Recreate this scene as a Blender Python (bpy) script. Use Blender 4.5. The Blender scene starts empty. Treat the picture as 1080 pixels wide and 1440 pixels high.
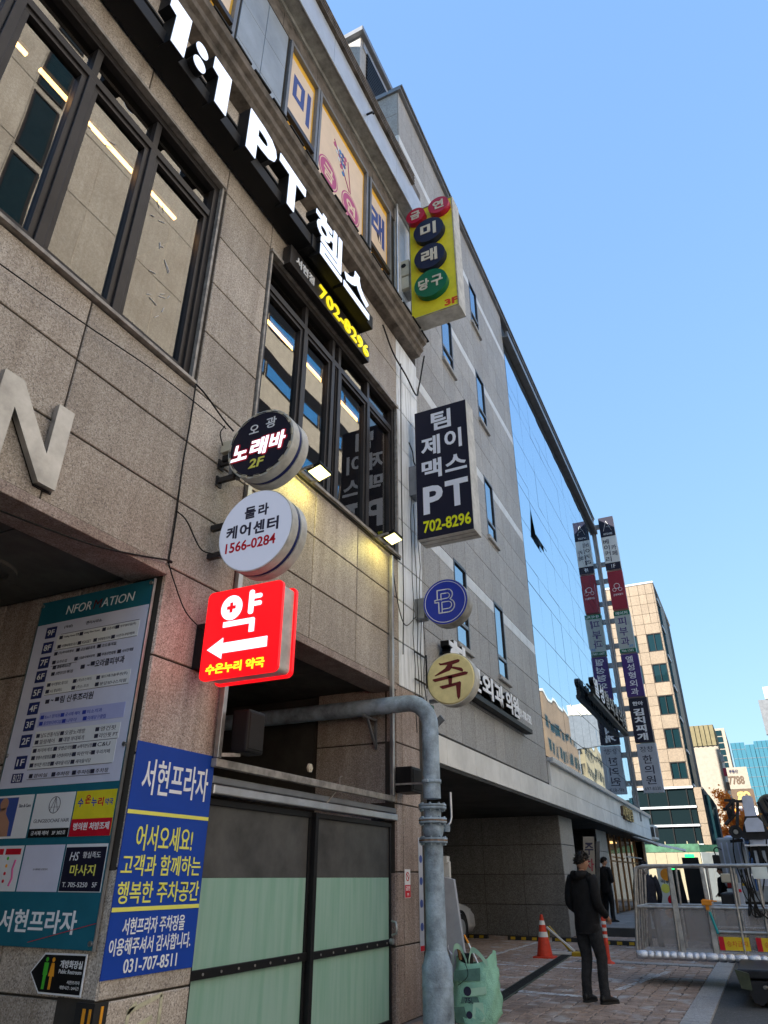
import bpy, math, random
from mathutils import Vector, Matrix
random.seed(7)
sc = bpy.context.scene
COL = sc.collection
R = math.radians

# ------------------------------------------------------------------ camera
PITCH, YAW = R(27.86), R(26.34)
cd = bpy.data.cameras.new('camera'); cam = bpy.data.objects.new('camera', cd); COL.objects.link(cam)
cam.location = (0, 0, 1.45)
fw = Vector((math.cos(PITCH)*math.cos(YAW), math.cos(PITCH)*math.sin(YAW), math.sin(PITCH)))
rt = Vector((math.sin(YAW), -math.cos(YAW), 0)); up = rt.cross(fw)
cam.rotation_euler = Matrix((rt, up, -fw)).transposed().to_euler()
cd.sensor_fit = 'VERTICAL'; cd.sensor_height = 24; cd.lens = 970/1440*24
cd.clip_start = .05; cd.clip_end = 2000
sc.camera = cam

# ------------------------------------------------------------------ sky and sun
SUN_EL, SUN_AZ = R(28), R(42)          # SUN_AZ: from -X towards +Y (behind the left row)
sdir = Vector((-math.cos(SUN_EL)*math.cos(SUN_AZ), math.cos(SUN_EL)*math.sin(SUN_AZ), math.sin(SUN_EL)))
w = bpy.data.worlds.new('World'); sc.world = w; w.use_nodes = True
nt = w.node_tree; nt.nodes.clear()
wo = nt.nodes.new('ShaderNodeOutputWorld'); bg = nt.nodes.new('ShaderNodeBackground'); sk = nt.nodes.new('ShaderNodeTexSky')
sk.sky_type = 'NISHITA'; sk.sun_disc = False; sk.sun_elevation = SUN_EL
sk.sun_rotation = math.atan2(sdir.x, sdir.y)
sk.air_density = 1.0; sk.dust_density = 0.25; sk.ozone_density = 1.3
bg.inputs[1].default_value = 0.13
# even out the sky's very wide brightness range, the same way over the whole dome
sp_ = nt.nodes.new('ShaderNodeSeparateColor'); cb_ = nt.nodes.new('ShaderNodeCombineColor'); nt.links.new(sk.outputs[0], sp_.inputs[0])
for i_, (ex_, k_) in enumerate(((.40, .086), (.33, .134), (.10, .246))):
    a_ = nt.nodes.new('ShaderNodeMath'); a_.operation = 'POWER'; a_.inputs[1].default_value = ex_; b_ = nt.nodes.new('ShaderNodeMath'); b_.operation = 'MULTIPLY'; b_.inputs[1].default_value = k_/.13
    nt.links.new(sp_.outputs[i_], a_.inputs[0]); nt.links.new(a_.outputs[0], b_.inputs[0]); nt.links.new(b_.outputs[0], cb_.inputs[i_])
nt.links.new(cb_.outputs[0], bg.inputs[0]); nt.links.new(bg.outputs[0], wo.inputs[0])
sl = bpy.data.lights.new('sun', 'SUN'); sl.energy = 4.8; sl.angle = R(.53); sl.color = (1, .92, .80)
so = bpy.data.objects.new('sun', sl); COL.objects.link(so); so.rotation_euler = sdir.to_track_quat('Z', 'Y').to_euler()
sc.view_settings.view_transform = 'Standard'; sc.view_settings.look = 'None'
sc.view_settings.exposure = 2.0; sc.view_settings.gamma = 1
sc.render.resolution_x = 768; sc.render.resolution_y = 1024
sc.cycles.max_bounces = 8; sc.cycles.glossy_bounces = 4; sc.cycles.transparent_max_bounces = 8
sc.cycles.sample_clamp_indirect = 4; sc.cycles.caustics_reflective = False; sc.cycles.caustics_refractive = False
sc.cycles.use_denoising = True

# ------------------------------------------------------------------ materials
M = {}
def srgb(h):
    h = h.lstrip('#'); c = [int(h[i:i+2], 16)/255 for i in (0, 2, 4)]
    return tuple((x/12.92 if x <= .04045 else ((x+.055)/1.055)**2.4) for x in c)
def base(name):
    m = bpy.data.materials.new(name); m.use_nodes = True; M[name] = m
    n = m.node_tree; return m, n, n.nodes['Principled BSDF']
def plain(name, col, rough=.6, metal=0., dirt=.12, scale=3., bump=0., spec=.22, coat=0.):
    """paint/plastic/metal with soft large-scale dirt variation in world space"""
    m, n, p = base(name); col = srgb(col) if isinstance(col, str) else col
    p.inputs['Roughness'].default_value = rough; p.inputs['Metallic'].default_value = metal
    p.inputs['Specular IOR Level'].default_value = spec; p.inputs['Coat Weight'].default_value = coat
    g = n.nodes.new('ShaderNodeNewGeometry'); t = n.nodes.new('ShaderNodeTexNoise')
    t.inputs['Scale'].default_value = scale; t.inputs['Detail'].default_value = 6; t.inputs['Roughness'].default_value = .65
    mx = n.nodes.new('ShaderNodeMix'); mx.data_type = 'RGBA'
    mx.inputs['A'].default_value = tuple(c*(1-dirt*1.6) for c in col)+(1,); mx.inputs['B'].default_value = tuple(min(c*(1+dirt), 1) for c in col)+(1,)
    r = n.nodes.new('ShaderNodeMapRange'); r.inputs['From Min'].default_value = .3; r.inputs['From Max'].default_value = .65
    L = n.links; L.new(g.outputs['Position'], t.inputs['Vector']); L.new(t.outputs['Fac'], r.inputs[0]); L.new(r.outputs[0], mx.inputs['Factor'])
    L.new(mx.outputs['Result'], p.inputs['Base Color'])
    if bump:
        b = n.nodes.new('ShaderNodeBump'); b.inputs['Strength'].default_value = bump; b.inputs['Distance'].default_value = .02
        t2 = n.nodes.new('ShaderNodeTexNoise'); t2.inputs['Scale'].default_value = scale*12; t2.inputs['Detail'].default_value = 4
        L.new(g.outputs['Position'], t2.inputs['Vector']); L.new(t2.outputs['Fac'], b.inputs['Height']); L.new(b.outputs[0], p.inputs['Normal'])
    return m
def emit(name, col, strength, rough=.4):
    m, n, p = base(name); col = srgb(col) if isinstance(col, str) else col
    p.inputs['Base Color'].default_value = tuple(c*.8 for c in col)+(1,); p.inputs['Roughness'].default_value = rough
    p.inputs['Emission Color'].default_value = col+(1,); p.inputs['Emission Strength'].default_value = strength
    return m
def granite(name, cols, speck=90., stain=(.5, .46, .42), stain_amt=.35, rough=.55, white=None, vary=.12, thr=.27, wmin=.66):
    m, n, p = base(name); L = n.links; N = n.nodes.new
    g = N('ShaderNodeNewGeometry'); oi = N('ShaderNodeObjectInfo')
    v = N('ShaderNodeTexVoronoi'); v.inputs['Scale'].default_value = speck
    cr = N('ShaderNodeValToRGB'); cr.color_ramp.interpolation = 'CONSTANT'
    sep = N('ShaderNodeSeparateColor'); L.new(g.outputs['Position'], v.inputs['Vector']); L.new(v.outputs['Color'], sep.inputs[0])
    e = cr.color_ramp.elements
    while len(e) < len(cols): e.new(.5)
    k = 0
    for i, (pos, c) in enumerate(cols): e[i].position = pos; e[i].color = tuple(c)+(1,)
    L.new(sep.outputs[0], cr.inputs[0])
    # broad tone + vertical streaks
    mp = N('ShaderNodeMapping'); mp.inputs['Scale'].default_value = (5, 5, .45); L.new(g.outputs['Position'], mp.inputs[0])
    t = N('ShaderNodeTexNoise'); t.inputs['Scale'].default_value = 1.3; t.inputs['Detail'].default_value = 7; t.inputs['Roughness'].default_value = .62; L.new(mp.outputs[0], t.inputs['Vector'])
    t2 = N('ShaderNodeTexNoise'); t2.inputs['Scale'].default_value = .8; t2.inputs['Detail'].default_value = 8; L.new(g.outputs['Position'], t2.inputs['Vector'])
    ad = N('ShaderNodeMath'); ad.operation = 'MULTIPLY'; L.new(t.outputs['Fac'], ad.inputs[0]); L.new(t2.outputs['Fac'], ad.inputs[1])
    mr = N('ShaderNodeMapRange'); mr.inputs['From Min'].default_value = .16; mr.inputs['From Max'].default_value = .36; mr.inputs['To Min'].default_value = stain_amt; mr.inputs['To Max'].default_value = 0
    L.new(ad.outputs[0], mr.inputs[0])
    mx = N('ShaderNodeMix'); mx.data_type = 'RGBA'; mx.blend_type = 'MULTIPLY'; mx.inputs['B'].default_value = tuple(stain)+(1,)
    L.new(mr.outputs[0], mx.inputs['Factor']); L.new(cr.outputs[0], mx.inputs['A'])
    mr2 = N('ShaderNodeMapRange'); mr2.inputs['To Min'].default_value = 1-vary; mr2.inputs['To Max'].default_value = 1+vary; L.new(oi.outputs['Random'], mr2.inputs[0])
    mul = N('ShaderNodeVectorMath'); mul.operation = 'SCALE'; L.new(mx.outputs['Result'], mul.inputs[0]); L.new(mr2.outputs[0], mul.inputs['Scale'])
    out = mul.outputs[0]
    if white:
        t3 = N('ShaderNodeTexNoise'); t3.inputs['Scale'].default_value = 1.0; t3.inputs['Detail'].default_value = 5
        mp3 = N('ShaderNodeMapping'); mp3.inputs['Scale'].default_value = (2.2, 2.2, .9); L.new(g.outputs['Position'], mp3.inputs[0]); L.new(mp3.outputs[0], t3.inputs['Vector'])
        r3 = N('ShaderNodeMapRange'); r3.inputs['From Min'].default_value = thr; r3.inputs['From Max'].default_value = thr+(.03 if thr < .4 else .12); L.new(t3.outputs['Fac'], r3.inputs[0])
        m3 = N('ShaderNodeMix'); m3.data_type = 'RGBA'; L.new(out, m3.inputs['A']); m3.inputs['B'].default_value = tuple(white)+(1,); L.new(r3.outputs[0], m3.inputs['Factor'])
        t4 = N('ShaderNodeTexNoise'); t4.inputs['Scale'].default_value = 2.2; t4.inputs['Detail'].default_value = 8; t4.inputs['Roughness'].default_value = .7
        mp4 = N('ShaderNodeMapping'); mp4.inputs['Scale'].default_value = (6, 6, .5); L.new(g.outputs['Position'], mp4.inputs[0]); L.new(mp4.outputs[0], t4.inputs['Vector'])
        r4 = N('ShaderNodeMapRange'); r4.inputs['From Min'].default_value = .36; r4.inputs['From Max'].default_value = .55; r4.inputs['To Min'].default_value = wmin; L.new(t4.outputs['Fac'], r4.inputs[0])
        mul4 = N('ShaderNodeVectorMath'); mul4.operation = 'SCALE'; L.new(m3.outputs['Result'], mul4.inputs[0]); L.new(r4.outputs[0], mul4.inputs['Scale']); out = mul4.outputs[0]
    L.new(out, p.inputs['Base Color']); p.inputs['Roughness'].default_value = rough
    b = N('ShaderNodeBump'); b.inputs['Strength'].default_value = .12; b.inputs['Distance'].default_value = .003; L.new(v.outputs['Distance'], b.inputs['Height']); L.new(b.outputs[0], p.inputs['Normal'])
    return m
def glass(name, tint=(.5, .5, .5), refl=.45, rcol=(.9, .9, .9), rough=.015, wob=.0, dens=.6):
    m = bpy.data.materials.new(name); m.use_nodes = True; M[name] = m; n = m.node_tree; n.nodes.clear(); N = n.nodes.new; L = n.links
    o = N('ShaderNodeOutputMaterial'); tr = N('ShaderNodeBsdfTransparent'); tr.inputs[0].default_value = tuple(tint)+(1,)
    gl = N('ShaderNodeBsdfGlossy'); gl.inputs['Color'].default_value = tuple(rcol)+(1,); gl.inputs['Roughness'].default_value = rough
    fr = N('ShaderNodeFresnel'); fr.inputs['IOR'].default_value = 1.5
    mr = N('ShaderNodeMapRange'); mr.inputs['To Min'].default_value = refl-.04; mr.inputs['To Max'].default_value = 1; L.new(fr.outputs[0], mr.inputs[0])
    bf = N('ShaderNodeNewGeometry'); iv = N('ShaderNodeMath'); iv.operation = 'SUBTRACT'; iv.inputs[0].default_value = 1; L.new(bf.outputs['Backfacing'], iv.inputs[1])
    ml = N('ShaderNodeMath'); ml.operation = 'MULTIPLY'; L.new(mr.outputs[0], ml.inputs[0]); L.new(iv.outputs[0], ml.inputs[1])   # only the outer face mirrors
    mx = N('ShaderNodeMixShader'); L.new(ml.outputs[0], mx.inputs[0]); L.new(tr.outputs[0], mx.inputs[1]); L.new(gl.outputs[0], mx.inputs[2]); L.new(mx.outputs[0], o.inputs[0])
    if wob:
        g = N('ShaderNodeNewGeometry'); t = N('ShaderNodeTexNoise'); t.inputs['Scale'].default_value = dens; t.inputs['Detail'].default_value = 1
        b = N('ShaderNodeBump'); b.inputs['Strength'].default_value = 1; b.inputs['Distance'].default_value = wob
        L.new(g.outputs['Position'], t.inputs['Vector']); L.new(t.outputs['Fac'], b.inputs['Height']); L.new(b.outputs[0], gl.inputs['Normal'])
    return m
def mirror(name, col, rough=.02, wob=.01, dens=.8, dark=(.02, .03, .04), amt=.8):
    m = bpy.data.materials.new(name); m.use_nodes = True; M[name] = m; n = m.node_tree; n.nodes.clear(); N = n.nodes.new; L = n.links
    o = N('ShaderNodeOutputMaterial'); df = N('ShaderNodeBsdfDiffuse'); df.inputs[0].default_value = tuple(dark)+(1,)
    gl = N('ShaderNodeBsdfGlossy'); gl.inputs['Color'].default_value = tuple(col)+(1,); gl.inputs['Roughness'].default_value = rough
    mx = N('ShaderNodeMixShader'); mx.inputs[0].default_value = amt; L.new(df.outputs[0], mx.inputs[1]); L.new(gl.outputs[0], mx.inputs[2]); L.new(mx.outputs[0], o.inputs[0])
    g = N('ShaderNodeNewGeometry'); t = N('ShaderNodeTexNoise'); t.inputs['Scale'].default_value = dens; t.inputs['Detail'].default_value = 1
    oi = N('ShaderNodeObjectInfo'); sc_ = N('ShaderNodeVectorMath'); sc_.operation = 'SCALE'; sc_.inputs[0].default_value = (13, 7, 5); L.new(oi.outputs['Random'], sc_.inputs['Scale'])
    av = N('ShaderNodeVectorMath'); L.new(g.outputs['Position'], av.inputs[0]); L.new(sc_.outputs[0], av.inputs[1])
    b = N('ShaderNodeBump'); b.inputs['Strength'].default_value = 1; b.inputs['Distance'].default_value = wob
    L.new(av.outputs[0], t.inputs['Vector']); L.new(t.outputs['Fac'], b.inputs['Height']); L.new(b.outputs[0], gl.inputs['Normal'])
    return m

granite('granite_pink', [(0, (.36, .315, .27)), (.3, (.46, .405, .35)), (.55, (.53, .475, .42)), (.78, (.62, .57, .52)), (.93, (.23, .20, .185))], speck=115, stain=(.50, .45, .41), stain_amt=.60, vary=.18)
granite('granite_red', [(0, (.32, .25, .22)), (.3, (.41, .335, .30)), (.55, (.48, .40, .36)), (.78, (.56, .49, .45)), (.93, (.20, .165, .15))], speck=115, stain=(.45, .38, .34), stain_amt=.75)
granite('granite_white', [(0, (.36, .315, .27)), (.3, (.46, .405, .35)), (.55, (.53, .475, .42)), (.78, (.62, .57, .52)), (.93, (.23, .20, .185))], speck=115, stain=(.45, .38, .33), stain_amt=.7, white=(.84, .88, .93))
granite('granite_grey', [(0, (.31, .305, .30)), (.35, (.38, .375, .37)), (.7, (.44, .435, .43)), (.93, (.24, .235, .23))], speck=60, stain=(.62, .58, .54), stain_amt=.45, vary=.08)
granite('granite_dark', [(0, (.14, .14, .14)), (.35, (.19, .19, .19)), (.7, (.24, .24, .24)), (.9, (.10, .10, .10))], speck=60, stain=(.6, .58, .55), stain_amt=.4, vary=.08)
granite('granite_kerb', [(0, (.28, .28, .28)), (.35, (.36, .36, .37)), (.7, (.42, .42, .43)), (.9, (.2, .2, .2))], speck=80, stain=(.6, .58, .55), stain_amt=.5, vary=.06)
granite('paver_stone', [(0, (.32, .235, .185)), (.35, (.385, .285, .23)), (.7, (.43, .33, .275)), (.9, (.26, .20, .165))], speck=120, stain=(.45, .42, .4), stain_amt=.8, vary=.18, rough=.75, white=(.43, .42, .42), thr=.54, wmin=.8)
granite('asphalt', [(0, (.075, .077, .078)), (.4, (.095, .097, .098)), (.75, (.12, .122, .123)), (.93, (.19, .19, .19))], speck=110, stain=(.55, .55, .55), stain_amt=.6, rough=.85)
granite('concrete_walk', [(0, (.22, .22, .225)), (.5, (.27, .27, .275)), (.9, (.2, .2, .2))], speck=90, stain=(.6, .6, .6), stain_amt=.6, rough=.85)
granite('opposite_stone', [(0, (.40, .37, .33)), (.5, (.47, .44, .40)), (.85, (.36, .33, .30))], speck=20, stain=(.6, .55, .5), stain_amt=.4, vary=.06)
granite('beige_tile', [(0, (.185, .145, .105)), (.4, (.21, .165, .12)), (.85, (.17, .135, .10))], speck=14, stain=(.75, .7, .65), stain_amt=.4, vary=.07)
plain('joint_dark', (.05, .045, .04), .9); plain('mortar', (.15, .13, .12), .9); plain('joint_grey', (.07, .07, .07), .9)
plain('white_panel', (.74, .74, .72), .5, dirt=.12, scale=1.2); plain('band_pale', (.66, .68, .70), .4, dirt=.08)
plain('dark_frame', (.042, .038, .038), .32, .3); plain('frame_grey', (.20, .21, .23), .4, .4); plain('black', (.009, .009, .010), .5)
plain('black_matt', (.02, .02, .02), .8); plain('steel', (.42, .42, .42), .38, .85, dirt=.2); plain('steel_dull', (.32, .30, .28), .55, .5, dirt=.3, scale=8)
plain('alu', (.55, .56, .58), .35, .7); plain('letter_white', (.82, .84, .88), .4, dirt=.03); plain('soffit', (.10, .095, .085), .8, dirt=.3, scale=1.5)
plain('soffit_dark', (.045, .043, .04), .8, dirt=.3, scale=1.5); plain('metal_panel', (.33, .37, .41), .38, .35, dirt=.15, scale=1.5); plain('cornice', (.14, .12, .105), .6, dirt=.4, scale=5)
plain('fascia_alu', (.50, .53, .57), .35, .4, dirt=.08); plain('pipe_paint', (.29, .37, .45), .40, dirt=.34, scale=5, bump=.35); plain('rust', (.22, .12, .05), .8, dirt=.5, scale=20)
plain('interior', (.10, .08, .065), .9); plain('interior_dark', (.02, .02, .022), .9); plain('interior_blue', (.015, .02, .06), .7)
plain('film_yellow', (.85, .48, .06), .5, dirt=.05); plain('film_cream', (.80, .64, .50), .5, dirt=.05); plain('film_blue', (.05, .09, .32), .5, dirt=.03)
plain('film_pink', (.50, .10, .26), .5, dirt=.03); plain('film_lightblue', (.06, .25, .60), .5, dirt=.03); plain('film_teal', (.05, .42, .55), .5, dirt=.03)
plain('sign_yellow', (.72, .62, .03), .35, dirt=.06, scale=6); plain('sign_crimson', (.42, .015, .05), .3, dirt=.05); plain('sign_navy', (.012, .018, .05), .45, dirt=.05)
plain('sign_green', (.005, .13, .07), .3, dirt=.05); plain('sign_cream', (.60, .56, .46), .5, dirt=.05); plain('sign_red_text', (.60, .05, .02), .5)
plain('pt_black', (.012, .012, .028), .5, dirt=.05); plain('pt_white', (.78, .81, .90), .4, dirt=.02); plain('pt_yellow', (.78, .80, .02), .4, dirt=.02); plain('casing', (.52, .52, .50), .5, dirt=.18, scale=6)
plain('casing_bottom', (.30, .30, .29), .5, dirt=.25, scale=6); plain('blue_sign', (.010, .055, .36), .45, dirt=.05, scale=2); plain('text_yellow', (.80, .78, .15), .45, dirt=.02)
plain('board_white', (.62, .64, .80), .28, dirt=.05, scale=2); plain('board_teal', (.02, .14, .20), .28, dirt=.08); plain('navy_print', (.02, .03, .14), .4); plain('ink', (.03, .03, .06), .5)
plain('card_white', (.72, .74, .78), .4, dirt=.03); plain('card_blue', (.42, .45, .75), .4, dirt=.03); plain('print_blue', (.03, .05, .40), .4)
plain('red_print', (.55, .012, .03), .4); plain('logo_blue', (.015, .035, .34), .5, dirt=.04); plain('logo_line', (.62, .66, .72), .5, dirt=.03); plain('juk_cream', (.70, .62, .33), .4, dirt=.1, scale=5)
plain('juk_brown', (.12, .015, .02), .5); plain('green_print', (.07, .45, .04), .5); plain('orange_print', (.80, .34, .03), .5)
plain('gate_green', (.24, .46, .36), .35, dirt=.10, scale=2); plain('gate_dark', (.075, .075, .075), .45, dirt=.3, scale=2)
plain('cone_red', (.62, .06, .03), .5, dirt=.15, scale=10); plain('cone_white', (.7, .7, .68), .5); plain('rubber', (.025, .025, .025), .7); plain('yellow_paint', (.42, .27, .02), .5, dirt=.15)
plain('bag_green', (.28, .55, .42), .45, dirt=.10, scale=6, bump=.6); plain('bag_dark', (.10, .20, .17), .5, dirt=.2, scale=9); plain('bag_pale', (.42, .66, .50), .5, dirt=.1)
plain('grey_board', (.36, .38, .43), .5, dirt=.1); plain('cloth_black', (.012, .012, .014), .85, dirt=.3, scale=14, bump=.8); plain('cloth_trouser', (.025, .026, .03), .85, dirt=.3, scale=14, bump=.6)
plain('cloth_navy', (.02, .022, .035), .8, dirt=.3, scale=10, bump=.6); plain('skin', (.40, .22, .15), .5, dirt=.08); plain('hair', (.012, .01, .009), .55); plain('shoe', (.015, .015, .016), .5)
plain('car_white', (.62, .62, .62), .25, dirt=.03, coat=.6); plain('car_dark', (.03, .045, .07), .2, .3, dirt=.03, coat=.6); plain('car_glass', (.02, .025, .03), .06, dirt=.02); plain('car_red', (.3, .01, .01), .3)
plain('truck_white', (.55, .60, .74), .35, dirt=.08, scale=5); plain('truck_black', (.018, .018, .022), .45, dirt=.3, scale=8); plain('truck_blue', (.06, .14, .35), .4); plain('truck_grey', (.35, .38, .42), .45, dirt=.15)
plain('basket_metal', (.40, .39, .38), .42, .6, dirt=.25, scale=9); plain('basket_sheet', (.33, .31, .31), .5, .2, dirt=.15); plain('foil', (.75, .78, .85), .22, .9, dirt=.1, scale=12, bump=.5)
plain('warn_yellow', (.72, .50, .03), .5); plain('orange', (.75, .28, .03), .5); plain('teal', (.02, .35, .38), .4); plain('paper', (.72, .78, .76), .6); plain('bark', (.10, .075, .055), .9)
plain('leaf_orange', (.60, .23, .05), .7, dirt=.3, scale=8); plain('leaf_rust', (.45, .13, .03), .7, dirt=.3, scale=8); plain('white_paint', (.62, .64, .67), .7, dirt=.3, scale=6)
plain('tile_wall', (.30, .30, .30), .6); plain('far_white', (.26, .235, .20), .7, dirt=.08); plain('far_grey', (.40, .40, .40), .7); plain('far_mid', (.20, .165, .105), .7, dirt=.15, scale=.3); plain('far_umber', (.13, .09, .06), .7, dirt=.2, scale=.3); plain('far_tan', (.46, .43, .38), .7, dirt=.1); plain('far_brown', (.10, .07, .05), .6)
plain('far_olive', (.15, .13, .075), .7); plain('gold', (.55, .42, .16), .4, .3); plain('purple', (.06, .03, .17), .4, dirt=.05); plain('maroon', (.28, .025, .045), .4, dirt=.05); plain('banner_grey', (.42, .47, .47), .5, dirt=.06)
plain('banner_white', (.66, .68, .68), .5, dirt=.04); plain('banner_silver', (.46, .49, .56), .5, dirt=.05); plain('green_net', (.045, .12, .075), .6, dirt=.3, scale=2); plain('hoard', (.24, .215, .15), .6, dirt=.06); plain('hoard_grey', (.36, .38, .36), .6, dirt=.06)
plain('wood', (.30, .17, .08), .5); plain('cable_black', (.01, .01, .01), .6); plain('cable_grey', (.25, .25, .25), .6); plain('cream_plastic', (.52, .48, .38), .6, dirt=.1); plain('olive_metal', (.05, .06, .04), .6, dirt=.4)
plain('skyblue_win', (.05, .22, .55), .15, dirt=.05); plain('tape', (.52, .50, .36), .7, dirt=.2, scale=20)
emit('led_warm', (1, .55, .18), 2.6); emit('flood_lens', (1, .90, .30), 1.3); emit('lit_red', (.80, .004, .008), .40); emit('lit_white', (.80, .86, 1), .40); emit('lit_yellow', (1, .80, .02), .38)
emit('lit_letter', (.70, .80, 1.), .30); emit('shop_glow', (1, .62, .22), 1.1); emit('green_led', (.02, .9, .15), 1.0); emit('letter_yellow', (.9, .72, .02), .25); emit('lit_sign_white', (.55, .60, .75), .10)
glass('window_glass', tint=(.80, .78, .74), refl=.24, rcol=(.80, .77, .72), rough=.012, wob=.004)
glass('shop_glass', tint=(.8, .8, .8), refl=.08);  glass('rail_glass', tint=(.6, .8, .8), refl=.2)
mirror('curtain_glass', (.80, .90, .98), wob=.006, dens=.6, amt=.90)
mirror('blue_glass', (.70, .80, .88), wob=.004, dens=.8, amt=.65)
mirror('teal_glass', (.40, .62, .66), wob=.01, dens=.5, dark=(.006, .020, .026), amt=.06)
plain('teal_strip', (.010, .024, .032), .2, dirt=.1)
mirror('dark_glass', (.35, .45, .48), wob=.01, dens=.5, dark=(.007, .014, .017), amt=.04)
mirror('tower_glass', (.45, .72, .80), wob=.02, dens=.1, dark=(.02, .10, .14), amt=.45)
m = bpy.data.materials.new('mesh_sheet'); m.use_nodes = True; M['mesh_sheet'] = m; n = m.node_tree; n.nodes.clear(); N = n.nodes.new; L = n.links
o_ = N('ShaderNodeOutputMaterial'); tr_ = N('ShaderNodeBsdfTransparent'); df_ = N('ShaderNodeBsdfDiffuse'); df_.inputs[0].default_value = (.36, .34, .34, 1); mx_ = N('ShaderNodeMixShader')
g_ = N('ShaderNodeNewGeometry'); w_ = N('ShaderNodeTexVoronoi'); w_.inputs['Scale'].default_value = 70; r_ = N('ShaderNodeMapRange'); r_.inputs['From Min'].default_value = .2; r_.inputs['From Max'].default_value = .5; r_.inputs['To Min'].default_value = .12; r_.inputs['To Max'].default_value = .42
L.new(g_.outputs['Position'], w_.inputs['Vector']); L.new(w_.outputs['Distance'], r_.inputs[0]); L.new(r_.outputs[0], mx_.inputs[0]); L.new(tr_.outputs[0], mx_.inputs[1]); L.new(df_.outputs[0], mx_.inputs[2]); L.new(mx_.outputs[0], o_.inputs[0])
for nm_, c_ in (('leaf_orange', (.85, .36, .07)), ('leaf_rust', (.70, .24, .05))):
    m = bpy.data.materials.new(nm_); m.use_nodes = True; M[nm_] = m; n = m.node_tree; n.nodes.clear(); N = n.nodes.new; L = n.links
    o_ = N('ShaderNodeOutputMaterial'); tl_ = N('ShaderNodeBsdfTranslucent'); df_ = N('ShaderNodeBsdfDiffuse'); mx_ = N('ShaderNodeMixShader'); tl_.inputs[0].default_value = c_+(1,); df_.inputs[0].default_value = tuple(x*.7 for x in c_)+(1,)
    L.new(tl_.outputs[0], mx_.inputs[1]); L.new(df_.outputs[0], mx_.inputs[2]); L.new(mx_.outputs[0], o_.inputs[0])
# gate sheet: streaky green film
m, n, p = base('gate_streak'); N = n.nodes.new; L = n.links
g_ = N('ShaderNodeNewGeometry'); mp = N('ShaderNodeMapping'); mp.inputs['Scale'].default_value = (9, 9, .7); t = N('ShaderNodeTexNoise'); t.inputs['Scale'].default_value = 1.4; t.inputs['Detail'].default_value = 6
cr = N('ShaderNodeValToRGB'); cr.color_ramp.elements[0].position = .35; cr.color_ramp.elements[0].color = (.23, .42, .33, 1); cr.color_ramp.elements[1].position = .58; cr.color_ramp.elements[1].color = (.30, .47, .40, 1)
L.new(g_.outputs['Position'], mp.inputs[0]); L.new(mp.outputs[0], t.inputs['Vector']); L.new(t.outputs['Fac'], cr.inputs[0]); L.new(cr.outputs[0], p.inputs['Base Color']); p.inputs['Roughness'].default_value = .3

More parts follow.
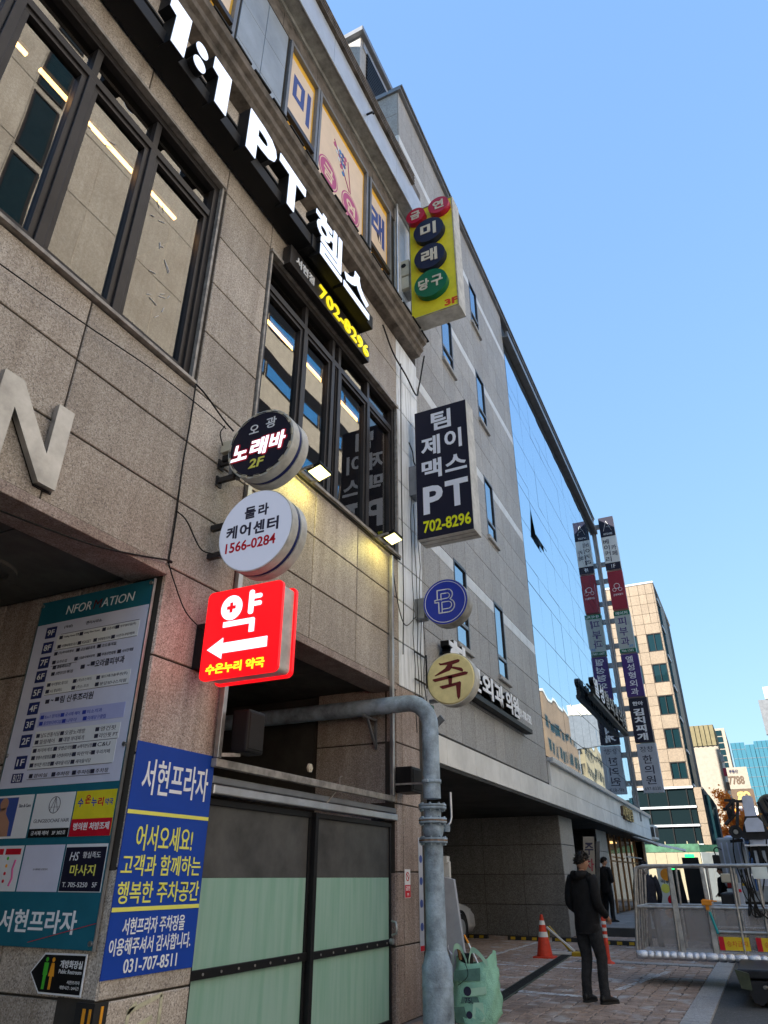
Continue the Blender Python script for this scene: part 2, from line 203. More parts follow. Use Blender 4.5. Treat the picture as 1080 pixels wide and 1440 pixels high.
# ------------------------------------------------------------------ geometry helpers
class Fr:
    """local frame: u right, v up, n out of the surface"""
    def __init__(s, o, u, v=(0, 0, 1)):
        s.o = Vector(o); s.u = Vector(u).normalized(); s.v = Vector(v).normalized(); s.n = s.u.cross(s.v)
    def P(s, u, v, n=0): return s.o+s.u*u+s.v*v+s.n*n
W3 = Fr((0, 0, 0), (1, 0, 0), (0, 1, 0))              # u=x v=y n=z
FA = Fr((0, 4, 0), (1, 0, 0))                          # near building facade
BS = .0178
FB = Fr((9.7, 4.4, 0), (1, BS, 0))                     # grey building facade
def FS(x): return Fr((x, 0, 0), (0, -1, 0))           # face turned towards -X: u = -y
class G:
    def __init__(s): s.v = []; s.f = []; s.sm = []
    def add(s, vs, fs, smooth=False):
        k = len(s.v); s.v += [Vector(a) for a in vs]; s.f += [[i+k for i in f] for f in fs]; s.sm += [smooth]*len(fs); return s
    def box(s, x0, x1, y0, y1, z0, z1): return s.fb(W3, x0, x1, y0, y1, z0, z1)
    def fb(s, F, u0, u1, v0, v1, n0, n1, ch=0):
        a, b = sorted((u0, u1)); c, d = sorted((v0, v1)); e, f = sorted((n0, n1))
        if ch:
            q = ch
            vs = [F.P(*t) for t in ((a, c, e), (b, c, e), (b, d, e), (a, d, e), (a, c, f-q), (b, c, f-q), (b, d, f-q), (a, d, f-q), (a+q, c+q, f), (b-q, c+q, f), (b-q, d-q, f), (a+q, d-q, f))]
            fs = [(3, 2, 1, 0), (0, 1, 5, 4), (1, 2, 6, 5), (2, 3, 7, 6), (3, 0, 4, 7), (4, 5, 9, 8), (5, 6, 10, 9), (6, 7, 11, 10), (7, 4, 8, 11), (8, 9, 10, 11)]
            return s.add(vs, fs)
        vs = [F.P(*t) for t in ((a, c, e), (b, c, e), (b, d, e), (a, d, e), (a, c, f), (b, c, f), (b, d, f), (a, d, f))]
        return s.add(vs, [(3, 2, 1, 0), (4, 5, 6, 7), (0, 1, 5, 4), (1, 2, 6, 5), (2, 3, 7, 6), (3, 0, 4, 7)])
    def prism(s, F, pts, n0, n1, smooth=False):
        k = len(pts); vs = [F.P(u, v, n0) for u, v in pts]+[F.P(u, v, n1) for u, v in pts]
        s.add(vs, [list(range(k))[::-1], list(range(k, 2*k))])
        s.add([v.copy() for v in vs], [(i, (i+1) % k, k+(i+1) % k, k+i) for i in range(k)], smooth); return s
    def disc(s, F, cu, cv, r, n0, n1, seg=40, r1=None):
        r1 = r if r1 is None else r1
        k = seg; A = [(math.cos(2*math.pi*i/k), math.sin(2*math.pi*i/k)) for i in range(k)]
        vs = [F.P(cu+r*c, cv+r*q, n0) for c, q in A]+[F.P(cu+r1*c, cv+r1*q, n1) for c, q in A]
        s.add(vs, [list(range(k))[::-1], list(range(k, 2*k))]); s.add([v.copy() for v in vs], [(i, (i+1) % k, k+(i+1) % k, k+i) for i in range(k)], True); return s
    def ring(s, F, cu, cv, r0, r1, n0, n1, seg=40):
        k = seg; A = [(math.cos(2*math.pi*i/k), math.sin(2*math.pi*i/k)) for i in range(k)]
        prof = [(r0, n0), (r1, n0), (r1, n1), (r0, n1)]
        for j in range(4):
            (ra, na), (rb, nb) = prof[j], prof[(j+1) % 4]
            vs = [F.P(cu+ra*c, cv+ra*q, na) for c, q in A]+[F.P(cu+rb*c, cv+rb*q, nb) for c, q in A]
            s.add(vs, [(i, (i+1) % k, k+(i+1) % k, k+i) for i in range(k)], True)
        return s
    def lathe(s, c, prof, seg=20, ax='z'):
        k = seg; vs = []
        for r, h in prof:
            for i in range(k):
                a = 2*math.pi*i/k; p = (r*math.cos(a), r*math.sin(a), h)
                if ax == 'y': p = (p[0], p[2], p[1])
                if ax == 'x': p = (p[2], p[0], p[1])
                vs.append(Vector(c)+Vector(p))
        fs = [(j*k+i, j*k+(i+1) % k, (j+1)*k+(i+1) % k, (j+1)*k+i) for j in range(len(prof)-1) for i in range(k)]
        s.add(vs, fs, True); n = len(prof)-1
        s.add([v.copy() for v in vs[:k]], [list(range(k))[::-1]]); s.add([v.copy() for v in vs[n*k:]], [list(range(k))]); return s
    def tube(s, pts, r, seg=8, r2=None):
        pts = [Vector(p) for p in pts]; n = len(pts); vs = []; prev = None
        for i, p in enumerate(pts):
            d = (pts[min(i+1, n-1)]-pts[max(i-1, 0)]).normalized()
            a = prev if prev is not None else (Vector((0, 0, 1)) if abs(d.z) < .9 else Vector((1, 0, 0)))
            a = (a-d*a.dot(d)).normalized(); prev = a; b = d.cross(a)
            rr = r if r2 is None else r+(r2-r)*i/(n-1)
            vs += [p+(a*math.cos(2*math.pi*k/seg)+b*math.sin(2*math.pi*k/seg))*rr for k in range(seg)]
        fs = [(i*seg+k, i*seg+(k+1) % seg, (i+1)*seg+(k+1) % seg, (i+1)*seg+k) for i in range(n-1) for k in range(seg)]
        s.add(vs, fs, seg > 5); s.add([v.copy() for v in vs[:seg]], [list(range(seg))[::-1]]); s.add([v.copy() for v in vs[-seg:]], [list(range(seg))]); return s
    def bar(s, p0, p1, w, h=None, upv=(0, 0, 1)):
        h = h or w; p0 = Vector(p0); p1 = Vector(p1); d = (p1-p0).normalized(); upv = Vector(upv)
        if abs(d.dot(upv)) > .95: upv = Vector((1, 0, 0))
        a = d.cross(upv).normalized(); b = a.cross(d)
        vs = [p+a*i*w/2+b*j*h/2 for p in (p0, p1) for i, j in ((-1, -1), (1, -1), (1, 1), (-1, 1))]
        return s.add(vs, [(0, 1, 2, 3), (7, 6, 5, 4), (0, 4, 5, 1), (1, 5, 6, 2), (2, 6, 7, 3), (3, 7, 4, 0)])
WL = {}
def mesh_of(name, v, f, sm, mat):
    me = bpy.data.meshes.new(name); me.from_pydata([tuple(a) for a in v], [], f)
    me.polygons.foreach_set('use_smooth', sm); me.materials.append(M[mat]); me.update(); return me
def tag(o, label=None, cat=None, group=None, kind=None):
    if label: o['label'] = label
    if cat: o['category'] = cat
    if group: o['group'] = group
    if kind: o['kind'] = kind
    return o
def link(name, data, loc, root):
    o = bpy.data.objects.new(name, data); COL.objects.link(o)
    WL[o] = Vector(loc)
    if root is not None: o.parent = root; o.location = Vector(loc)-WL[root]
    else: o.location = loc
    return o
def part(name, g, mat, root=None, bevel=0, label=None, kind=None, loc=None):
    if root is not None: l = WL[root].copy()
    elif loc: l = Vector(loc)
    else:
        lo = [min(v[i] for v in g.v) for i in range(3)]; hi = [max(v[i] for v in g.v) for i in range(3)]; l = Vector(((lo[0]+hi[0])/2, (lo[1]+hi[1])/2, lo[2]))
    me = mesh_of(name, [v-l for v in g.v], g.f, g.sm, mat); o = link(name, me, l, root)
    if bevel:
        b = o.modifiers.new('bevel', 'BEVEL'); b.width = bevel; b.segments = 2; b.limit_method = 'ANGLE'; b.angle_limit = R(40)
    return tag(o, label, kind=kind)
def thing(name, loc, label, cat, group=None):
    o = link(name, None, loc, None); o.empty_display_size = .1; return tag(o, label, cat, group)
def single(name, g, mat, label, cat, group=None, bevel=0): return tag(part(name, g, mat, None, bevel), label, cat, group)
def setting(name, g, mat, loc=(0, 0, 0)): return tag(part(name, g, mat, None, loc=loc), kind='structure')
PC = {}
def panel(name, F, u0, u1, v0, v1, n0, n1, mat, root, ch=.004, gap=.0, key=None):
    """one slab; alike slabs share mesh data"""
    u0 += gap/2; u1 -= gap/2; v0 += gap/2; v1 -= gap/2
    k = (name, mat, round(u1-u0, 3), round(v1-v0, 3), round(n1-n0, 3), tuple(round(c, 3) for c in F.u), tuple(round(c, 3) for c in F.v))
    L0 = F.P((u0+u1)/2, (v0+v1)/2, n0)
    if k not in PC:
        g = G(); F0 = Fr((0, 0, 0), F.u, F.v); g.fb(F0, -(u1-u0)/2, (u1-u0)/2, -(v1-v0)/2, (v1-v0)/2, 0, n1-n0, ch); PC[k] = mesh_of(name, g.v, g.f, g.sm, mat)
    return link(name, PC[k], L0, root)
_tc = bpy.data.curves.new('type', 'FONT'); _tc.resolution_u = 3; _to = bpy.data.objects.new('type', _tc); COL.objects.link(_to)
TC = {}
def glyphs(s, bold, ext):
    k = (s, bold, ext)
    if k not in TC:
        _tc.body = s; _tc.offset = bold; _tc.extrude = ext
        me = _to.to_mesh()
        vs = [v.co.copy() for v in me.vertices]; fs = [list(p.vertices) for p in me.polygons]; _to.to_mesh_clear()
        lo = (min(v.x for v in vs), min(v.y for v in vs)); hi = (max(v.x for v in vs), max(v.y for v in vs)); TC[k] = (vs, fs, lo, hi)
    return TC[k]
def txt(F, s, u0, u1, v0, v1, n, mat, root, bold=.02, th=.003, name='lettering', slant=0., label=None):
    """write s filling the rectangle u0..u1 x v0..v1 on frame F, standing th proud of n"""
    vs, fs, lo, hi = glyphs(s, bold, .01 if th else 0); g = G(); su = (u1-u0)/(hi[0]-lo[0]); sv = (v1-v0)/(hi[1]-lo[1])
    out = []
    for v in vs:
        u = u0+(v.x-lo[0])*su; q = v0+(v.y-lo[1])*sv; out.append(F.P(u+slant*(q-(v0+v1)/2), q, n+(v.z+.01)/.02*th if th else n))
    g.add(out, fs); return part(name, g, mat, root, label=label)
def arc(c, r, a0, a1, n=8):
    return [(c[0]+r*math.cos(R(a0+(a1-a0)*i/n)), c[1]+r*math.sin(R(a0+(a1-a0)*i/n))) for i in range(n+1)]
def rrect(u0, u1, v0, v1, r, n=5):
    return arc((u1-r, v0+r), r, -90, 0, n)+arc((u1-r, v1-r), r, 0, 90, n)+arc((u0+r, v1-r), r, 90, 180, n)+arc((u0+r, v0+r), r, 180, 270, n)
def jit(a): return random.uniform(-a, a)
def sag(p0, p1, d, n=10, wob=0):
    p0 = Vector(p0); p1 = Vector(p1)
    return [p0.lerp(p1, i/n)-Vector((jit(wob), jit(wob)*.3, 4*d*(i/n)*(1-i/n)+jit(wob))) for i in range(n+1)]
def spline(pts, n=6):
    P = [Vector(p) for p in pts]; P = [P[0]*2-P[1]]+P+[P[-1]*2-P[-2]]; out = []
    for i in range(1, len(P)-2):
        for k in range(n):
            t = k/n; a, b, c, d = P[i-1:i+3]
            out.append(.5*((2*b)+(c-a)*t+(2*a-5*b+4*c-d)*t*t+(3*b-a-3*c+d)*t**3))
    return out+[P[-2]]

# ================================================================== GROUND
g = G(); g.add([(-150, -200, -.02), (400, -200, -.02), (400, 200, -.02), (-150, 200, -.02)], [(0, 1, 2, 3)]); setting('ground', g, 'concrete_walk')
g = G(); g.add([(-60, -8.2, -.008), (210, -8.2, -.008), (210, .95, -.008), (-60, .95, -.008)], [(0, 1, 2, 3)]); road = setting('road', g, 'asphalt')
g = G(); g.add([(-60, .95, 0), (22.6, .95, 0), (22.6, 14, 0), (-60, 14, 0)], [(0, 1, 2, 3)]); fore = setting('forecourt', g, 'mortar')
kerb = setting('kerb', G().box(-60, -59.9, .95, 1.0, -.02, .0), 'granite_kerb')
x = -6.
while x < 50: panel('kerb_stone', W3, x, x+1.0, .93, 1.24, -.10, .022, 'granite_kerb', kerb, .006, .012); x += 1.0
# cross bands of kerb stone in the forecourt
band = setting('stone_band', G().box(15.85, 15.9, 1.25, 1.3, -.02, .01), 'granite_kerb')
y = 1.25
while y < 3.6: panel('band_stone', W3, 15.85, 16.15, y, y+.6, -.06, .018, 'granite_kerb', band, .006, .012); y += .6
# stamped pavers: nearest 300 are parts, the rest one joined part
pv = []
sx, sy = .27, .19
for i in range(-8, 84):
    for j in range(0, 40):
        x = i*sx+(sx/2 if j % 2 else 0); y = 1.25+j*sy
        if x+sx > 22.5 or y+sy > 8.4 or (15.75 < x+sx/2 < 16.2 and y < 3.6): continue
        if x < 9.3 and y > 3.85: continue
        if x < 4 and y > 3: continue
        pv.append((x+sx/2, y+sy/2))
pv.sort(key=lambda p: (p[0]-8.5)**2+(p[1]-2.9)**2 if p[0] > 8 else 999+p[0])
pms = []
for k in range(8):
    g = G(); a = []
    for s_ in ((-1, -1), (0, -1.05), (1, -1), (1.03, 0), (1, 1), (0, .95), (-1, 1), (-.95, 0)): a.append((s_[0]*(sx/2-.006)+jit(.020), s_[1]*(sy/2-.006)+jit(.018)))
    n_ = len(a); g.add([(u, v, 0) for u, v in a]+[(u*.93, v*.91, .008+jit(.0015)) for u, v in a], [(i, (i+1) % n_, n_+(i+1) % n_, n_+i) for i in range(n_)]+[list(range(n_, 2*n_))])
    pms.append(g)
pmm = [mesh_of('paver', q.v, q.f, q.sm, 'paver_stone') for q in pms]
for p_ in pv[:300]: link('paver', random.choice(pmm), (p_[0], p_[1], .0005+abs(jit(.002))), fore)
g = G()
for p_ in pv[300:]:
    q = random.choice(pms); dz = jit(.0015)+.002; g.add([v+Vector((p_[0], p_[1], dz)) for v in q.v], q.f)
part('paver', g, 'paver_stone', fore, kind='stuff')
# worn white lines and the drain grating
def paint(pts, n=26):
    g = G()
    (x0, y0), (x1, y1), wd = pts
    d = Vector((x1-x0, y1-y0, 0)); L_ = d.length; d.normalize(); s_ = Vector((-d.y, d.x, 0))
    for i in range(n):
        a, b = i/n*L_, (i+random.uniform(.75, 1.0))/n*L_
        for q in (-.5, -.17, .17):
            if random.random() < .12: continue
            w0, w1 = q*wd+jit(.01), (q+.33)*wd+jit(.01)
            o_ = Vector((x0, y0, .0135)); g.add([o_+d*a+s_*w0, o_+d*b+s_*w0, o_+d*b+s_*w1, o_+d*a+s_*w1], [(0, 1, 2, 3)])
    return g
for seg in (((11.5, 3.9), (11.35, 2.5), .16), ((14.6, 5.0), (14.55, 3.0), .12), ((15.7, 5.5), (19.8, 5.5), .12), ((9.6, 6.2), (15.2, 5.0), .12), ((12.2, 2.3), (14.8, 1.9), .10)):
    g = paint(seg); tag(part('worn_white_line', g, 'white_paint', fore))
dr = setting('drain', G().box(10.6, 10.62, 3.68, 3.7, -.03, .01), 'rubber')
p0, p1 = Vector((10.4, 3.55, .016)), Vector((17.8, 4.2, .016)); d = (p1-p0).normalized(); F = Fr(p0, d, (-d.y, d.x, 0))
k = 0.
while k < 7.3: panel('grate', F, k, k+.5, -.11, .11, -.02, .006, 'olive_metal', dr, .004, .01); k += .5
g = G()
for i in range(150): g.fb(F, i*.05+.012, i*.05+.036, -.08, .08, .006, .009)
part('slot', g, 'rubber', dr, kind='stuff')
# raised pavement in front of the shops
sw = setting('pavement', G().box(22.6, 60, 1.3, 14, -.02, .20), 'joint_grey')
for i in range(24):
    for j in range(4):
        panel('paving_slab', W3, 22.6+i*.9, 23.5+i*.9, 3.0+j*.6, 3.6+j*.6, .20, .215, 'concrete_walk', sw, .004, .01)
x = 1.3
while x < 3.0: panel('edge_stone', W3, 22.6, 22.85, x, x+.6, .2, .218, 'granite_kerb', sw, .005, .01); x += .6

# ================================================================== NEAR BUILDING (brown granite)
A = thing('commercial_building', (4.4, 8, 0), 'brown granite plaza building filling the left side, carrying the round and red signs', 'building')
g = G()
W1 = (-1.6, 3.88, 5.66, 8.42); W2 = (4.90, 8.50, 5.68, 8.38)
yb0, yb1 = 4.02, 4.35
def wallbox(x0, x1, z0, z1): g.box(x0, x1, yb0, yb1, z0, z1)
wallbox(3.965, 4.86, 0, 3.75); wallbox(8.42, 9.45, 0, 3.75); wallbox(-6, -2.6, 0, 3.75)
wallbox(-6, 9.45, 3.75, 5.64); wallbox(-6, W1[0], 5.64, 8.44); wallbox(W1[1], W2[0], 5.64, 8.44); wallbox(W2[1], 9.45, 5.64, 8.44); wallbox(-6, 9.45, 8.44, 10.4)
wallbox(-6, 9.45, 10.4, 10.7); wallbox(-6, 2.4, 10.7, 12.98); wallbox(3.66, 4.8, 10.7, 12.98); wallbox(8.36, 9.45, 10.7, 12.98); wallbox(-6, 9.45, 12.98, 14.1)
g.box(9.15, 9.45, 4.36, 12, 0, 14.1); g.box(-6, -5.7, 4.36, 12, 0, 14.1); g.box(-6, 9.45, 11.7, 12, 0, 14.1); g.box(-6, 9.45, 4.36, 12, 13.9, 14.1)
g.box(-30, -6.01, 4.0, 16, 0, 8.6); g.box(1.5, 8.2, 9, 13.9, 14.11, 25.5); g.box(-6, 9.4, 12.01, 16, 0, 13.9)  # tall roof block is unseen, added to shade the grey building's side and penthouse
part('wall', g, 'joint_dark', A)
def stone(u0, u1, v0, v1, mat='granite_pink', F=FA, n0=-.018): panel('stone_panel', F, u0, u1, v0, v1, n0+jit(.0015), jit(.0012), mat, A, .006, .015)
# panels over the passage (x < 4)
xs_ = [-5.4, -3.8, -2.4, -1.1, .2, 1.45, 2.70, 3.975]
for a, b in zip(xs_, xs_[1:]):
    for c, d_ in ((3.76, 4.39), (4.39, 5.01), (5.01, 5.62)): stone(a, b, c, d_)
    for c, d_ in ((8.46, 9.15), (9.15, 9.95)): stone(a, b, c, d_)
for c, d_ in ((5.62, 6.36), (6.36, 7.04), (7.04, 7.73), (7.73, 8.46)): stone(-5.4, -3.8, c, d_); stone(-3.8, -1.64, c, d_)
# pier between the two windows
for c, d_ in ((3.76, 4.39), (4.39, 5.01), (5.01, 5.62), (5.62, 6.36), (6.36, 7.04), (7.04, 7.73), (7.73, 8.46), (8.46, 9.15), (9.15, 9.95)): stone(3.975, 4.86, c, d_)
xs_ = [4.86, 6.22, 7.29, 8.56]
for a, b in zip(xs_, xs_[1:]):
    for c, d_ in ((3.76, 4.39), (4.39, 5.01), (5.01, 5.62), (8.46, 9.15), (9.15, 9.95)): stone(a, b, c, d_)
for c, d_ in ((3.0, 3.76), (3.76, 4.39), (4.39, 5.01), (5.01, 5.62), (5.62, 6.36), (6.36, 7.04), (7.04, 7.73), (7.73, 8.46), (8.46, 9.15), (9.15, 9.95)):
    stone(8.56 if c > 3.5 else 8.62, 9.45 if c > 3.5 else 9.2, c, d_, 'granite_white' if c > 3.5 else 'granite_red')
for c, d_ in ((0, .74), (.74, 1.50), (1.50, 2.26), (2.26, 3.0), (3.0, 3.76)):
    stone(3.965, 4.86, c, d_, 'granite_red' if c > 2 else 'granite_pink')
    stone(8.43, 8.62, c, d_, 'granite_red')
    if d_ < 3.1: stone(8.62, 9.2, c, d_, 'granite_red')
# jamb faces of the two openings
FJ1 = Fr((3.965, 0, 0), (0, -1, 0)); FJ2 = Fr((8.42, 0, 0), (0, -1, 0)); FE = Fr((9.45, 4, 0), (0, 1, 0))
g = G(); g.box(3.985, 4.2, 4.36, 11, 0, 3.75); g.box(8.44, 8.7, 4.36, 5.25, 0, 3.7); part('jamb', g, 'joint_dark', A)
for c, d_ in ((0, .74), (.74, 1.50), (1.50, 2.26), (2.26, 3.0), (3.0, 3.74)):
    for e, f_ in ((-4.98, -4.005), (-5.95, -4.98), (-6.95, -5.95)): stone(e, f_, c, d_, 'granite_red' if c > 2 else 'granite_pink', FJ1, -.015)
    stone(-4.14, -4.005, c, d_, 'granite_red', FJ2, -.015); stone(-5.2, -4.14, c, d_, 'granite_pink', FJ2, -.015)
for i in range(13): 
    for e, f_ in ((.02, 1.0), (1.0, 2.0)): stone(e, f_, i*.74, i*.74+.74, 'granite_pink', FE, -.005)
# lintel lips
g = G(); g.box(-2.6, 3.95, 3.955, 4.35, 3.66, 3.745); g.box(4.87, 8.41, 3.965, 4.35, 3.66, 3.745); part('lintel', g, 'granite_red', A, .006)
# passages
g = G(); g.box(-2.6, 3.95, 11, 11.1, 0, 3.7); g.box(-2.7, -2.6, 4.36, 11, 0, 3.7); g.box(-2.6, 3.98, 4.36, 11, 3.72, 3.9)
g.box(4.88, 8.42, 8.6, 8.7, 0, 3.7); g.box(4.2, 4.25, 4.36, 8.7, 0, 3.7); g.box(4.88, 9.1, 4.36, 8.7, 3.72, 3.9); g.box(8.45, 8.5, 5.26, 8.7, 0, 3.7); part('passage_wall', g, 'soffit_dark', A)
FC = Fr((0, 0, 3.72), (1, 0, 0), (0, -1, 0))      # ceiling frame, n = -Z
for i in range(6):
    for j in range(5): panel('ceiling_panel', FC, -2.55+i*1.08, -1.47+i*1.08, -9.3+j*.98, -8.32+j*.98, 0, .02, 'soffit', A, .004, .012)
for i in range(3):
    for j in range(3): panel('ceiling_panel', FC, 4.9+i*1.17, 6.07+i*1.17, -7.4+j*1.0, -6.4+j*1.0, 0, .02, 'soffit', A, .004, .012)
for cx, cy in ((3.15, 5.35), (3.2, 7.2), (1.2, 5.35), (1.2, 7.2), (5.5, 5.3), (7.0, 5.4)):
    g = G(); g.ring(FC, cx, -cy, .30, .36, .02, .05, 36); g.ring(FC, cx, -cy, .2, .215, .02, .035, 36); part('ceiling_ring', g, 'soffit', A)
# things seen in the dark behind the gate
g = G(); g.box(5.6, 6.9, 8.45, 8.58, .3, 3.0); part('inner_door', g, 'interior_blue', A); g = G()
for x in (5.6, 6.25, 6.9): g.box(x-.03, x+.03, 8.38, 8.45, .3, 3.0)
g.box(5.6, 6.9, 8.385, 8.445, 2.1, 2.16); part('inner_frame', g, 'black', A)

# windows: frame, glass panes, interior room behind
def window(X0, X1, Z0, Z1, mulls, ztr, extra=()):
    f = G(); F = FA; t = .07
    f.fb(F, X0, X1, Z0, Z0+.09, -.22, -.03); f.fb(F, X0, X1, Z1-.08, Z1, -.22, -.03); f.fb(F, X0, X0+t, Z0+.09, Z1-.08, -.22, -.03); f.fb(F, X1-t, X1, Z0+.09, Z1-.08, -.22, -.03)
    root = part('window', f, 'dark_frame', A, .004)
    tr = G(); tr.fb(F, X0+t, X1-t, ztr-.045, ztr+.045, -.21, -.04); part('transom', tr, 'dark_frame', root, .004)
    for m_ in mulls:
        q = G(); q.fb(F, m_-.04, m_+.04, Z0+.09, ztr-.045, -.21, -.035); q.fb(F, m_-.035, m_+.035, ztr+.045, Z1-.08, -.21, -.045); part('mullion', q, 'dark_frame', root, .004)
    e = [X0+t]+list(mulls)+[X1-t]
    for i, (a, b) in enumerate(zip(e, e[1:])):
        a2 = a+(.04 if i else 0); b2 = b-(.04 if i < len(e)-2 else 0)
        s_ = G(); ww = .055 if b2-a2 > .3 else .03
        for q in ((a2, b2, Z0+.09, Z0+.09+ww), (a2, b2, ztr-.045-ww, ztr-.045), (a2, a2+ww, Z0+.09+ww, ztr-.045-ww), (b2-ww, b2, Z0+.09+ww, ztr-.045-ww)): s_.fb(F, *q, -.16, -.06)
        part('sash', s_, 'dark_frame', root, .003)
        tl = jit(.0015); q = G(); q.fb(F, a2+ww-.004, b2-ww+.004, Z0+.085+ww, ztr-.041-ww, -.112, -.104); part('pane', q, 'window_glass', root)
        q = G(); q.fb(F, a2-.004, b2+.004, ztr+.041, Z1-.076, -.112, -.104); part('pane', q, 'window_glass', root)
    return root
w1 = window(*W1, [-.85, -.08, .72, 1.42, 2.16, 2.95], 7.94)
w2 = window(*W2, [5.82, 6.55, 6.73, 7.62], 7.93)
# slim flashing round the openings
g = G(); g.box(W1[0]-.03, W1[1]+.04, 3.955, 4.03, W1[3], W1[3]+.04); g.box(W2[0]-.05, W2[1]+.04, 3.955, 4.03, W2[3], W2[3]+.05); g.box(W1[0]-.03, W1[1]+.05, 3.95, 4.04, W1[2]-.035, W1[2]); g.box(W2[0]-.04, W2[1]+.05, 3.94, 4.04, W2[2]-.04, W2[2])
g.box(W1[1], W1[1]+.03, 3.975, 4.03, W1[2], W1[3]); g.box(W2[0]-.03, W2[0], 3.975, 4.03, W2[2], W2[3]); g.box(W2[1], W2[1]+.03, 3.975, 4.03, W2[2], W2[3]); part('flashing', g, 'steel_dull', A, .003)
# rooms behind
g = G(); g.box(-5.6, 9.1, 10.5, 10.6, 5.2, 8.6); g.box(-5.6, 9.1, 4.4, 10.5, 8.62, 8.7); g.box(-5.6, 9.1, 4.4, 10.5, 5.2, 5.25); g.box(4.3, 4.4, 4.4, 10.5, 5.25, 8.6); part('interior_wall', g, 'interior', A)
for a, b in ((-1.5, 1.9), (2.05, 4.0), (4.9, 8.7)):
    g = G(); g.box(a, b, 4.78, 4.815, 8.46, 8.49); tag(part('ceiling_light', g, 'led_warm', A))
    g = G(); g.box(a, b, 4.74, 4.87, 8.495, 8.60); part('light_housing', g, 'black', A)
# scratches of stripped film left on the left window
g = G()
for cu, cv in ((2.35, 7.45), (3.25, 7.3), (3.3, 6.9), (3.45, 6.5), (3.4, 6.2)):
    for _ in range(4):
        a = jit(3.1); l_ = random.uniform(.03, .13); u, v = cu+jit(.14), cv+jit(.16); g.bar(FA.P(u, v, -.1), FA.P(u+l_*math.cos(a), v+l_*math.sin(a), -.1), .007, .003)
part('film_scrap', g, 'letter_white', w1, kind='stuff')

# cornice between second and third floor
g = G(); g.prism(Fr((-6, 0, 0), (0, -1, 0)), [(-4.02, 9.97), (-3.84, 9.99), (-3.81, 10.06), (-3.76, 10.10), (-3.76, 10.20), (-3.70, 10.24), (-3.68, 10.34), (-4.02, 10.40)], -15.25, 0); part('cornice', g, 'cornice', A, .006)
g = G()
for i in range(26): g.bar((-1+i*.4, 3.69, 10.36), (-1+i*.4+.33, 3.69+jit(.01), 10.365+jit(.01)), .05, .03)
part('cornice_sealant', g, 'black_matt', A, kind='stuff')
# third floor: metal panels, printed windows
for a, b in ((3.7, 4.23), (4.23, 4.74)):
    for c, d_ in ((10.45, 11.25), (11.25, 12.1), (12.1, 12.96)): panel('metal_panel', FA, a, b, c, d_, -.02, .005, 'metal_panel', A, .004, .008)
for c, d_ in ((10.45, 11.2), (11.2, 12.0), (12.0, 12.96), (12.96, 13.5)):
    panel('metal_panel', FA, 8.55, 9.0, c, d_, -.02, .005, 'band_pale', A, .004, .008); panel('metal_panel', FA, 9.0, 9.45, c, d_, -.02, .005, 'band_pale', A, .004, .008)
for i in range(14): panel('metal_panel', FA, -5.4+i*.998, -4.402+i*.998, 12.99, 13.49, -.02, .004, 'cornice', A, .004, .008)
def film_window(x0, x1, z0, z1, split=None):
    f = G()
    for q in ((x0, x1, z0, z0+.07), (x0, x1, z1-.07, z1), (x0, x0+.06, z0+.07, z1-.07), (x1-.06, x1, z0+.07, z1-.07)): f.fb(FA, *q, -.10, .03)
    r = part('window', f, 'frame_grey', A, .004)
    if split: q = G(); q.fb(FA, x0+.06, x1-.06, split-.05, split+.05, -.09, .035); part('transom', q, 'dark_frame', r, .004)
    q = G(); q.fb(FA, x0+.055, x1-.055, z0+.065, z1-.065, -.05, -.04); part('pane', q, 'film_yellow', r)
    q = G(); z_ = [(z0+.065, (split or z1)-.02)]+([(split+.02, z1-.065)] if split else [])
    for a, b in z_: q.fb(FA, x0+.12, x1-.1, a, b-.16, -.041, -.037)
    part('cream_print', q, 'film_cream', r); return r
wB = film_window(4.80, 5.66, 10.4, 13.0, 11.30); wC = film_window(5.68, 7.38, 10.4, 13.0); wD = film_window(7.46, 8.34, 10.4, 13.0, 11.30); wA_ = film_window(2.42, 3.64, 10.4, 13.0, 11.30)
txt(FA, '미', 5.02, 5.5, 11.75, 12.55, -.036, 'film_blue', wB, .035); txt(FA, '클', 4.98, 5.5, 10.62, 11.08, -.036, 'film_blue', wB, .035)
txt(FA, '래', 7.62, 8.16, 11.75, 12.55, -.036, 'film_blue', wD, .035); txt(FA, '럽', 7.62, 8.16, 10.62, 11.08, -.036, 'film_blue', wD, .035)
txt(FA, '구', 2.7, 3.35, 11.75, 12.5, -.036, 'film_blue', wA_, .035); txt(FA, '당', 2.7, 3.35, 10.5, 11.02, -.036, 'film_blue', wA_, .035)
for ch, cu, cv, r_, mt in (('금', 6.13, 11.48, .30, 'film_pink'), ('연', 6.87, 11.47, .31, 'film_pink'), ('당', 5.95, 10.92, .19, 'film_pink'), ('구', 6.32, 10.90, .20, 'film_lightblue'), ('장', 6.68, 10.90, .20, 'film_teal'), ('빵', 7.05, 10.86, .19, 'film_pink')):
    q = G(); q.disc(FA, cu, cv, r_, -.036, -.033); part('printed_disc', q, mt, wC); q = G(); q.ring(FA, cu, cv, r_*.86, r_*.92, -.033, -.031); part('printed_ring', q, 'film_cream', wC)
    txt(FA, ch, cu-r_*.5, cu+r_*.5, cv-r_*.5, cv+r_*.5, -.032, 'film_cream', wC, .03)
k = 0
for row in range(5):
    for i in range(5-row):
        q = G(); q.disc(FA, 6.28+i*.09+row*.075, 12.42-row*.10+i*.012, .043, -.036, -.03, 16); part('printed_ball', q, ('film_pink', 'card_white', 'film_lightblue', 'film_blue')[k % 4], wC); k += 1
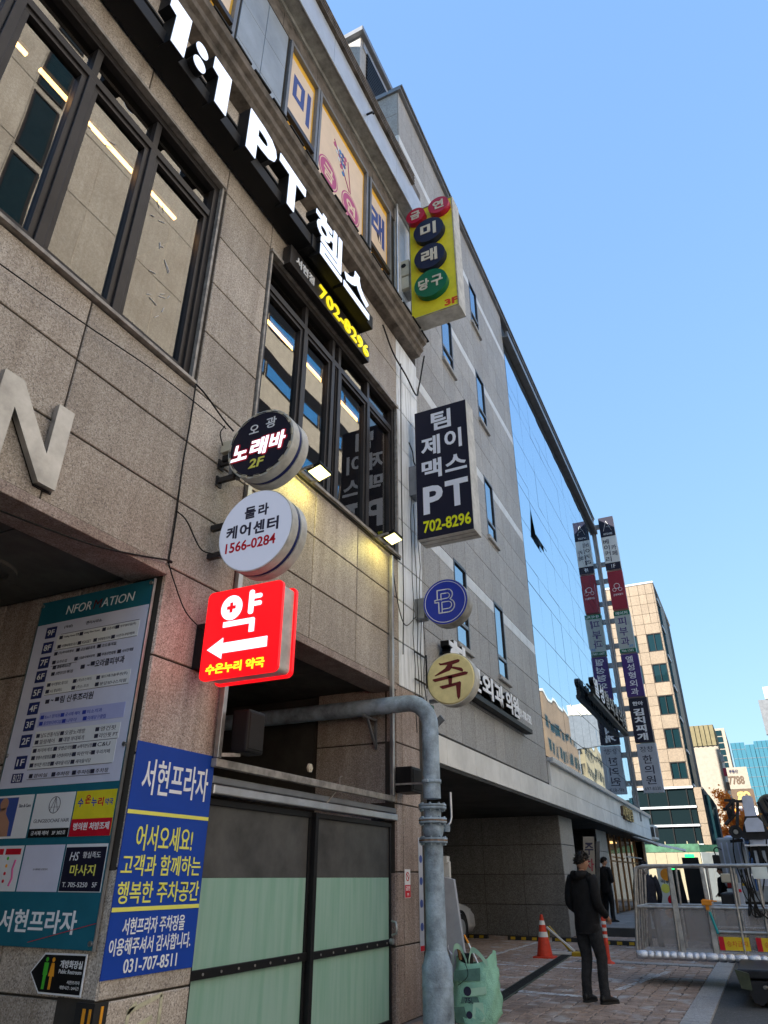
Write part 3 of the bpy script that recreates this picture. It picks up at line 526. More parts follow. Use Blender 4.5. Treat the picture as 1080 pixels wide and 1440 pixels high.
q = G(); q.bar(FA.P(6.25, 12.52, -.034), FA.P(6.8, 11.8, -.034), .02, .004); q.bar(FA.P(6.72, 12.5, -.034), FA.P(6.84, 11.8, -.034), .02, .004); part('printed_cue', q, 'film_pink', wC)
# eave, fascia, rails
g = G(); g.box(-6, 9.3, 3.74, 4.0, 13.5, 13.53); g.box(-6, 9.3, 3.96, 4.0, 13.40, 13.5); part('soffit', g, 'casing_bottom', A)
for i in range(12): panel('fascia_panel', Fr((0, 3.74, 0), (1, 0, 0)), -5.4+i*1.225, -4.175+i*1.225, 13.48, 14.22, 0, .02, 'fascia_alu', A, .003, .007)
g = G(); g.box(-6, 9.3, 3.735, 3.99, 14.22, 14.5)
for z in (14.26, 14.34, 14.43, 14.52): g.box(-6, 8.85, 3.66, 3.735, z, z+.035)
part('gutter', g, 'cornice', A, .004)
g = G()
for i in range(5): g.tube([(-1+i*2.6, 3.74, 13.75), (-1+i*2.6, 3.6, 13.74), (-1+i*2.6, 3.58, 13.68)], .02, 6)
part('eave_bracket', g, 'black', A)
g = G(); g.box(-5, 8.9, 6.0, 6.2, 14.1, 15.2); part('roof_parapet', g, 'cornice', A)
# white trunking pipe on the near end of the grey strip
g = G(); g.tube([(8.52, 3.93, z) for z in (10.2, 11.4, 12.6, 13.4)], .03, 8); part('rain_pipe', g, 'alu', A)

# ---- GATE in the second opening
gt = thing('vehicle_gate', (6.65, 4.1, 0), 'green and dark panelled metal gate with black rails closing the bay beside the blue sign', 'gate')
FG = Fr((0, 4.10, 0), (1, 0, 0))
for (a, b, f) in ((4.9, 6.55, 0), (6.60, 8.34, .03)):
    g = G(); g.fb(FG, a, b, .05, 1.44, 0+f, .02+f); part('lower_sheet', g, 'gate_streak', gt)
    g = G(); g.fb(FG, a, b, 1.442, 1.98, 0+f, .02+f); part('upper_sheet', g, 'gate_dark', gt)
    g = G(); g.fb(FG, a, b, .755, .82, .021+f, .05+f); part('cross_rail', g, 'black', gt, .004)
    g = G(); g.fb(FG, a, b, 1.98, 2.03, f, .045+f); g.fb(FG, a, b, .02, .07, f, .045+f); g.fb(FG, a, a+.035, .07, 1.98, -.03, .04+f); g.fb(FG, b-.035, b, .07, 1.98, -.03, .04+f); part('gate_frame', g, 'black', gt, .004)
    for i in range(7):
        g = G(); g.disc(FG, a+.15+i*(b-a-.3)/6, .787, .010, .05+f, .056+f, 8); part('rivet', g, 'steel_dull', gt)
g = G(); g.fb(FG, 6.55, 6.61, .02, 2.03, .03, .09); part('meeting_post', g, 'black', gt, .004)
g = G(); g.fb(FG, 4.87, 8.43, 2.06, 2.13, -.02, .12, .008); part('header_lower', g, 'alu', gt); g = G(); g.fb(FG, 4.87, 8.43, 2.14, 2.20, -.02, .10, .008); part('header_upper', g, 'frame_grey', gt)
g = G(); g.tube([(8.26, 3.99, .86), (8.26, 3.93, .88), (8.25, 3.92, .93), (8.26, 3.94, .99), (8.28, 4.0, 1.0)], .012, 7); g.disc(FG, 8.28, .80, .03, .08, .12, 14); part('handle', g, 'steel', gt)
# square hanging frame above the gate
hf = thing('metal_frame', (6.5, 3.97, 2.2), 'dull rectangular metal tube frame fixed across the bay above the gate', 'frame')
g = G(); g.box(4.80, 8.26, 3.93, 3.99, 2.26, 2.325); part('bottom_rail', g, 'steel_dull', hf, .004)
for xx, zt in ((4.80, 3.76), (8.19, 5.55)): g = G(); g.box(xx, xx+.05, 3.925, 3.975, 2.33, zt); part('post', g, 'steel', hf, .004)
g = G(); g.disc(FA, 6.27, 2.42, .045, .05, .07, 6); g.disc(FA, 6.27, 2.42, .02, .07, .075, 10); part('clip', g, 'cream_plastic', hf)
g = G(); g.tube([(6.9, 3.95, 2.32), (6.9, 3.95, 2.40), (6.92, 3.93, 2.41)], .008, 6); g.bar((6.9, 3.97, 2.28), (6.68, 4.02, 2.08), .012); part('hook', g, 'steel_dull', hf)

# ---- speakers and boxes
def boxy(name, x0, x1, y0, y1, z0, z1, mat, label, cat, extra=None, bev=.012):
    t = thing(name, ((x0+x1)/2, (y0+y1)/2, z0), label, cat); g = G(); g.box(x0, x1, y0, y1, z0, z1); part('casing', g, mat, t, bev)
    if extra: extra(t)
    return t
def spk(t):
    g = G(); g.fb(Fr((0, 3.74, 0), (1, 0, 0)), 4.95, 5.16, 2.41, 2.71, 0, .008, .004); part('grille', g, 'black_matt', t); g = G(); g.bar((4.87, 3.95, 2.36), (5.0, 3.85, 2.37), .03); part('bracket', g, 'steel_dull', t)
boxy('speaker', 4.93, 5.18, 3.74, 3.92, 2.38, 2.74, 'black', 'black loudspeaker hung at the left corner of the frame above the gate', 'speaker', spk, .02)
def spk2(t):
    g = G(); g.fb(Fr((0, 3.72, 0), (1, 0, 0)), 8.32, 8.58, 2.40, 2.64, 0, .008, .004); part('grille', g, 'black_matt', t)
boxy('speaker', 8.29, 8.61, 3.72, 3.95, 2.37, 2.67, 'black', 'small black box speaker on the stone pier beside the grey pipe', 'speaker', spk2)

# ---- downpipe with valves
dp = thing('drain_pipe', (8.2, 3.42, 0), 'blue-grey painted pipe with flanged valves rising beside the gate and elbowing into the bay', 'pipe')
px_, py_ = 8.2, 3.42
g = G(); g.lathe((px_, py_, 0), [(.165, 0), (.165, .40), (.168, .41), (.168, .44), (.165, .45), (.165, .60), (.15, .63), (.115, .74)], 28); part('lower_sleeve', g, 'pipe_paint', dp)
g = G(); g.lathe((px_, py_, 0), [(.115, .735), (.112, 1.2), (.108, 1.85)], 24); part('pipe_run', g, 'pipe_paint', dp)
g = G(); el = [(px_, py_, 2.27), (px_, py_, 3.12)]+[(px_, py_+.30-.30*math.cos(R(a)), 3.12+.30*math.sin(R(a))) for a in range(15, 91, 15)]+[(px_, 4.2, 3.42), (px_, 6.8, 3.42)]
g.tube(el, .105, 24); part('upper_elbow', g, 'pipe_paint', dp)
def flange(z, rusty=False):
    g = G(); g.lathe((px_, py_, z), [(.11, -.03), (.165, -.028), (.165, -.004), (.15, 0), (.165, .004), (.165, .028), (.11, .03)], 28); f = part('flange', g, 'pipe_paint', dp)
    if rusty: g = G(); g.lathe((px_, py_, z), [(.167, -.006), (.168, 0), (.167, .006)], 28); part('gasket', g, 'rust', f)
    for k in range(8):
        a = k*math.pi/4+.2; g = G(); g.lathe((px_+.138*math.cos(a), py_+.138*math.sin(a), z), [(.014, -.05), (.014, .045)], 6); part('bolt', g, 'pipe_paint', f)
for z, r_ in ((2.18, 0), (2.03, 1), (1.82, 1)): flange(z, r_)
g = G(); g.lathe((px_, py_, 0), [(.09, 1.84), (.115, 1.88), (.125, 1.93), (.115, 1.98), (.09, 2.01)], 24); g.lathe((px_, py_, 0), [(.10, 2.05), (.105, 2.16)], 24); part('valve_body', g, 'pipe_paint', dp)
g = G(); g.tube([(px_+.1, py_, 1.96), (px_+.2, py_-.08, 1.96)], .03, 10); g.lathe((px_+.2, py_-.09, 1.96), [(.04, -.04), (.045, 0), (.04, .04)], 12); part('valve_stem', g, 'pipe_paint', dp)
g = G(); g.tube([(px_+.2, py_-.1, 1.98), (px_+.23, py_-.13, 2.02), (px_+.25, py_-.14, 2.08), (px_+.25, py_-.14, 2.36)], .015, 8); part('lever', g, 'alu', dp)
g = G(); g.lathe((px_, py_, 2.46), [(.108, -.02), (.118, -.02), (.118, .02), (.108, .02)], 24); g.bar((px_-.17, py_, 2.46), (px_+.17, py_, 2.46), .03, .035); part('clamp', g, 'pipe_paint', dp)
g = G(); g.bar((px_+.08, py_, 2.46), (8.25, 4.0, 2.46), .02); part('clamp_arm', g, 'steel_dull', dp)
g = G(); g.bar((8.40, 4.28, 3.30), (8.40, 4.28, 2.92), .03); g.bar((8.40, 4.28, 2.94), (8.15, 4.28, 3.28), .03); g.bar((8.40, 4.28, 3.29), (8.05, 4.28, 3.29), .03); part('wall_bracket', g, 'frame_grey', dp)
g = G(); g.tube([(px_+.105, py_-.05, .9), (px_+.12, py_-.06, .8), (px_+.16, py_-.07, .74), (px_+.1, py_-.14, .70)], .006, 5)
g.add([(px_+.02, py_-.125, .78), (px_+.13, py_-.09, .79), (px_+.19, py_-.07, .66), (px_+.08, py_-.14, .65)], [(0, 1, 2, 3)]); part('torn_wrap', g, 'banner_silver', dp)
pin = thing('inner_pipe', (6.6, 6.6, 0), 'bent grey pipe standing in the dark bay behind the gate', 'pipe')
g = G(); g.tube(spline([(6.9, 7.4, 3.5), (6.75, 6.9, 3.2), (6.65, 6.6, 2.8), (6.63, 6.55, 2.2), (6.63, 6.55, 0)], 4), .09, 14); part('pipe_run', g, 'steel_dull', pin)

# ---- notices
def notice(name, F, u0, u1, v0, v1, mat, label, cat='notice', th=.006, n=.004):
    t = thing(name, F.P((u0+u1)/2, v0, n), label, cat); g = G(); g.fb(F, u0, u1, v0, v1, n, n+th); part('plate', g, mat, t); return t
# big blue sign
t = notice('parking_notice', FA, 3.955, 4.845, .855, 2.345, 'blue_sign', 'blue parking notice with white and yellow Korean text on the pier left of the gate', 'sign')
n0 = .011
txt(FA, '서현프라자', 4.05, 4.79, 1.985, 2.235, n0, 'letter_white', t, .010)
for z in (1.862, 1.252): g = G(); g.fb(FA, 3.957, 4.843, z-.013, z+.013, n0, n0+.002); part('rule', g, 'text_yellow', t)
txt(FA, '어서오세요!', 4.08, 4.68, 1.615, 1.785, n0, 'text_yellow', t, .010); txt(FA, '고객과 함께하는', 3.98, 4.81, 1.455, 1.595-.005, n0, 'text_yellow', t, .010); txt(FA, '행복한 주차공간', 3.98, 4.82, 1.285, 1.42, n0, 'text_yellow', t, .010)
txt(FA, '서현프라자 주차장을', 4.08, 4.70, 1.10, 1.20, n0, 'letter_white', t, .012); txt(FA, '이용해주셔서 감사합니다.', 3.985, 4.79, .985, 1.085, n0, 'letter_white', t, .012); txt(FA, '031-707-8511', 4.14, 4.66, .88, .96, n0, 'letter_white', t, .012)
# no smoking sticker and poster
t = notice('no_smoking_sticker', FA, 8.635, 8.80, 1.22, 1.53, 'card_white', 'small white and red no-smoking sticker on the pier right of the gate', 'sticker', .003)
g = G(); g.fb(FA, 8.64, 8.795, 1.225, 1.36, .008, .009); part('red_field', g, 'red_print', t); g = G(); g.ring(FA, 8.717, 1.45, .038, .05, .008, .010, 24); g.bar(FA.P(8.685, 1.48, .009), FA.P(8.75, 1.42, .009), .01, .002); part('prohibition_ring', g, 'red_print', t)
txt(FA, '금연', 8.66, 8.775, 1.30, 1.35, .009, 'letter_white', t, .02, .001); txt(FA, '구역', 8.69, 8.745, 1.24, 1.275, .009, 'letter_white', t, .02, .001)
t = notice('poster', Fr((9.45, 4, 0), (0, 1, 0)), -.0, .5, .64, 1.9, 'banner_silver', 'worn vertical poster strip on the corner behind the grey pipe', 'poster', .004)
t = notice('poster', FA, 9.06, 9.19, .64, 1.9, 'banner_silver', 'narrow pale poster with dark prints on the wall edge just left of the pipe', 'poster', .004)
for z in (.9, 1.15, 1.4, 1.65): g = G(); g.disc(FA, 9.125, z, .045, .009, .011, 16); part('print', g, 'film_blue', t)
g = G(); g.fb(FA, 9.065, 9.185, .645, .70, .009, .010); part('red_foot', g, 'red_print', t)
g = G()
for a, b in (((4.24, .50), (4.26, .66)), ((4.24, .655), (4.56, .72)), ((4.56, .72), (4.56, .48)), ((4.33, .56), (4.49, .60)), ((4.26, .66), (4.32, .70))): g.bar(FA.P(*a, .004), FA.P(*b, .004), .028, .003, upv=(0, 1, 0))
single('masking_tape', g, 'tape', 'torn outline of yellowed masking tape on the stone below the blue sign', 'tape')
# restroom plate on the jamb
FJ = Fr((3.95, 5.38, 1.02), (0, -1, 0))
t = thing('restroom_sign', (3.945, 4.35, .77), 'black arrow-shaped restroom plate with green and orange figures under the information board', 'sign')
P_ = [(.76, -.14), (.87, -.025), (1.26, -.02), (1.26, -.255), (.87, -.255)][::-1]
g = G(); g.prism(FJ, P_, .006, .012); part('rim', g, 'letter_white', t)
g = G(); g.prism(FJ, [(.772, -.14), (.876, -.036), (1.249, -.031), (1.249, -.244), (.876, -.244)][::-1], .012, .014); part('plate', g, 'black', t)
for cu, mt, fem in ((.905, 'green_print', 0), (.965, 'orange_print', 1)):
    g = G(); g.disc(FJ, cu, -.062, .013, .014, .016, 16)
    if fem: g.prism(FJ, [(cu-.012, -.08), (cu-.026, -.155), (cu-.01, -.155), (cu-.01, -.228), (cu-.002, -.228), (cu-.002, -.155), (cu+.002, -.155), (cu+.002, -.228), (cu+.01, -.228), (cu+.01, -.155), (cu+.026, -.155), (cu+.012, -.08)], .014, .016)
    else: g.prism(FJ, [(cu-.02, -.08), (cu-.02, -.15), (cu-.013, -.15), (cu-.012, -.228), (cu-.002, -.228), (cu-.001, -.16), (cu+.001, -.16), (cu+.002, -.228), (cu+.012, -.228), (cu+.013, -.15), (cu+.02, -.15), (cu+.02, -.08)], .014, .016)
    part('figure', g, mt, t)
txt(FJ, '개방화장실', 1.03, 1.235, -.105, -.06, .014, 'letter_white', t, .02, .001); txt(FJ, 'Public Restroom', 1.03, 1.235, -.135, -.112, .014, 'letter_white', t, 0, .001)
txt(FJ, '서현프라자', 1.12, 1.235, -.19, -.17, .014, 'letter_white', t, .0, .001); txt(FJ, '개방시간 : 24시간', 1.06, 1.235, -.22, -.20, .014, 'letter_white', t, 0, .001)
t = thing('corner_guard', (3.95, 4, 0), 'black corner guard with orange stripes at the foot of the pier', 'corner guard')
g = G(); g.box(3.935, 3.946, 3.99, 4.14, .1, .74); g.box(3.935, 4.05, 3.98, 3.989, .1, .74); part('guard', g, 'rubber', t)
g = G(); g.box(3.931, 3.935, 4.05, 4.075, .12, .71); g.box(3.931, 3.935, 4.00, 4.02, .12, .71); g.box(3.99, 4.01, 3.975, 3.98, .12, .72); part('stripe', g, 'orange_print', t)

# ---- information board
IB = thing('information_board', (3.94, 4.7, 1.02), 'tall teal and white tenant information board on the passage jamb left of the blue sign', 'sign')
g = G(); g.fb(FJ, 0, 1.315, 0, 2.615, .012, .03); part('board', g, 'board_teal', IB, .003)
for u in (.02, 1.295):
    for v in (.04, 1.3, 2.58): g = G(); g.disc(FJ, u, v, .016, .03, .045, 14); part('stud', g, 'steel', IB)
g = G(); g.fb(FJ, .012, 1.303, 1.045, 2.395, .03, .032); part('list_sheet', g, 'board_white', IB)
for a_, b_ in ((-.006, 0), (1.315, 1.322)): g = G(); g.fb(FJ, a_, b_, -.004, 2.62, .008, .034); part('edge_trim', g, 'steel', IB)
txt(FJ, 'NFOR', .34, .64, 2.455, 2.535, .03, 'letter_white', IB, 0, .002, slant=.12); txt(FJ, 'M', .665, .75, 2.455, 2.535, .03, 'juk_brown', IB, 0, .002, slant=.12); txt(FJ, 'ATION', .76, 1.12, 2.455, 2.535, .03, 'letter_white', IB, 0, .002, slant=.12)
nn = .032
for s_, v in (('9F', 2.31), ('8F', 2.175), ('7F', 2.045), ('6F', 1.925), ('5F', 1.79), ('4F', 1.66), ('3F', 1.53), ('2F', 1.40), ('1F', 1.235), ('B123', 1.118)):
    h_ = .05 if v > 1.2 else .034
    g = G(); g.fb(FJ, .14, .265, v-h_, v+h_, nn, nn+.002); q = part('floor_tag', g, 'navy_print', IB); txt(FJ, s_, .16, .245, v-.026, v+.026, nn+.002, 'letter_white', q, 0 if len(s_) > 2 else .01, .001)
for (u0, u1, v0, v1, mt) in ((.30, 1.235, 2.135, 2.27, 'card_white'), (.29, 1.23, 1.755, 1.87, 'card_white'), (.30, 1.235, 1.50, 1.615, 'card_blue'), (.30, 1.22, 1.35, 1.465, 'card_white'), (.30, 1.21, 1.175, 1.345, 'card_white')):
    g = G(); g.fb(FJ, u0, u1, v0, v1, nn, nn+.003); part('paper_strip', g, mt, IB)
rows = [(2.335, .024, [(.36, .46, '(옥상)'), (.62, .80, '관리사무소')], 0), (2.245, .020, [(.38, .56, 'Healing Home 정헬'), (.62, .80, 'Living New Home'), (.88, .98, '요조사랑'), (1.03, 1.2, '법무법인길(주)')], 1), (2.165, .020, [(.38, .56, '티앤씨파트너스'), (.62, .72, 'KGASSET'), (.80, .94, '현대에셋코리아'), (1.0, 1.2, '(사)한국노후설계협회')], 1),
        (2.105, .022, [(.36, .54, '(주)하이로정보'), (.62, .78, '금산세무회계'), (.86, 1.02, '코오롱개발'), ], 1), (2.03, .022, [(.36, .48, '요가수업'), (.62, .8, '(사)한국예지문화'), (.88, 1.03, '부동산컨설팅'), (1.1, 1.22, '시사건개발')], 1),
        (1.985, .022, [(.38, .54, '풀잎세이브존')], 1), (1.93, .022, [(.38, .58, '신한라이프 메디컬')], 1), (1.84, .022, [(.36, .55, '마이멜레스튜디오'), (.66, .82, '(주)코스마드'), (.92, 1.2, '월드테크솔루션(주)')], 1), (1.785, .022, [(.36, .5, 'H.S 황실족도'), (.66, .8, '(주)느프트'), (.92, 1.2, '분당보나스의원')], 1),
        (1.575, .024, [(.37, .54, 'B.n.1 한의원'), (.60, .76, '궁서채 헤어'), (.84, 1.0, '미소치과')], 2), (1.525, .024, [(.37, .57, '올댓뷰티바디샵'), (.63, .74, '나무야'), (.86, 1.05, '미래당구클럽')], 2),
        (1.43, .028, [(.37, .58, '남도전통식당'), (.64, .86, '오광노래방'), (1.02, 1.18, '영건핏')], 1), (1.38, .028, [(.37, .54, '힐링헤어'), (.64, .86, '대영 부대찌개'), (1.02, 1.21, '라인핏 PT')], 1),
        (1.315, .024, [(.37, .54, '파리바게뜨'), (.60, .76, '왓쌥김치탕'), (.81, .96, 'sk매직분당점'), (1.02, 1.15, 'C&U')], 1), (1.26, .024, [(.37, .54, '봉평수산물횟집'), (.60, .78, '수련데이피부관리'), (.82, .98, '파란약국'), (1.02, 1.16, '우리카페')], 1), (1.205, .024, [(.37, .54, '쁘리콘 키즈랩'), (.60, .76, '새마을식당'), (.82, .98, '새마을식당')], 1),
        (1.125, .024, [(.39, .54, '경비실'), (.64, .78, '주차장'), (.86, 1.0, '주차장'), (1.05, 1.18, '주차장')], 1)]
for v, h_, its, kind_ in rows:
    for u0, u1, s_ in its:
        ink = 'print_blue' if kind_ == 2 else 'ink'
        txt(FJ, s_, u0, u1, v-h_*.62, v+h_*.62, nn+.003, ink, IB, .004, .0008)
        if kind_: g = G(); g.fb(FJ, u0-.052, u0-.012, v-.015, v+.015, nn+.003, nn+.004); part('room_tag', g, ink, IB)
txt(FJ, '오라클피부과', .82, 1.14, 1.93, 1.99, nn+.001, 'ink', IB, .02, .001); txt(FJ, '~', .73, .76, 1.95, 1.965, nn, 'ink', IB, .02, .001); txt(FJ, '림 산후조리원', .50, .87, 1.675, 1.735, nn+.001, 'ink', IB, .02, .001); txt(FJ, '~', .39, .42, 1.70, 1.715, nn, 'ink', IB, .02, .001)
for u, v in ((.66, 1.95), (.77, 1.965), (.33, 1.70), (.44, 1.71)): g = G(); g.fb(FJ, u, u+.045, v-.015, v+.018, nn, nn+.002); part('room_tag', g, 'ink', IB)
for v, a, b in ((2.137, .3, 1.23), (1.757, .3, 1.23), (2.275, .34, 1.23), (1.347, .3, 1.21), (1.173, .3, 1.2), (1.10, .32, 1.2), (2.0, .3, .6)): g = G(); g.fb(FJ, a, b, v-.0015, v+.0015, nn+.003, nn+.004); part('rule', g, 'ink', IB)
def card(u0, u1, v0, v1, mt): g = G(); g.fb(FJ, u0, u1, v0, v1, .03, .033); return part('advert_card', g, mt, IB)
c_ = card(.0, .445, .685, .99, 'card_white'); g = G(); g.fb(FJ, .01, .28, .70, .975, .033, .034); part('photo', g, 'film_blue', c_)
g = G(); g.prism(FJ, [(.02, .70), (.24, .70), (.23, .80), (.17, .86), (.165, .9), (.10, .9), (.095, .86), (.03, .82)], .034, .035); g.disc(FJ, .13, .93, .045, .034, .035, 20); part('photo_figure', g, 'skin', c_)
txt(FJ, 'Skin & Care', .3, .43, .90, .925, .034, 'ink', c_, 0, .001)
c_ = card(.47, .885, .685, .99, 'card_white'); g = G(); g.ring(FJ, .69, .905, .055, .059, .033, .035, 36)
for a, b in (((.69, .96), (.65, .865)), ((.69, .96), (.73, .865)), ((.64, .89), (.74, .89)), ((.69, .96), (.69, .85))): g.bar(FJ.P(*a, .034), FJ.P(*b, .034), .003, .002)
part('logo', g, 'ink', c_); txt(FJ, 'GUNGSEOCHAE HAIR', .50, .87, .785, .81, .033, 'ink', c_, 0, .001); g = G(); g.fb(FJ, .47, .885, .685, .745, .033, .035); part('black_strip', g, 'black', c_); txt(FJ, '궁서채 헤어   3F 302호', .50, .86, .70, .73, .035, 'letter_white', c_, 0, .001)
c_ = card(.90, 1.30, .685, .99, 'sign_yellow'); g = G(); g.fb(FJ, .90, 1.30, .685, .80, .033, .035); part('red_strip', g, 'red_print', c_); txt(FJ, '병의원 처방조제', .93, 1.28, .725, .775, .035, 'letter_white', c_, .02, .001)
for s_, a, mt in (('수', .93, 'print_blue'), ('온', 1.0, 'red_print'), ('누', 1.065, 'print_blue'), ('리', 1.13, 'red_print')): txt(FJ, s_, a, a+.055, .88+(.02 if s_ == '온' else 0), .94+(.02 if s_ == '온' else 0), .033, mt, c_, .03, .001)
txt(FJ, '약국', 1.20, 1.28, .885, .93, .033, 'print_blue', c_, .02, .001)
c_ = card(.06, .455, .335, .635, 'card_white')
for a in (.08, .27): g = G(); g.fb(FJ, a, a+.165, .575, .615, .033, .035); part('red_strip', g, 'red_print', c_)
g = G(); g.fb(FJ, .08, .2, .36, .56, .033, .034); part('teal_field', g, 'board_teal', c_)
for i in range(4): g = G(); g.disc(FJ, .31, .55-i*.05, .012, .033, .035, 10); part('dot', g, ('green_print', 'orange_print', 'red_print', 'red_print')[i], c_)
g = G(); g.tube([FJ.P(.40, .54, .035), FJ.P(.385, .48, .035), FJ.P(.40, .42, .035), FJ.P(.38, .37, .035)], .008, 6); part('brush', g, 'film_pink', c_)
c_ = card(.475, .88, .335, .635, 'board_white'); txt(FJ, '궁서채네일 올댓뷰티', .60, .75, .47, .483, .033, 'ink', c_, 0, .001)
c_ = card(.90, 1.30, .335, .635, 'card_white'); g = G(); g.fb(FJ, .905, 1.295, .34, .615, .033, .035); part('black_field', g, 'pt_black', c_)
txt(FJ, 'HS', .96, 1.04, .53, .585, .035, 'letter_white', c_, 0, .001, slant=.2); txt(FJ, '황실족도', 1.08, 1.25, .545, .585, .035, 'letter_white', c_, 0, .001); txt(FJ, '마사지', .98, 1.22, .435, .505, .035, 'text_yellow', c_, .01, .001); txt(FJ, 'T. 705-5250   5F', .93, 1.26, .365, .395, .035, 'letter_white', c_, 0, .001)
txt(FJ, '서현프라자', .36, 1.13, .085, .225, .03, 'letter_white', IB, .02, .002); g = G(); g.bar(FJ.P(.70, .03, .033), FJ.P(1.31, .155, .033), .006, .003); part('red_stroke', g, 'red_print', IB)

# ---- steel letters over the passage
for s_, a, b in (('N', 2.16, 2.76), ('A', 1.35, 1.98)):
    FL = Fr((0, 3.95, 0), (1, 0, 0))
    t = thing('steel_letter', ((a+b)/2, 3.95, 3.83), 'brushed steel letter %s standing off the stone above the passage' % s_, 'letter')
    if s_ == 'N': pts = [(2.16, 3.84), (2.16, 4.50), (2.31, 4.50), (2.61, 4.07), (2.61, 4.50), (2.745, 4.50), (2.745, 3.84), (2.60, 3.84), (2.295, 4.27), (2.295, 3.84)]
    else: pts = [(1.35, 3.84), (1.58, 4.5), (1.76, 4.5), (1.98, 3.84), (1.83, 3.84), (1.78, 3.98), (1.55, 3.98), (1.5, 3.84)]
    g = G(); g.prism(FL, pts[::-1], -.03, .02); part('face', g, 'steel', t, .003); g = G(); g.prism(FL, [(u+.012, v-.012) for u, v in pts][::-1], -.045, -.031); part('backing', g, 'black', t)

# ================================================================== GREY STONE AND GLASS BUILDING
B = thing('office_building', (9.7, 4.4, 0), 'grey stone office block with blue mirror glass wing beyond the brown plaza building', 'building')
ST = 8.95; EN = 26.6; TOP = 19.3
def bs(u0, u1, v0, v1, n0, n1, g=None, ch=0):
    g = g or G(); return g.fb(FB, u0, u1, v0, v1, n0, n1, ch)
wins = [(c, r) for c in ((2.45, 3.23), (5.17, 5.93)) for r in ((5.42, 7.2), (8.9, 10.65), (12.42, 14.12), (15.9, 17.62))]
g = G()
# backing wall cut round the windows
zs = [3.5]+[z for r in ((5.42, 7.2), (8.9, 10.65), (12.42, 14.12), (15.9, 17.62)) for z in r]+[TOP]
for i in range(0, len(zs), 2): bs(0, ST, zs[i], zs[i+1], -.35, -.02, g)
for i in range(1, len(zs)-1, 2):
    for a, b in ((0, 2.45), (3.23, 5.17), (5.93, ST)): bs(a, b, zs[i], zs[i+1], -.35, -.02, g)
bs(0, .3, 3.5, TOP, -9, -.35, g); bs(.3, EN, 3.5, 3.7, -9, -.4, g); bs(.3, EN, TOP-.4, TOP-.3, -9, -.4, g); bs(.3, EN, 3.7, TOP-.4, -9, -8.8, g); bs(EN-.3, EN, 3.7, TOP-.4, -8.8, -.35, g); bs(ST, EN, 3.5, TOP, -.35, -.12, g)
part('wall', g, 'joint_grey', B)
xs_ = [0, .82, 1.64, 2.45, 3.23, 3.88, 4.52, 5.17, 5.93, 6.68, 7.43, 8.19, ST]
tops = [7.2, 10.65, 14.12, 17.62]
rowz = []
z0 = 3.55
for k, tp in enumerate(tops):
    n_ = 4; b0 = z0
    for i in range(n_): rowz.append((b0+(tp-.33-b0)*i/n_, b0+(tp-.33-b0)*(i+1)/n_, 's'))
    rowz.append((tp-.33, tp-.05, 'b')); z0 = tp-.05
rowz += [(z0, z0+.85, 's'), (z0+.85, TOP, 's')]
def clear(a, b, c, d):
    """pieces of a slab left over outside the windows (vertical cuts only)"""
    out = [(c, d)]
    for (wa, wb), (wc, wd) in wins:
        if b <= wa+.01 or a >= wb-.01: continue
        nx = []
        for q, r in out:
            if r <= wc+.01 or q >= wd-.01: nx.append((q, r)); continue
            if wc-q > .06: nx.append((q, wc))
            if r-wd > .06: nx.append((wd, r))
        out = nx
    return out
for c, d_, kd in rowz:
    for a, b in zip(xs_, xs_[1:]):
        for q, r in clear(a, b, c, d_): panel('stone_panel', FB, a, b, q, r, -.02+jit(.001), jit(.001), 'band_pale' if kd == 'b' else 'granite_grey', B, .004, .010)
FBs = Fr((9.7, 4.4, 0), (BS, -1, 0)) # short side facing the camera
for i, (c, d_, kd) in enumerate(rowz[8:]):
    for k in range(4): panel('stone_panel', FBs, -.02-(k+1)*.9, -.02-k*.9, c, d_, -.01, .008, 'band_pale' if kd == 'b' else 'granite_grey', B, .004, .010)
for (a, b), (c, d_) in wins:
    g = G(); t_ = .06
    for q in ((a, b, c, c+t_), (a, b, d_-t_, d_), (a, a+t_, c+t_, d_-t_), (b-t_, b, c+t_, d_-t_)): bs(*q, -.10, .004, g)
    f = part('window', g, 'dark_frame', B, .003); zt = c+.48
    g = bs(a+t_, b-t_, zt-.035, zt+.035, -.09, .002); part('transom', g, 'frame_grey', f)
    for q, r in ((c+t_, zt-.035), (zt+.035, d_-t_)): g = bs(a+t_-.003, b-t_+.003, q-.003, r+.003, -.04, -.03); part('pane', g, 'blue_glass', f)
    g = bs(a-.06, b+.06, c-.10, c, -.02, .07, None, .01); part('sill', g, 'granite_grey', f)
# parapet cap
g = bs(-.06, EN+.3, TOP, TOP+.10, -.30, .09); bs(-.06, EN+.3, TOP+.10, TOP+.16, -.26, .14, g); part('parapet_cap', g, 'frame_grey', B, .006)
g = bs(-.06, .3, TOP, TOP+.15, -9, -.31); part('side_cap', g, 'frame_grey', B)
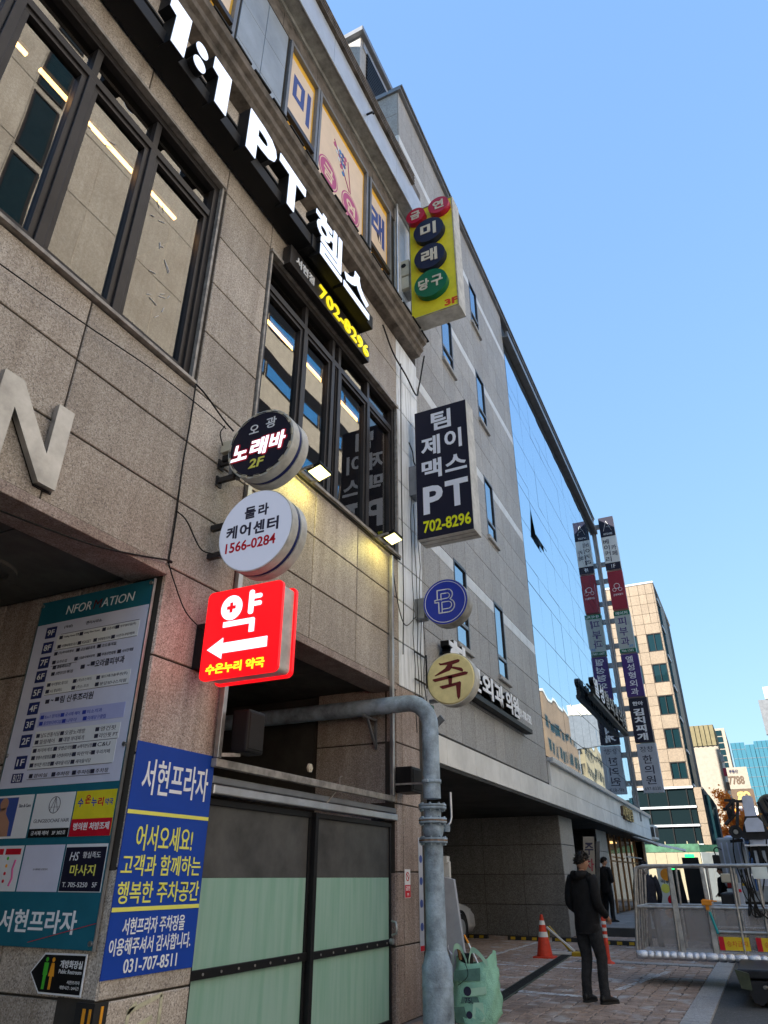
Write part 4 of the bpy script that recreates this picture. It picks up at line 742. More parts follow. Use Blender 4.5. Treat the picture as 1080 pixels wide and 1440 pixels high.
# glass wing
GZ0, GZ1 = 4.22, 17.95
g = bs(ST, EN, 17.95, TOP, -.10, -.05); part('head_panel', g, 'black', B)
g = bs(ST+.05, EN+.1, 18.38, 18.45, -.05, .20); bs(ST+.05, EN+.1, 18.45, 18.62, .12, .20, g); part('top_gutter', g, 'frame_grey', B, .008)
nc = 12; cw = (EN-.15-ST-.03)/nc
lines = [GZ0, 5.2, 6.35, 7.75, 9.1, 9.75, 11.2, 12.45, 12.95, 14.35, 15.9, 16.4, GZ1]
open_p = [(1, 6)]
for i in range(nc):
    for j in range(len(lines)-1):
        a = ST+.03+i*cw; c, d_ = lines[j], lines[j+1]
        gp = G(); u0, u1, v0, v1 = a+.009, a+cw-.009, c+.010, d_-.010
        if (i, j) in open_p and (i, j) != (8, 9):
            # casement tilted out from the top
            o_ = .10
            P0 = [FB.P(u0, v0, o_), FB.P(u1, v0, o_), FB.P(u1, v1, .0), FB.P(u0, v1, .0)]
            gp.add([p-FB.n*.02 for p in P0]+P0, [(3, 2, 1, 0), (4, 5, 6, 7), (0, 1, 5, 4), (1, 2, 6, 5), (2, 3, 7, 6), (3, 0, 4, 7)]); part('casement_pane', gp, 'curtain_glass', B)
            g = bs(u0, u1, v0, v1, -.10, -.095); part('casement_recess', g, 'black', B)
        else:
            # each pane leans a hair differently, so reflections break at the joints
            e = [jit(.003) for _ in range(4)]
            P0 = [FB.P(u0, v0, e[0]), FB.P(u1, v0, e[1]), FB.P(u1, v1, e[2]), FB.P(u0, v1, e[0]+e[2]-e[1])]
            gp.add([p-FB.n*.02 for p in P0]+P0, [(3, 2, 1, 0), (4, 5, 6, 7), (0, 1, 5, 4), (1, 2, 6, 5), (2, 3, 7, 6), (3, 0, 4, 7)])
            part('glass_pane', gp, 'curtain_glass', B)
g = bs(ST, EN, GZ0-.05, GZ1, -.12, -.05); part('glass_backing', g, 'black', B)
g = bs(EN-.15, EN+.05, 3.6, TOP, -.3, .03); part('end_trim', g, 'frame_grey', B, .01)
for a, b in ((3.62, 11), (12, 18.6)): pass
g = G(); g.tube([FB.P(EN+.10, 3.7, .06), FB.P(EN+.10, 18.9, .06)], .06, 10); g.tube([FB.P(EN+.22, 3.7, .02), FB.P(EN+.22, 18.9, .02)], .04, 8); part('corner_post', g, 'frame_grey', B)
# fascia over the ground floor and the canopy end
FE_ = 30.4
g = bs(0.0, FE_-.1, 3.05, 3.49, -.3, -.02); bs(ST+.12, FE_-.1, 3.49, 4.12, -.3, -.02, g); part('fascia_core', g, 'joint_grey', B)
x = 0.
while x < FE_-.1:
    x1 = min(x+1.5, FE_-.1); panel('fascia_panel', FB, x, x1, 3.06, 3.50, -.02, .05, 'white_panel', B, .006, .008); x = x1
x = ST+.12
while x < FE_-.1:
    x1 = min(x+1.5, FE_-.1); panel('fascia_panel', FB, x, x1, 3.50, 4.10, -.02, .05, 'white_panel', B, .006, .008); x = x1
g = bs(ST+.1, FE_, 4.10, 4.19, -.12, .16); bs(ST+.1, FE_, 4.06, 4.10, .06, .16, g); part('glass_ledge', g, 'fascia_alu', B, .006)
FCe = Fr((9.7, 4.4, 3.05), (1, BS, 0), (-BS*-1, -1, 0))
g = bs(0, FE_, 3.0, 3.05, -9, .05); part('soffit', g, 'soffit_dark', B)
g = bs(-.1, FE_, 3.05, 3.1, -.3, -.28); 
# ground floor: garage, piers, shop
FW = Fr((21.4, 0, 0), (0, -1, 0))
g = G(); g.box(21.42, 23.0, 5.07, 14, 0, 3.0); g.box(9.5, 21.42, 13.8, 14, 0, 3.0); g.box(9.46, 9.6, 5.0, 13.8, 0, 3.0); part('garage_wall_core', g, 'joint_dark', B)
for r in range(4):
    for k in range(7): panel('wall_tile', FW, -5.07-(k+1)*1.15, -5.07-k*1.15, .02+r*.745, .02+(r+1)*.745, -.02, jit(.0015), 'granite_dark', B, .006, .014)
FP = Fr((0, 5.05, 0), (1, 0, 0))
for r in range(4):
    for k in range(1): panel('wall_tile', FP, 21.4+k*1.6, 23.0+k*1.6, .02+r*.745, .02+(r+1)*.745, -.02, .0, 'granite_grey', B, .006, .014)
g = G(); g.box(28.4, 30.4, 5.42, 9, 0, 3.0); g.box(23.0, 28.4, 8.9, 9, 0, 3.0); part('stair_wall_core', g, 'joint_dark', B)
FW2 = Fr((28.4, 0, 0), (0, -1, 0)); FP2 = Fr((0, 5.4, 0), (1, 0, 0))
for r in range(4):
    for k in range(3): panel('wall_tile', FW2, -5.42-(k+1)*1.0, -5.42-k*1.0, .12+r*.72, .12+(r+1)*.72, -.02, 0, 'granite_grey', B, .006, .014)
    for k in range(2): panel('wall_tile', FP2, 28.4+k*1.0, 29.4+k*1.0, .12+r*.72, .12+(r+1)*.72, -.02, 0, 'granite_kerb', B, .006, .014)
g = G(); g.box(30.4, 40.0, 8.0, 8.1, .1, 3.0); g.box(39.9, 40.0, 5.4, 8.0, .1, 3.0); part('shop_wall', g, 'far_tan', B)
g = G(); g.box(33.6, 39.6, 7.85, 7.95, .3, 2.5); part('shop_shelf', g, 'wood', B)
for k in range(3): g = G(); g.box(33.8+k*2.1, 35.0+k*2.1, 6.5, 7.0, 2.90, 2.96); part('shop_light', g, 'shop_glow', B)
shopf = None
for k in range(7):
    g = G(); a = 30.4+k*1.4-.02*k
    g.box(a, a+.08, 5.55, 5.65, .1, 3.0); g.box(a+.08, a+1.4, 5.57, 5.63, 1.98, 2.04); g.box(a+.08, a+1.4, 5.57, 5.63, .1, .2); f = part('shopfront_frame', g, 'wood', B, .005)
    g = G(); g.box(a+.08, a+1.4, 5.59, 5.60, .2, 1.98); part('pane', g, 'shop_glass', f); g = G(); g.box(a+.08, a+1.4, 5.59, 5.60, 2.04, 3.0); part('pane', g, 'shop_glass', f)
g = G(); g.box(39.9, 40.15, 5.3, 5.7, .1, 3.0); part('end_pier', g, 'white_panel', B, .01)
g = G(); g.tube([(34.0, 5.3, 2.2), (37.5, 5.2, 2.2)], .03, 8); part('awning_bar', g, 'letter_white', B)
# penthouse on the roof
g = G(); g.box(9.95, 18, 5.7, 9, 19.0, 23.4); part('penthouse', g, 'granite_grey', B); g = G(); g.box(9.80, 18.2, 5.55, 9.2, 23.4, 23.62); part('penthouse_cap', g, 'frame_grey', B, .02)
g = G()
for i in range(22): g.box(10.3, 17.6, 5.64, 5.69, 19.6+i*.16, 19.68+i*.16)
part('louvre', g, 'black', B, kind='stuff')
g = G(); g.box(10.1, 17.8, 5.66, 5.695, 23.0, 23.3); part('louvre_frame', g, 'alu', B)
# awning over the shop, air conditioner
aw = thing('awning', (37, 4.3, 2.6), 'grey canvas awning sloping out over the lit shop at the far end', 'awning')
g = G(); a, b = 33.4, 41.3
P0 = [Vector((a, 4.9, 3.0)), Vector((b, 4.95, 3.0)), Vector((b, 3.55, 2.62)), Vector((a, 3.9, 2.62))]
g.add(P0+[p-Vector((0, 0, .04)) for p in P0], [(0, 3, 2, 1), (4, 5, 6, 7), (0, 1, 5, 4), (1, 2, 6, 5), (2, 3, 7, 6), (3, 0, 4, 7)]); part('canvas', g, 'casing_bottom', aw)
g = G(); g.bar(P0[2], P0[3], .07, .09); part('front_bar', g, 'letter_white', aw)
g = G(); g.bar(P0[1]-Vector((0.1, 0, .06)), P0[2]-Vector((.1, 0, .06)), .04); g.bar(P0[0]-Vector((-.1, 0, .06)), P0[3]-Vector((-.1, 0, .06)), .04); part('arm', g, 'frame_grey', aw, kind='stuff')
ac = thing('air_conditioner', (40.6, 4.95, 3.15), 'white twin-grille outdoor air unit on the far end of the pale fascia', 'air conditioner')
g = G(); g.box(40.0, 41.3, 4.7, 5.1, 3.1, 3.75); part('casing', g, 'white_panel', ac, .03)
for k in range(2):
    g = G(); g.box(40.1+k*.6, 40.62+k*.6, 4.68, 4.70, 3.2, 3.65); q = part('grille', g, 'gate_dark', ac)
    g = G(); g.fb(Fr((39.99, 0, 0), (0, -1, 0)), -5.07+k*.18, -4.91+k*.18, 3.2, 3.65, 0, .01); part('side_grille', g, 'gate_dark', ac)

# ---- letters on the grey building
t = thing('clinic_sign', FB.P(5, 4.5, .1), 'white channel letters of a clinic standing on a thin rail behind the cream round sign', 'sign')
for ch, a, b in (('항', 1.35, 2.35), ('문', 2.45, 3.1), ('외', 3.15, 3.85), ('과', 3.95, 4.6), ('의', 4.75, 5.25), ('원', 5.3, 5.75)):
    txt(FB, ch, a, b, 4.55, 5.0 if a > 2.4 else 5.2, .22, 'letter_white', t, .03, .01); txt(FB, ch, a, b, 4.55, 5.0 if a > 2.4 else 5.2, .06, 'black', t, .035, .159, name='letter_body')
txt(FB, '031-708-7582', 5.8, 6.9, 4.62, 4.82, .2, 'letter_white', t, .02, .01)
g = bs(1.3, 6.95, 4.42, 4.52, .03, .2); part('rail', g, 'black', t, .004)
for u in (1.6, 3.4, 5.2, 6.6): g = bs(u, u+.05, 4.44, 4.5, 0, .03); part('standoff', g, 'steel_dull', t)
t = thing('clinic_letters', FB.P(20, 7.6, .2), 'black channel letters on rails fixed across the mirror glass', 'sign')
for i, ch in enumerate('엘성형외과의원'):
    a = 16.4+i*1.2; txt(FB, ch, a, a+1.0, 7.35, 8.05, .18, 'black', t, .03, .17); txt(FB, ch, a+.02, a+.98, 7.37, 8.03, .351, 'letter_white' if i < 2 else 'steel_dull', t, .02, .008, name='letter_face')
g = bs(16.2, 25.0, 7.2, 7.32, .12, .32); bs(16.2, 25.0, 7.65, 7.7, .1, .17, g); part('rail', g, 'black', t)
t = thing('shop_letters', FB.P(24, 3.7, .1), 'small gold and black letters near the far end of the pale fascia', 'sign')
for i, ch in enumerate('서현빌딩'): txt(FB, ch, 20.6+i*.75, 21.2+i*.75, 3.45, 3.95, .052, 'far_brown', t, .03, .1); txt(FB, ch, 20.6+i*.75, 21.2+i*.75, 3.45, 3.95, .153, 'gold', t, .02, .006, name='letter_face')

# ---- vertical stack of banner signs on the far corner
XS = 36.55
FX = FS(XS)
POLE = 4.9
def blade(name, yl, yr, z0, z1, mat, label, dep=.32):
    t = thing(name, (XS+dep/2, (yl+yr)/2, z0), label, 'sign', 'stacked signs on the far corner post')
    g = G(); g.fb(FX, -yl, -yr, z0, z1, -dep, 0); part('panel', g, mat, t, .01)
    for z in (z0+.45, z1-.45): g = G(); g.fb(FX, -(POLE-.05), -yl, z-.12, z+.12, -.25, -.08); part('bracket', g, 'frame_grey', t)
    return t
t = blade('blade_sign', 4.56, 3.76, 16.2, 19.40, 'banner_white', 'white bakery cafe blade sign topmost on the far corner post')
g = G(); g.fb(FX, -4.56, -3.76, 18.2, 19.40, .001, .012); part('navy_field', g, 'pt_black', t); g = G(); g.fb(FX, -4.56, -3.76, 16.2, 16.62, .001, .012); part('navy_foot', g, 'pt_black', t)
g = G(); g.bar(FX.P(-4.38, 18.55, .014), FX.P(-4.16, 19.15, .014), .06, .01); g.bar(FX.P(-4.16, 19.15, .014), FX.P(-3.94, 18.55, .014), .06, .01); g.bar(FX.P(-4.2, 18.8, .014), FX.P(-3.98, 18.75, .014), .04, .01); part('emblem', g, 'letter_white', t)
txt(FX, 'ARTISANEE', -4.4, -3.92, 18.3, 18.42, .013, 'letter_white', t, 0, .004); txt(FX, '1F', -4.25, -4.05, 16.3, 16.52, .013, 'letter_white', t, 0, .004)
for ch, v in (('베', 17.75), ('이', 17.4), ('커', 17.05), ('리', 16.7)): txt(FX, ch, -4.48, -4.18, v, v+.3, .001, 'ink', t, .01, .006)
for ch, v in (('카', 17.35), ('페', 17.0)): txt(FX, ch, -4.1, -3.84, v, v+.3, .001, 'ink', t, .01, .006)
t = blade('blade_sign', 4.55, 3.76, 13.95, 16.12, 'maroon', 'maroon blade sign second from top on the far corner post')
g = G(); g.ring(FX, -4.15, 15.25, .13, .155, 0.001, .01, 24); g.ring(FX, -4.3, 15.05, .08, .1, 0.001, .01, 20); g.ring(FX, -4.0, 15.05, .08, .1, 0.001, .01, 20); part('emblem', g, 'letter_white', t); txt(FX, '궁영떡볶이', -4.4, -3.9, 14.7, 14.82, .001, 'letter_white', t, .01, .006)
t = blade('blade_sign', 4.55, 3.74, 11.6, 13.85, 'banner_grey', 'pale grey skin clinic blade sign third from top on the far corner post')
for a, b in ((13.6, 13.85), (11.6, 11.8)): g = G(); g.fb(FX, -4.55, -3.74, a, b, .001, .012); part('green_field', g, 'sign_green', t)
txt(FX, '메이저', -4.45, -3.85, 13.63, 13.8, .013, 'letter_white', t, .01, .004); txt(FX, '706-1365', -4.45, -3.85, 11.64, 11.76, .013, 'letter_white', t, 0, .004); txt(FX, '3F', -4.05, -3.82, 11.86, 12.0, .001, 'film_lightblue', t, .01, .004)
for ch, v in (('피', 13.05), ('부', 12.5), ('과', 11.98)): txt(FX, ch, -4.4, -3.98, v, v+.45, .001, 'purple', t, .01, .006)
t = blade('blade_sign', 4.54, 3.70, 9.36, 11.52, 'purple', 'purple plastic surgery blade sign in the middle of the far corner post')
for i, ch in enumerate('엘성형외과'): txt(FX, ch, -4.32, -3.96, 11.08-i*.41, 11.42-i*.41, .001, 'letter_white', t, .01, .006)
t = blade('blade_sign', 4.52, 3.65, 7.18, 9.30, 'pt_black', 'black kimchi stew blade sign second from bottom on the far corner post')
txt(FX, '한아', -4.35, -3.85, 8.92, 9.12, .001, 'letter_white', t, .03, .006)
for i, ch in enumerate('김치찌개'): txt(FX, ch, -4.38, -3.88, 8.44-i*.39, 8.78-i*.39, .001, 'letter_white', t, .04, .006)
t = blade('blade_sign', 4.50, 3.60, 4.92, 7.12, 'banner_silver', 'silver oriental clinic blade sign lowest on the far corner post')
txt(FX, '장창', -4.35, -3.75, 6.72, 6.98, .001, 'ink', t, 0, .006); txt(FX, '697-8330', -4.42, -3.7, 5.02, 5.16, .001, 'ink', t, 0, .006)
for i, ch in enumerate('한의원'): txt(FX, ch, -4.3, -3.86, 6.2-i*.46, 6.58-i*.46, .001, 'ink', t, .01, .006)

# ================================================================== PROJECTING SIGNS ON THE NEAR BUILDING
def bracketbox(t, x0, x1, y0, y1, z0, z1, mat='frame_grey'): g = G(); g.box(x0, x1, y0, y1, z0, z1); part('bracket_box', g, mat, t, .005)
# karaoke disc
def drum(F, cu, cv, r, dep, mats, t):
    g = G(); k = dep/2-.025
    g.disc(F, cu, cv, r, -k, 0, 56); part('front_drum', g, mats[0], t)
    g = G(); g.disc(F, cu, cv, r*.965, -k-.05, -k, 56); part('drum_gap', g, mats[1], t)
    g = G(); g.disc(F, cu, cv, r, -dep, -k-.05, 56); part('rear_drum', g, mats[0], t)
t = thing('round_sign', (4.42, 3.5, 4.72), 'black round karaoke sign with white red-edged letters and a 2F in yellow', 'sign'); F = FS(4.40)
drum(F, -3.49, 5.09, .375, .26, ('casing', 'navy_print'), t)
g = G(); g.disc(F, -3.49, 5.09, .345, 0, .006, 56); part('face', g, 'pt_black', t)
for i in range(15):
    a = i*2*math.pi/15+.1; u, v = -3.49+.355*math.cos(a), 5.09+.355*math.sin(a)
    g = G(); g.bar(F.P(u-.035*math.sin(a)*-1, v-.035*math.cos(a), .004), F.P(u+.035*math.sin(a)*-1, v+.035*math.cos(a), .004), .022, .014, upv=F.n); part('bulb_strip', g, 'cream_plastic', t)
pts = [F.P(-3.49+.352*math.cos(R(a)), 5.09+.352*math.sin(R(a)), .008+.004*math.sin(a)) for a in range(0, 361, 8)]; g = G(); g.tube(pts, .004, 5); part('lamp_cord', g, 'black', t)
for ch, u0, u1, v0, v1 in (('오', -3.63, -3.52, 5.225, 5.325), ('광', -3.44, -3.32, 5.235, 5.355)): txt(F, ch, u0, u1, v0, v1, .006, 'letter_white', t, .01, .004)
for ch, u0, u1, v0, v1 in (('노', -3.80, -3.62, 4.955, 5.13), ('래', -3.59, -3.40, 4.96, 5.15), ('바', -3.37, -3.20, 4.97, 5.16)):
    for k in range(8):
        du, dv = .017*math.cos(k*math.pi/4), .017*math.sin(k*math.pi/4); txt(F, ch, u0+du, u1+du, v0+dv, v1+dv, .006+k*.0004, 'red_print', t, .035, .001, slant=.15, name='lettering_edge')
    txt(F, ch, u0, u1, v0, v1, .011, 'lit_white', t, .03, .004, slant=.15)
txt(F, '2F', -3.59, -3.43, 4.83, 4.93, .006, 'text_yellow', t, .02, .004, slant=.2)
for z in (5.02, 4.83): g = G(); g.bar((4.45, 4.0, z), (4.45, 3.8, z), .04, .05); g.box(4.42, 4.5, 3.985, 4.0, z-.06, z+.05); part('bracket', g, 'dark_frame', t)
g = G(); g.box(4.40, 4.47, 3.86, 3.97, 5.12, 5.24); part('timer_box', g, 'cream_plastic', t, .005); g = G(); g.box(4.41, 4.46, 3.87, 3.95, 5.02, 5.09); part('lamp_box', g, 'black', t, .01); g = G(); g.box(4.43, 4.56, 3.82, 3.86, 4.86, 5.02); part('junction_box', g, 'frame_grey', t)
# care centre disc
t = thing('round_sign', (4.42, 3.45, 3.78), 'white round care centre sign with black text and a red phone number', 'sign'); F = FS(4.40)
drum(F, -3.455, 4.165, .395, .24, ('casing', 'navy_print'), t)
g = G(); g.disc(F, -3.455, 4.165, .385, 0, .006, 56); part('face', g, 'lit_sign_white', t)
for ch, u0, u1 in (('둘', -3.58, -3.46), ('라', -3.43, -3.32)): txt(F, ch, u0, u1, 4.29, 4.41, .006, 'ink', t, .03, .003)
for i, ch in enumerate('케어센터'): txt(F, ch, -3.765+i*.148, -3.645+i*.148, 4.12, 4.25, .006, 'ink', t, .03, .003)
txt(F, '1566-0284', -3.755, -3.22, 3.985, 4.085, .006, 'red_print', t, .02, .003)
for z in (4.32, 4.03): g = G(); g.bar((4.46, 4.0, z), (4.46, 3.8, z), .05, .05); part('bracket', g, 'dark_frame', t)
g = G(); g.box(4.44, 4.62, 3.83, 3.87, 4.0, 4.32); part('junction_box', g, 'frame_grey', t, .004)
# red pharmacy box
t = thing('pharmacy_sign', (4.5, 3.47, 2.85), 'red lit pharmacy box sign with a white arrow pointing left', 'sign'); F = FS(4.38)
g = G(); g.prism(F, rrect(-3.865, -3.095, 2.86, 3.625, .05), -.03, 0, True); part('front_face', g, 'lit_red', t)
g = G(); g.prism(F, rrect(-3.845, -3.115, 2.88, 3.605, .04), -.20, -.03, True); part('casing', g, 'casing', t)
g = G(); g.prism(F, rrect(-3.865, -3.095, 2.86, 3.625, .05), -.23, -.20, True); part('rear_face', g, 'lit_red', t)
g = G(); g.ring(F, -3.60, 3.455, .05, .108, 0, .006, 36)
txt_z = .0
part('syllable_ring', g, 'lit_white', t); g = G(); g.disc(F, -3.60, 3.455, .052, 0, .005, 30); part('cross_field', g, 'lit_white', t)
g = G(); g.fb(F, -3.645, -3.555, 3.440, 3.470, .006, .009); part('cross', g, 'lit_red', t); g = G(); g.fb(F, -3.615, -3.585, 3.410, 3.500, .0065, .0095); part('cross', g, 'lit_red', t)
g = G(); g.prism(F, rrect(-3.425, -3.375, 3.37, 3.58, .02), 0, .006); part('syllable_bar', g, 'lit_white', t); 
for v in (3.435, 3.50): g = G(); g.prism(F, rrect(-3.38, -3.295, v, v+.038, .016), 0, .0065); part('syllable_tick', g, 'lit_white', t)
g = G(); g.prism(F, [(-3.67, 3.335), (-3.36, 3.335), (-3.35, 3.325), (-3.35, 3.215), (-3.40, 3.215), (-3.40, 3.29), (-3.67, 3.29)][::-1], 0, .006); part('syllable_foot', g, 'lit_white', t, .001)
g = G(); g.prism(F, [(-3.81, 3.115), (-3.655, 3.20), (-3.655, 3.155), (-3.21, 3.155), (-3.21, 3.07), (-3.655, 3.07), (-3.655, 3.025)][::-1], 0, .006); part('arrow', g, 'lit_white', t)
txt(F, '수온누리 약국', -3.80, -3.22, 2.905, 2.99, 0, 'lit_yellow', t, .03, .005)
bracketbox(t, 4.42, 4.56, 3.86, 3.995, 2.99, 3.38, 'black')
# tall black PT sign
t = thing('gym_sign', (9.15, 3.4, 6.1), 'tall black gym box sign with white Korean text, PT and a yellow phone number', 'sign'); F = FS(8.98)
g = G(); g.fb(F, -3.86, -2.92, 6.10, 8.53, -.34, 0); part('casing', g, 'casing', t, .006); g = G(); g.fb(F, -3.853, -2.927, 6.107, 8.523, 0, .006); part('face', g, 'pt_black', t)
for (s_, u0, u1, v0, v1) in (('팀', -3.555, -3.20, 8.07, 8.44), ('제', -3.75, -3.41, 7.60, 7.98), ('이', -3.33, -3.03, 7.63, 8.00), ('맥', -3.75, -3.40, 7.16, 7.52), ('스', -3.34, -2.97, 7.20, 7.50)): txt(F, s_, u0, u1, v0, v1, .006, 'pt_white', t, .028, .003)
txt(F, 'P', -3.74, -3.40, 6.52, 7.02, .006, 'pt_white', t, .03, .003); txt(F, 'T', -3.36, -2.97, 6.56, 7.04, .006, 'pt_white', t, .03, .003)
txt(F, '702-8296', -3.75, -2.96, 6.20, 6.41, .006, 'pt_yellow', t, .025, .003)
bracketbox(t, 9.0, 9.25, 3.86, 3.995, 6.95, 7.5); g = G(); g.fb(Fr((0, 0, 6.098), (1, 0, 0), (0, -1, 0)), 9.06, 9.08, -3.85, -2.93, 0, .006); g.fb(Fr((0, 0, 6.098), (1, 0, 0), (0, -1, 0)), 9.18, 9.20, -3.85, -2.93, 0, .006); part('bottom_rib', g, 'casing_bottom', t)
# blue B disc
t = thing('round_sign', (9.2, 3.52, 4.75), 'blue round sign with a double-line letter B in a white ring', 'sign'); F = FS(9.10)
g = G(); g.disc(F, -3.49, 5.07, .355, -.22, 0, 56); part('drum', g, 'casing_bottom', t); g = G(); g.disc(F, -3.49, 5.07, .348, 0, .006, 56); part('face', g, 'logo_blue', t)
g = G(); g.ring(F, -3.49, 5.07, .315, .323, .006, .009, 56); part('rim_line', g, 'logo_line', t)
def bl(pts, g, w_=.016):
    for a, b in zip(pts, pts[1:]): g.bar(F.P(*a, .008), F.P(*b, .008), w_, .004, upv=F.n)
    for a in pts: g.disc(F, a[0], a[1], w_/2, .006, .010, 8)
cu, cv = -3.50, 5.07; g = G()
o1 = [(cu-.11, cv+.04), (cu-.11, cv+.19), (cu+.05, cv+.19)]+arc((cu+.05, cv+.105), .085, 80, -60, 6)+arc((cu+.06, cv-.07), .10, 60, -90, 8)+[(cu-.09, cv-.17), (cu-.09, cv+.0), (cu-.15, cv+.0), (cu-.15, cv+.04), (cu-.11, cv+.04)]
bl(o1, g); part('monogram_outline', g, 'logo_line', t)
g = G(); bl([(cu-.05, cv+.03), (cu-.05, cv+.13), (cu+.04, cv+.13)]+arc((cu+.045, cv+.09), .042, 80, -80, 5)+[(cu-.11, cv+.04)], g, .013); bl([(cu-.04, cv-.17), (cu-.04, cv-.005), (cu+.06, cv-.005)]+arc((cu+.06, cv-.06), .055, 80, -80, 5)+[(cu-.04, cv-.115)], g, .013); part('monogram_inner', g, 'logo_line', t)
bracketbox(t, 9.12, 9.3, 3.84, 3.995, 4.88, 5.2)
# cream porridge disc
t = thing('round_sign', (9.6, 3.62, 3.65), 'cream round porridge sign with one dark red brush-written syllable', 'sign'); F = FS(9.52)
g = G(); g.disc(F, -3.62, 4.03, .385, -.2, 0, 56); part('drum', g, 'casing', t); g = G(); g.disc(F, -3.62, 4.03, .375, 0, .02, 56, r1=.36); part('face', g, 'juk_cream', t)
def stroke(pts): g = G(); g.prism(F, [(-3.62+a, 4.03+b) for a, b in pts][::-1], .02, .026); part('brush_stroke', g, 'juk_brown', t)
stroke([(-.17, .25), (-.13, .235), (.14, .27), (.17, .255), (.155, .225), (.05, .20), (.045, .16), (-.0, .115), (-.23, .055), (-.24, .065), (-.07, .155), (-.03, .205), (-.15, .21)]); stroke([(.02, .15), (.10, .12), (.20, .075), (.215, .10), (.19, .135), (.06, .17)])
stroke([(-.28, .005), (-.24, -.03), (.27, .03), (.285, .06), (.24, .075), (-.26, .015)]); stroke([(-.03, .03), (.04, .035), (.025, -.10), (-.02, -.10)]); stroke([(-.17, -.11), (-.12, -.145), (.09, -.115), (.10, -.28), (.12, -.32), (.145, -.28), (.17, -.08), (.155, -.06), (.10, -.07), (-.16, -.10)])
g = G(); g.bar((9.62, 4.0, 3.75), (9.62, 3.88, 3.75), .05); g.bar((9.6, 4.02, 3.32), (9.6, 3.8, 3.5), .05, .09); part('bracket', g, 'frame_grey', t); g = G(); g.box(9.56, 9.7, 3.97, 4.35, 3.36, 3.7); part('green_box', g, 'sign_green', t)
# yellow billiard sign
t = thing('billiard_sign', (8.95, 3.3, 10.5), 'tall yellow billiard hall box sign with red, navy and green round letters', 'sign'); F = FS(8.80)
g = G(); g.fb(F, -3.80, -2.85, 10.47, 13.36, -.34, 0); part('casing', g, 'casing', t, .006); g = G(); g.fb(F, -3.79, -2.86, 10.48, 13.35, 0, .006); part('face', g, 'sign_yellow', t)
for (a, b, c, d_) in ((-3.79, -2.86, 10.48, 10.495), (-3.79, -2.86, 13.335, 13.35), (-3.79, -3.775, 10.5, 13.33), (-2.875, -2.86, 10.5, 13.33)): g = G(); g.fb(F, a, b, c, d_, .006, .02); part('edge_beading', g, 'steel_dull', t)
for ch, cu, cv, r_, mt in (('금', -3.60, 13.07, .20, 'sign_crimson'), ('연', -3.11, 13.11, .215, 'sign_crimson'), ('미', -3.34, 12.53, .31, 'sign_navy'), ('래', -3.34, 11.82, .31, 'sign_navy')):
    g = G(); g.disc(F, cu, cv, r_, .006, .13, 40); q = part('letter_drum', g, mt, t, .01); txt(F, ch, cu-r_*.52, cu+r_*.52, cv-r_*.52, cv+r_*.52, .13, 'sign_cream', q, .03, .012)
g = G(); g.disc(F, -3.34, 11.12, .325, .006, .13, 40); q = part('letter_drum', g, 'sign_green', t, .01); txt(F, '당', -3.58, -3.37, 10.99, 11.25, .13, 'sign_cream', q, .03, .012); txt(F, '구', -3.32, -3.10, 10.99, 11.25, .13, 'sign_cream', q, .03, .012)
txt(F, '3F', -3.13, -2.87, 10.55, 10.70, .006, 'sign_red_text', t, .04, .004)
bracketbox(t, 8.9, 9.15, 3.80, 3.995, 11.35, 11.75, 'casing_bottom')
for z0_, z1_ in ((11.72, 12.12), (11.38, 11.68)): g = G(); g.box(8.82, 8.98, 3.83, 4.05, z0_, z1_); q = part('switch_box', g, 'cream_plastic', t, .01)
g = G(); g.disc(FS(8.82), -3.94, 11.98, .05, 0, .01, 14); part('dial', g, 'black', q)

# ---- gym fascia sign on the wall
t = thing('gym_wall_sign', (5.2, 3.8, 8.7), 'black bar sign with white channel letters 1:1 PT under the cornice', 'sign')
g = G(); g.box(-1.0, 5.30, 3.70, 3.97, 8.82, 9.0); part('bar', g, 'black', t, .006)
g = G(); g.box(5.30, 7.05, 3.68, 3.97, 8.78, 9.02); part('end_bar', g, 'black', t, .006)
g = G(); g.box(-1.0, 7.0, 3.93, 3.98, 9.52, 9.55); part('top_rail', g, 'black', t)
def chan(s_, u0, u1, v0, v1, y0=3.62, dep=.16, mat='lit_letter', bd=.02):
    F_ = Fr((0, y0, 0), (1, 0, 0)); txt(F_, s_, u0, u1, v0, v1, -dep, 'black', t, bd+.006, dep, name='letter_body'); txt(F_, s_, u0+.004, u1-.004, v0+.004, v1-.004, .001, mat, t, bd, .01, name='letter_face')
def one(u0):
    F_ = Fr((0, 3.62, 0), (1, 0, 0)); P_ = [(u0+.10, 8.80), (u0+.30, 8.80), (u0+.30, 9.47), (u0, 9.47), (u0, 9.27), (u0+.10, 9.25)]
    g = G(); g.prism(F_, P_, -.16, 0); part('letter_body', g, 'black', t); cx = sum(a for a, _ in P_)/6; g = G(); g.prism(F_, [(a+(.006 if a < u0+.2 else -.006), b+(.006 if b < 9 else -.006)) for a, b in P_], 0, .01); part('letter_face', g, 'lit_letter', t)
one(2.42)
for z in (9.02, 9.26):
    F_ = Fr((0, 3.62, 0), (1, 0, 0)); g = G(); g.disc(F_, 2.92, z, .095, -.16, 0, 24); part('letter_body', g, 'black', t); g = G(); g.disc(F_, 2.92, z, .09, 0, .01, 24); part('letter_face', g, 'lit_letter', t)
one(3.10); chan('P', 3.76, 4.32, 8.78, 9.48, bd=.03); chan('T', 4.38, 4.98, 8.78, 9.46, bd=.03); chan('헬', 5.25, 5.98, 8.72, 9.50, bd=.014); chan('스', 6.03, 6.80, 8.72, 9.30, bd=.04)
t = thing('phone_sign', (6.2, 3.85, 8.3), 'black phone number plate with yellow digits directly above the right window', 'sign')
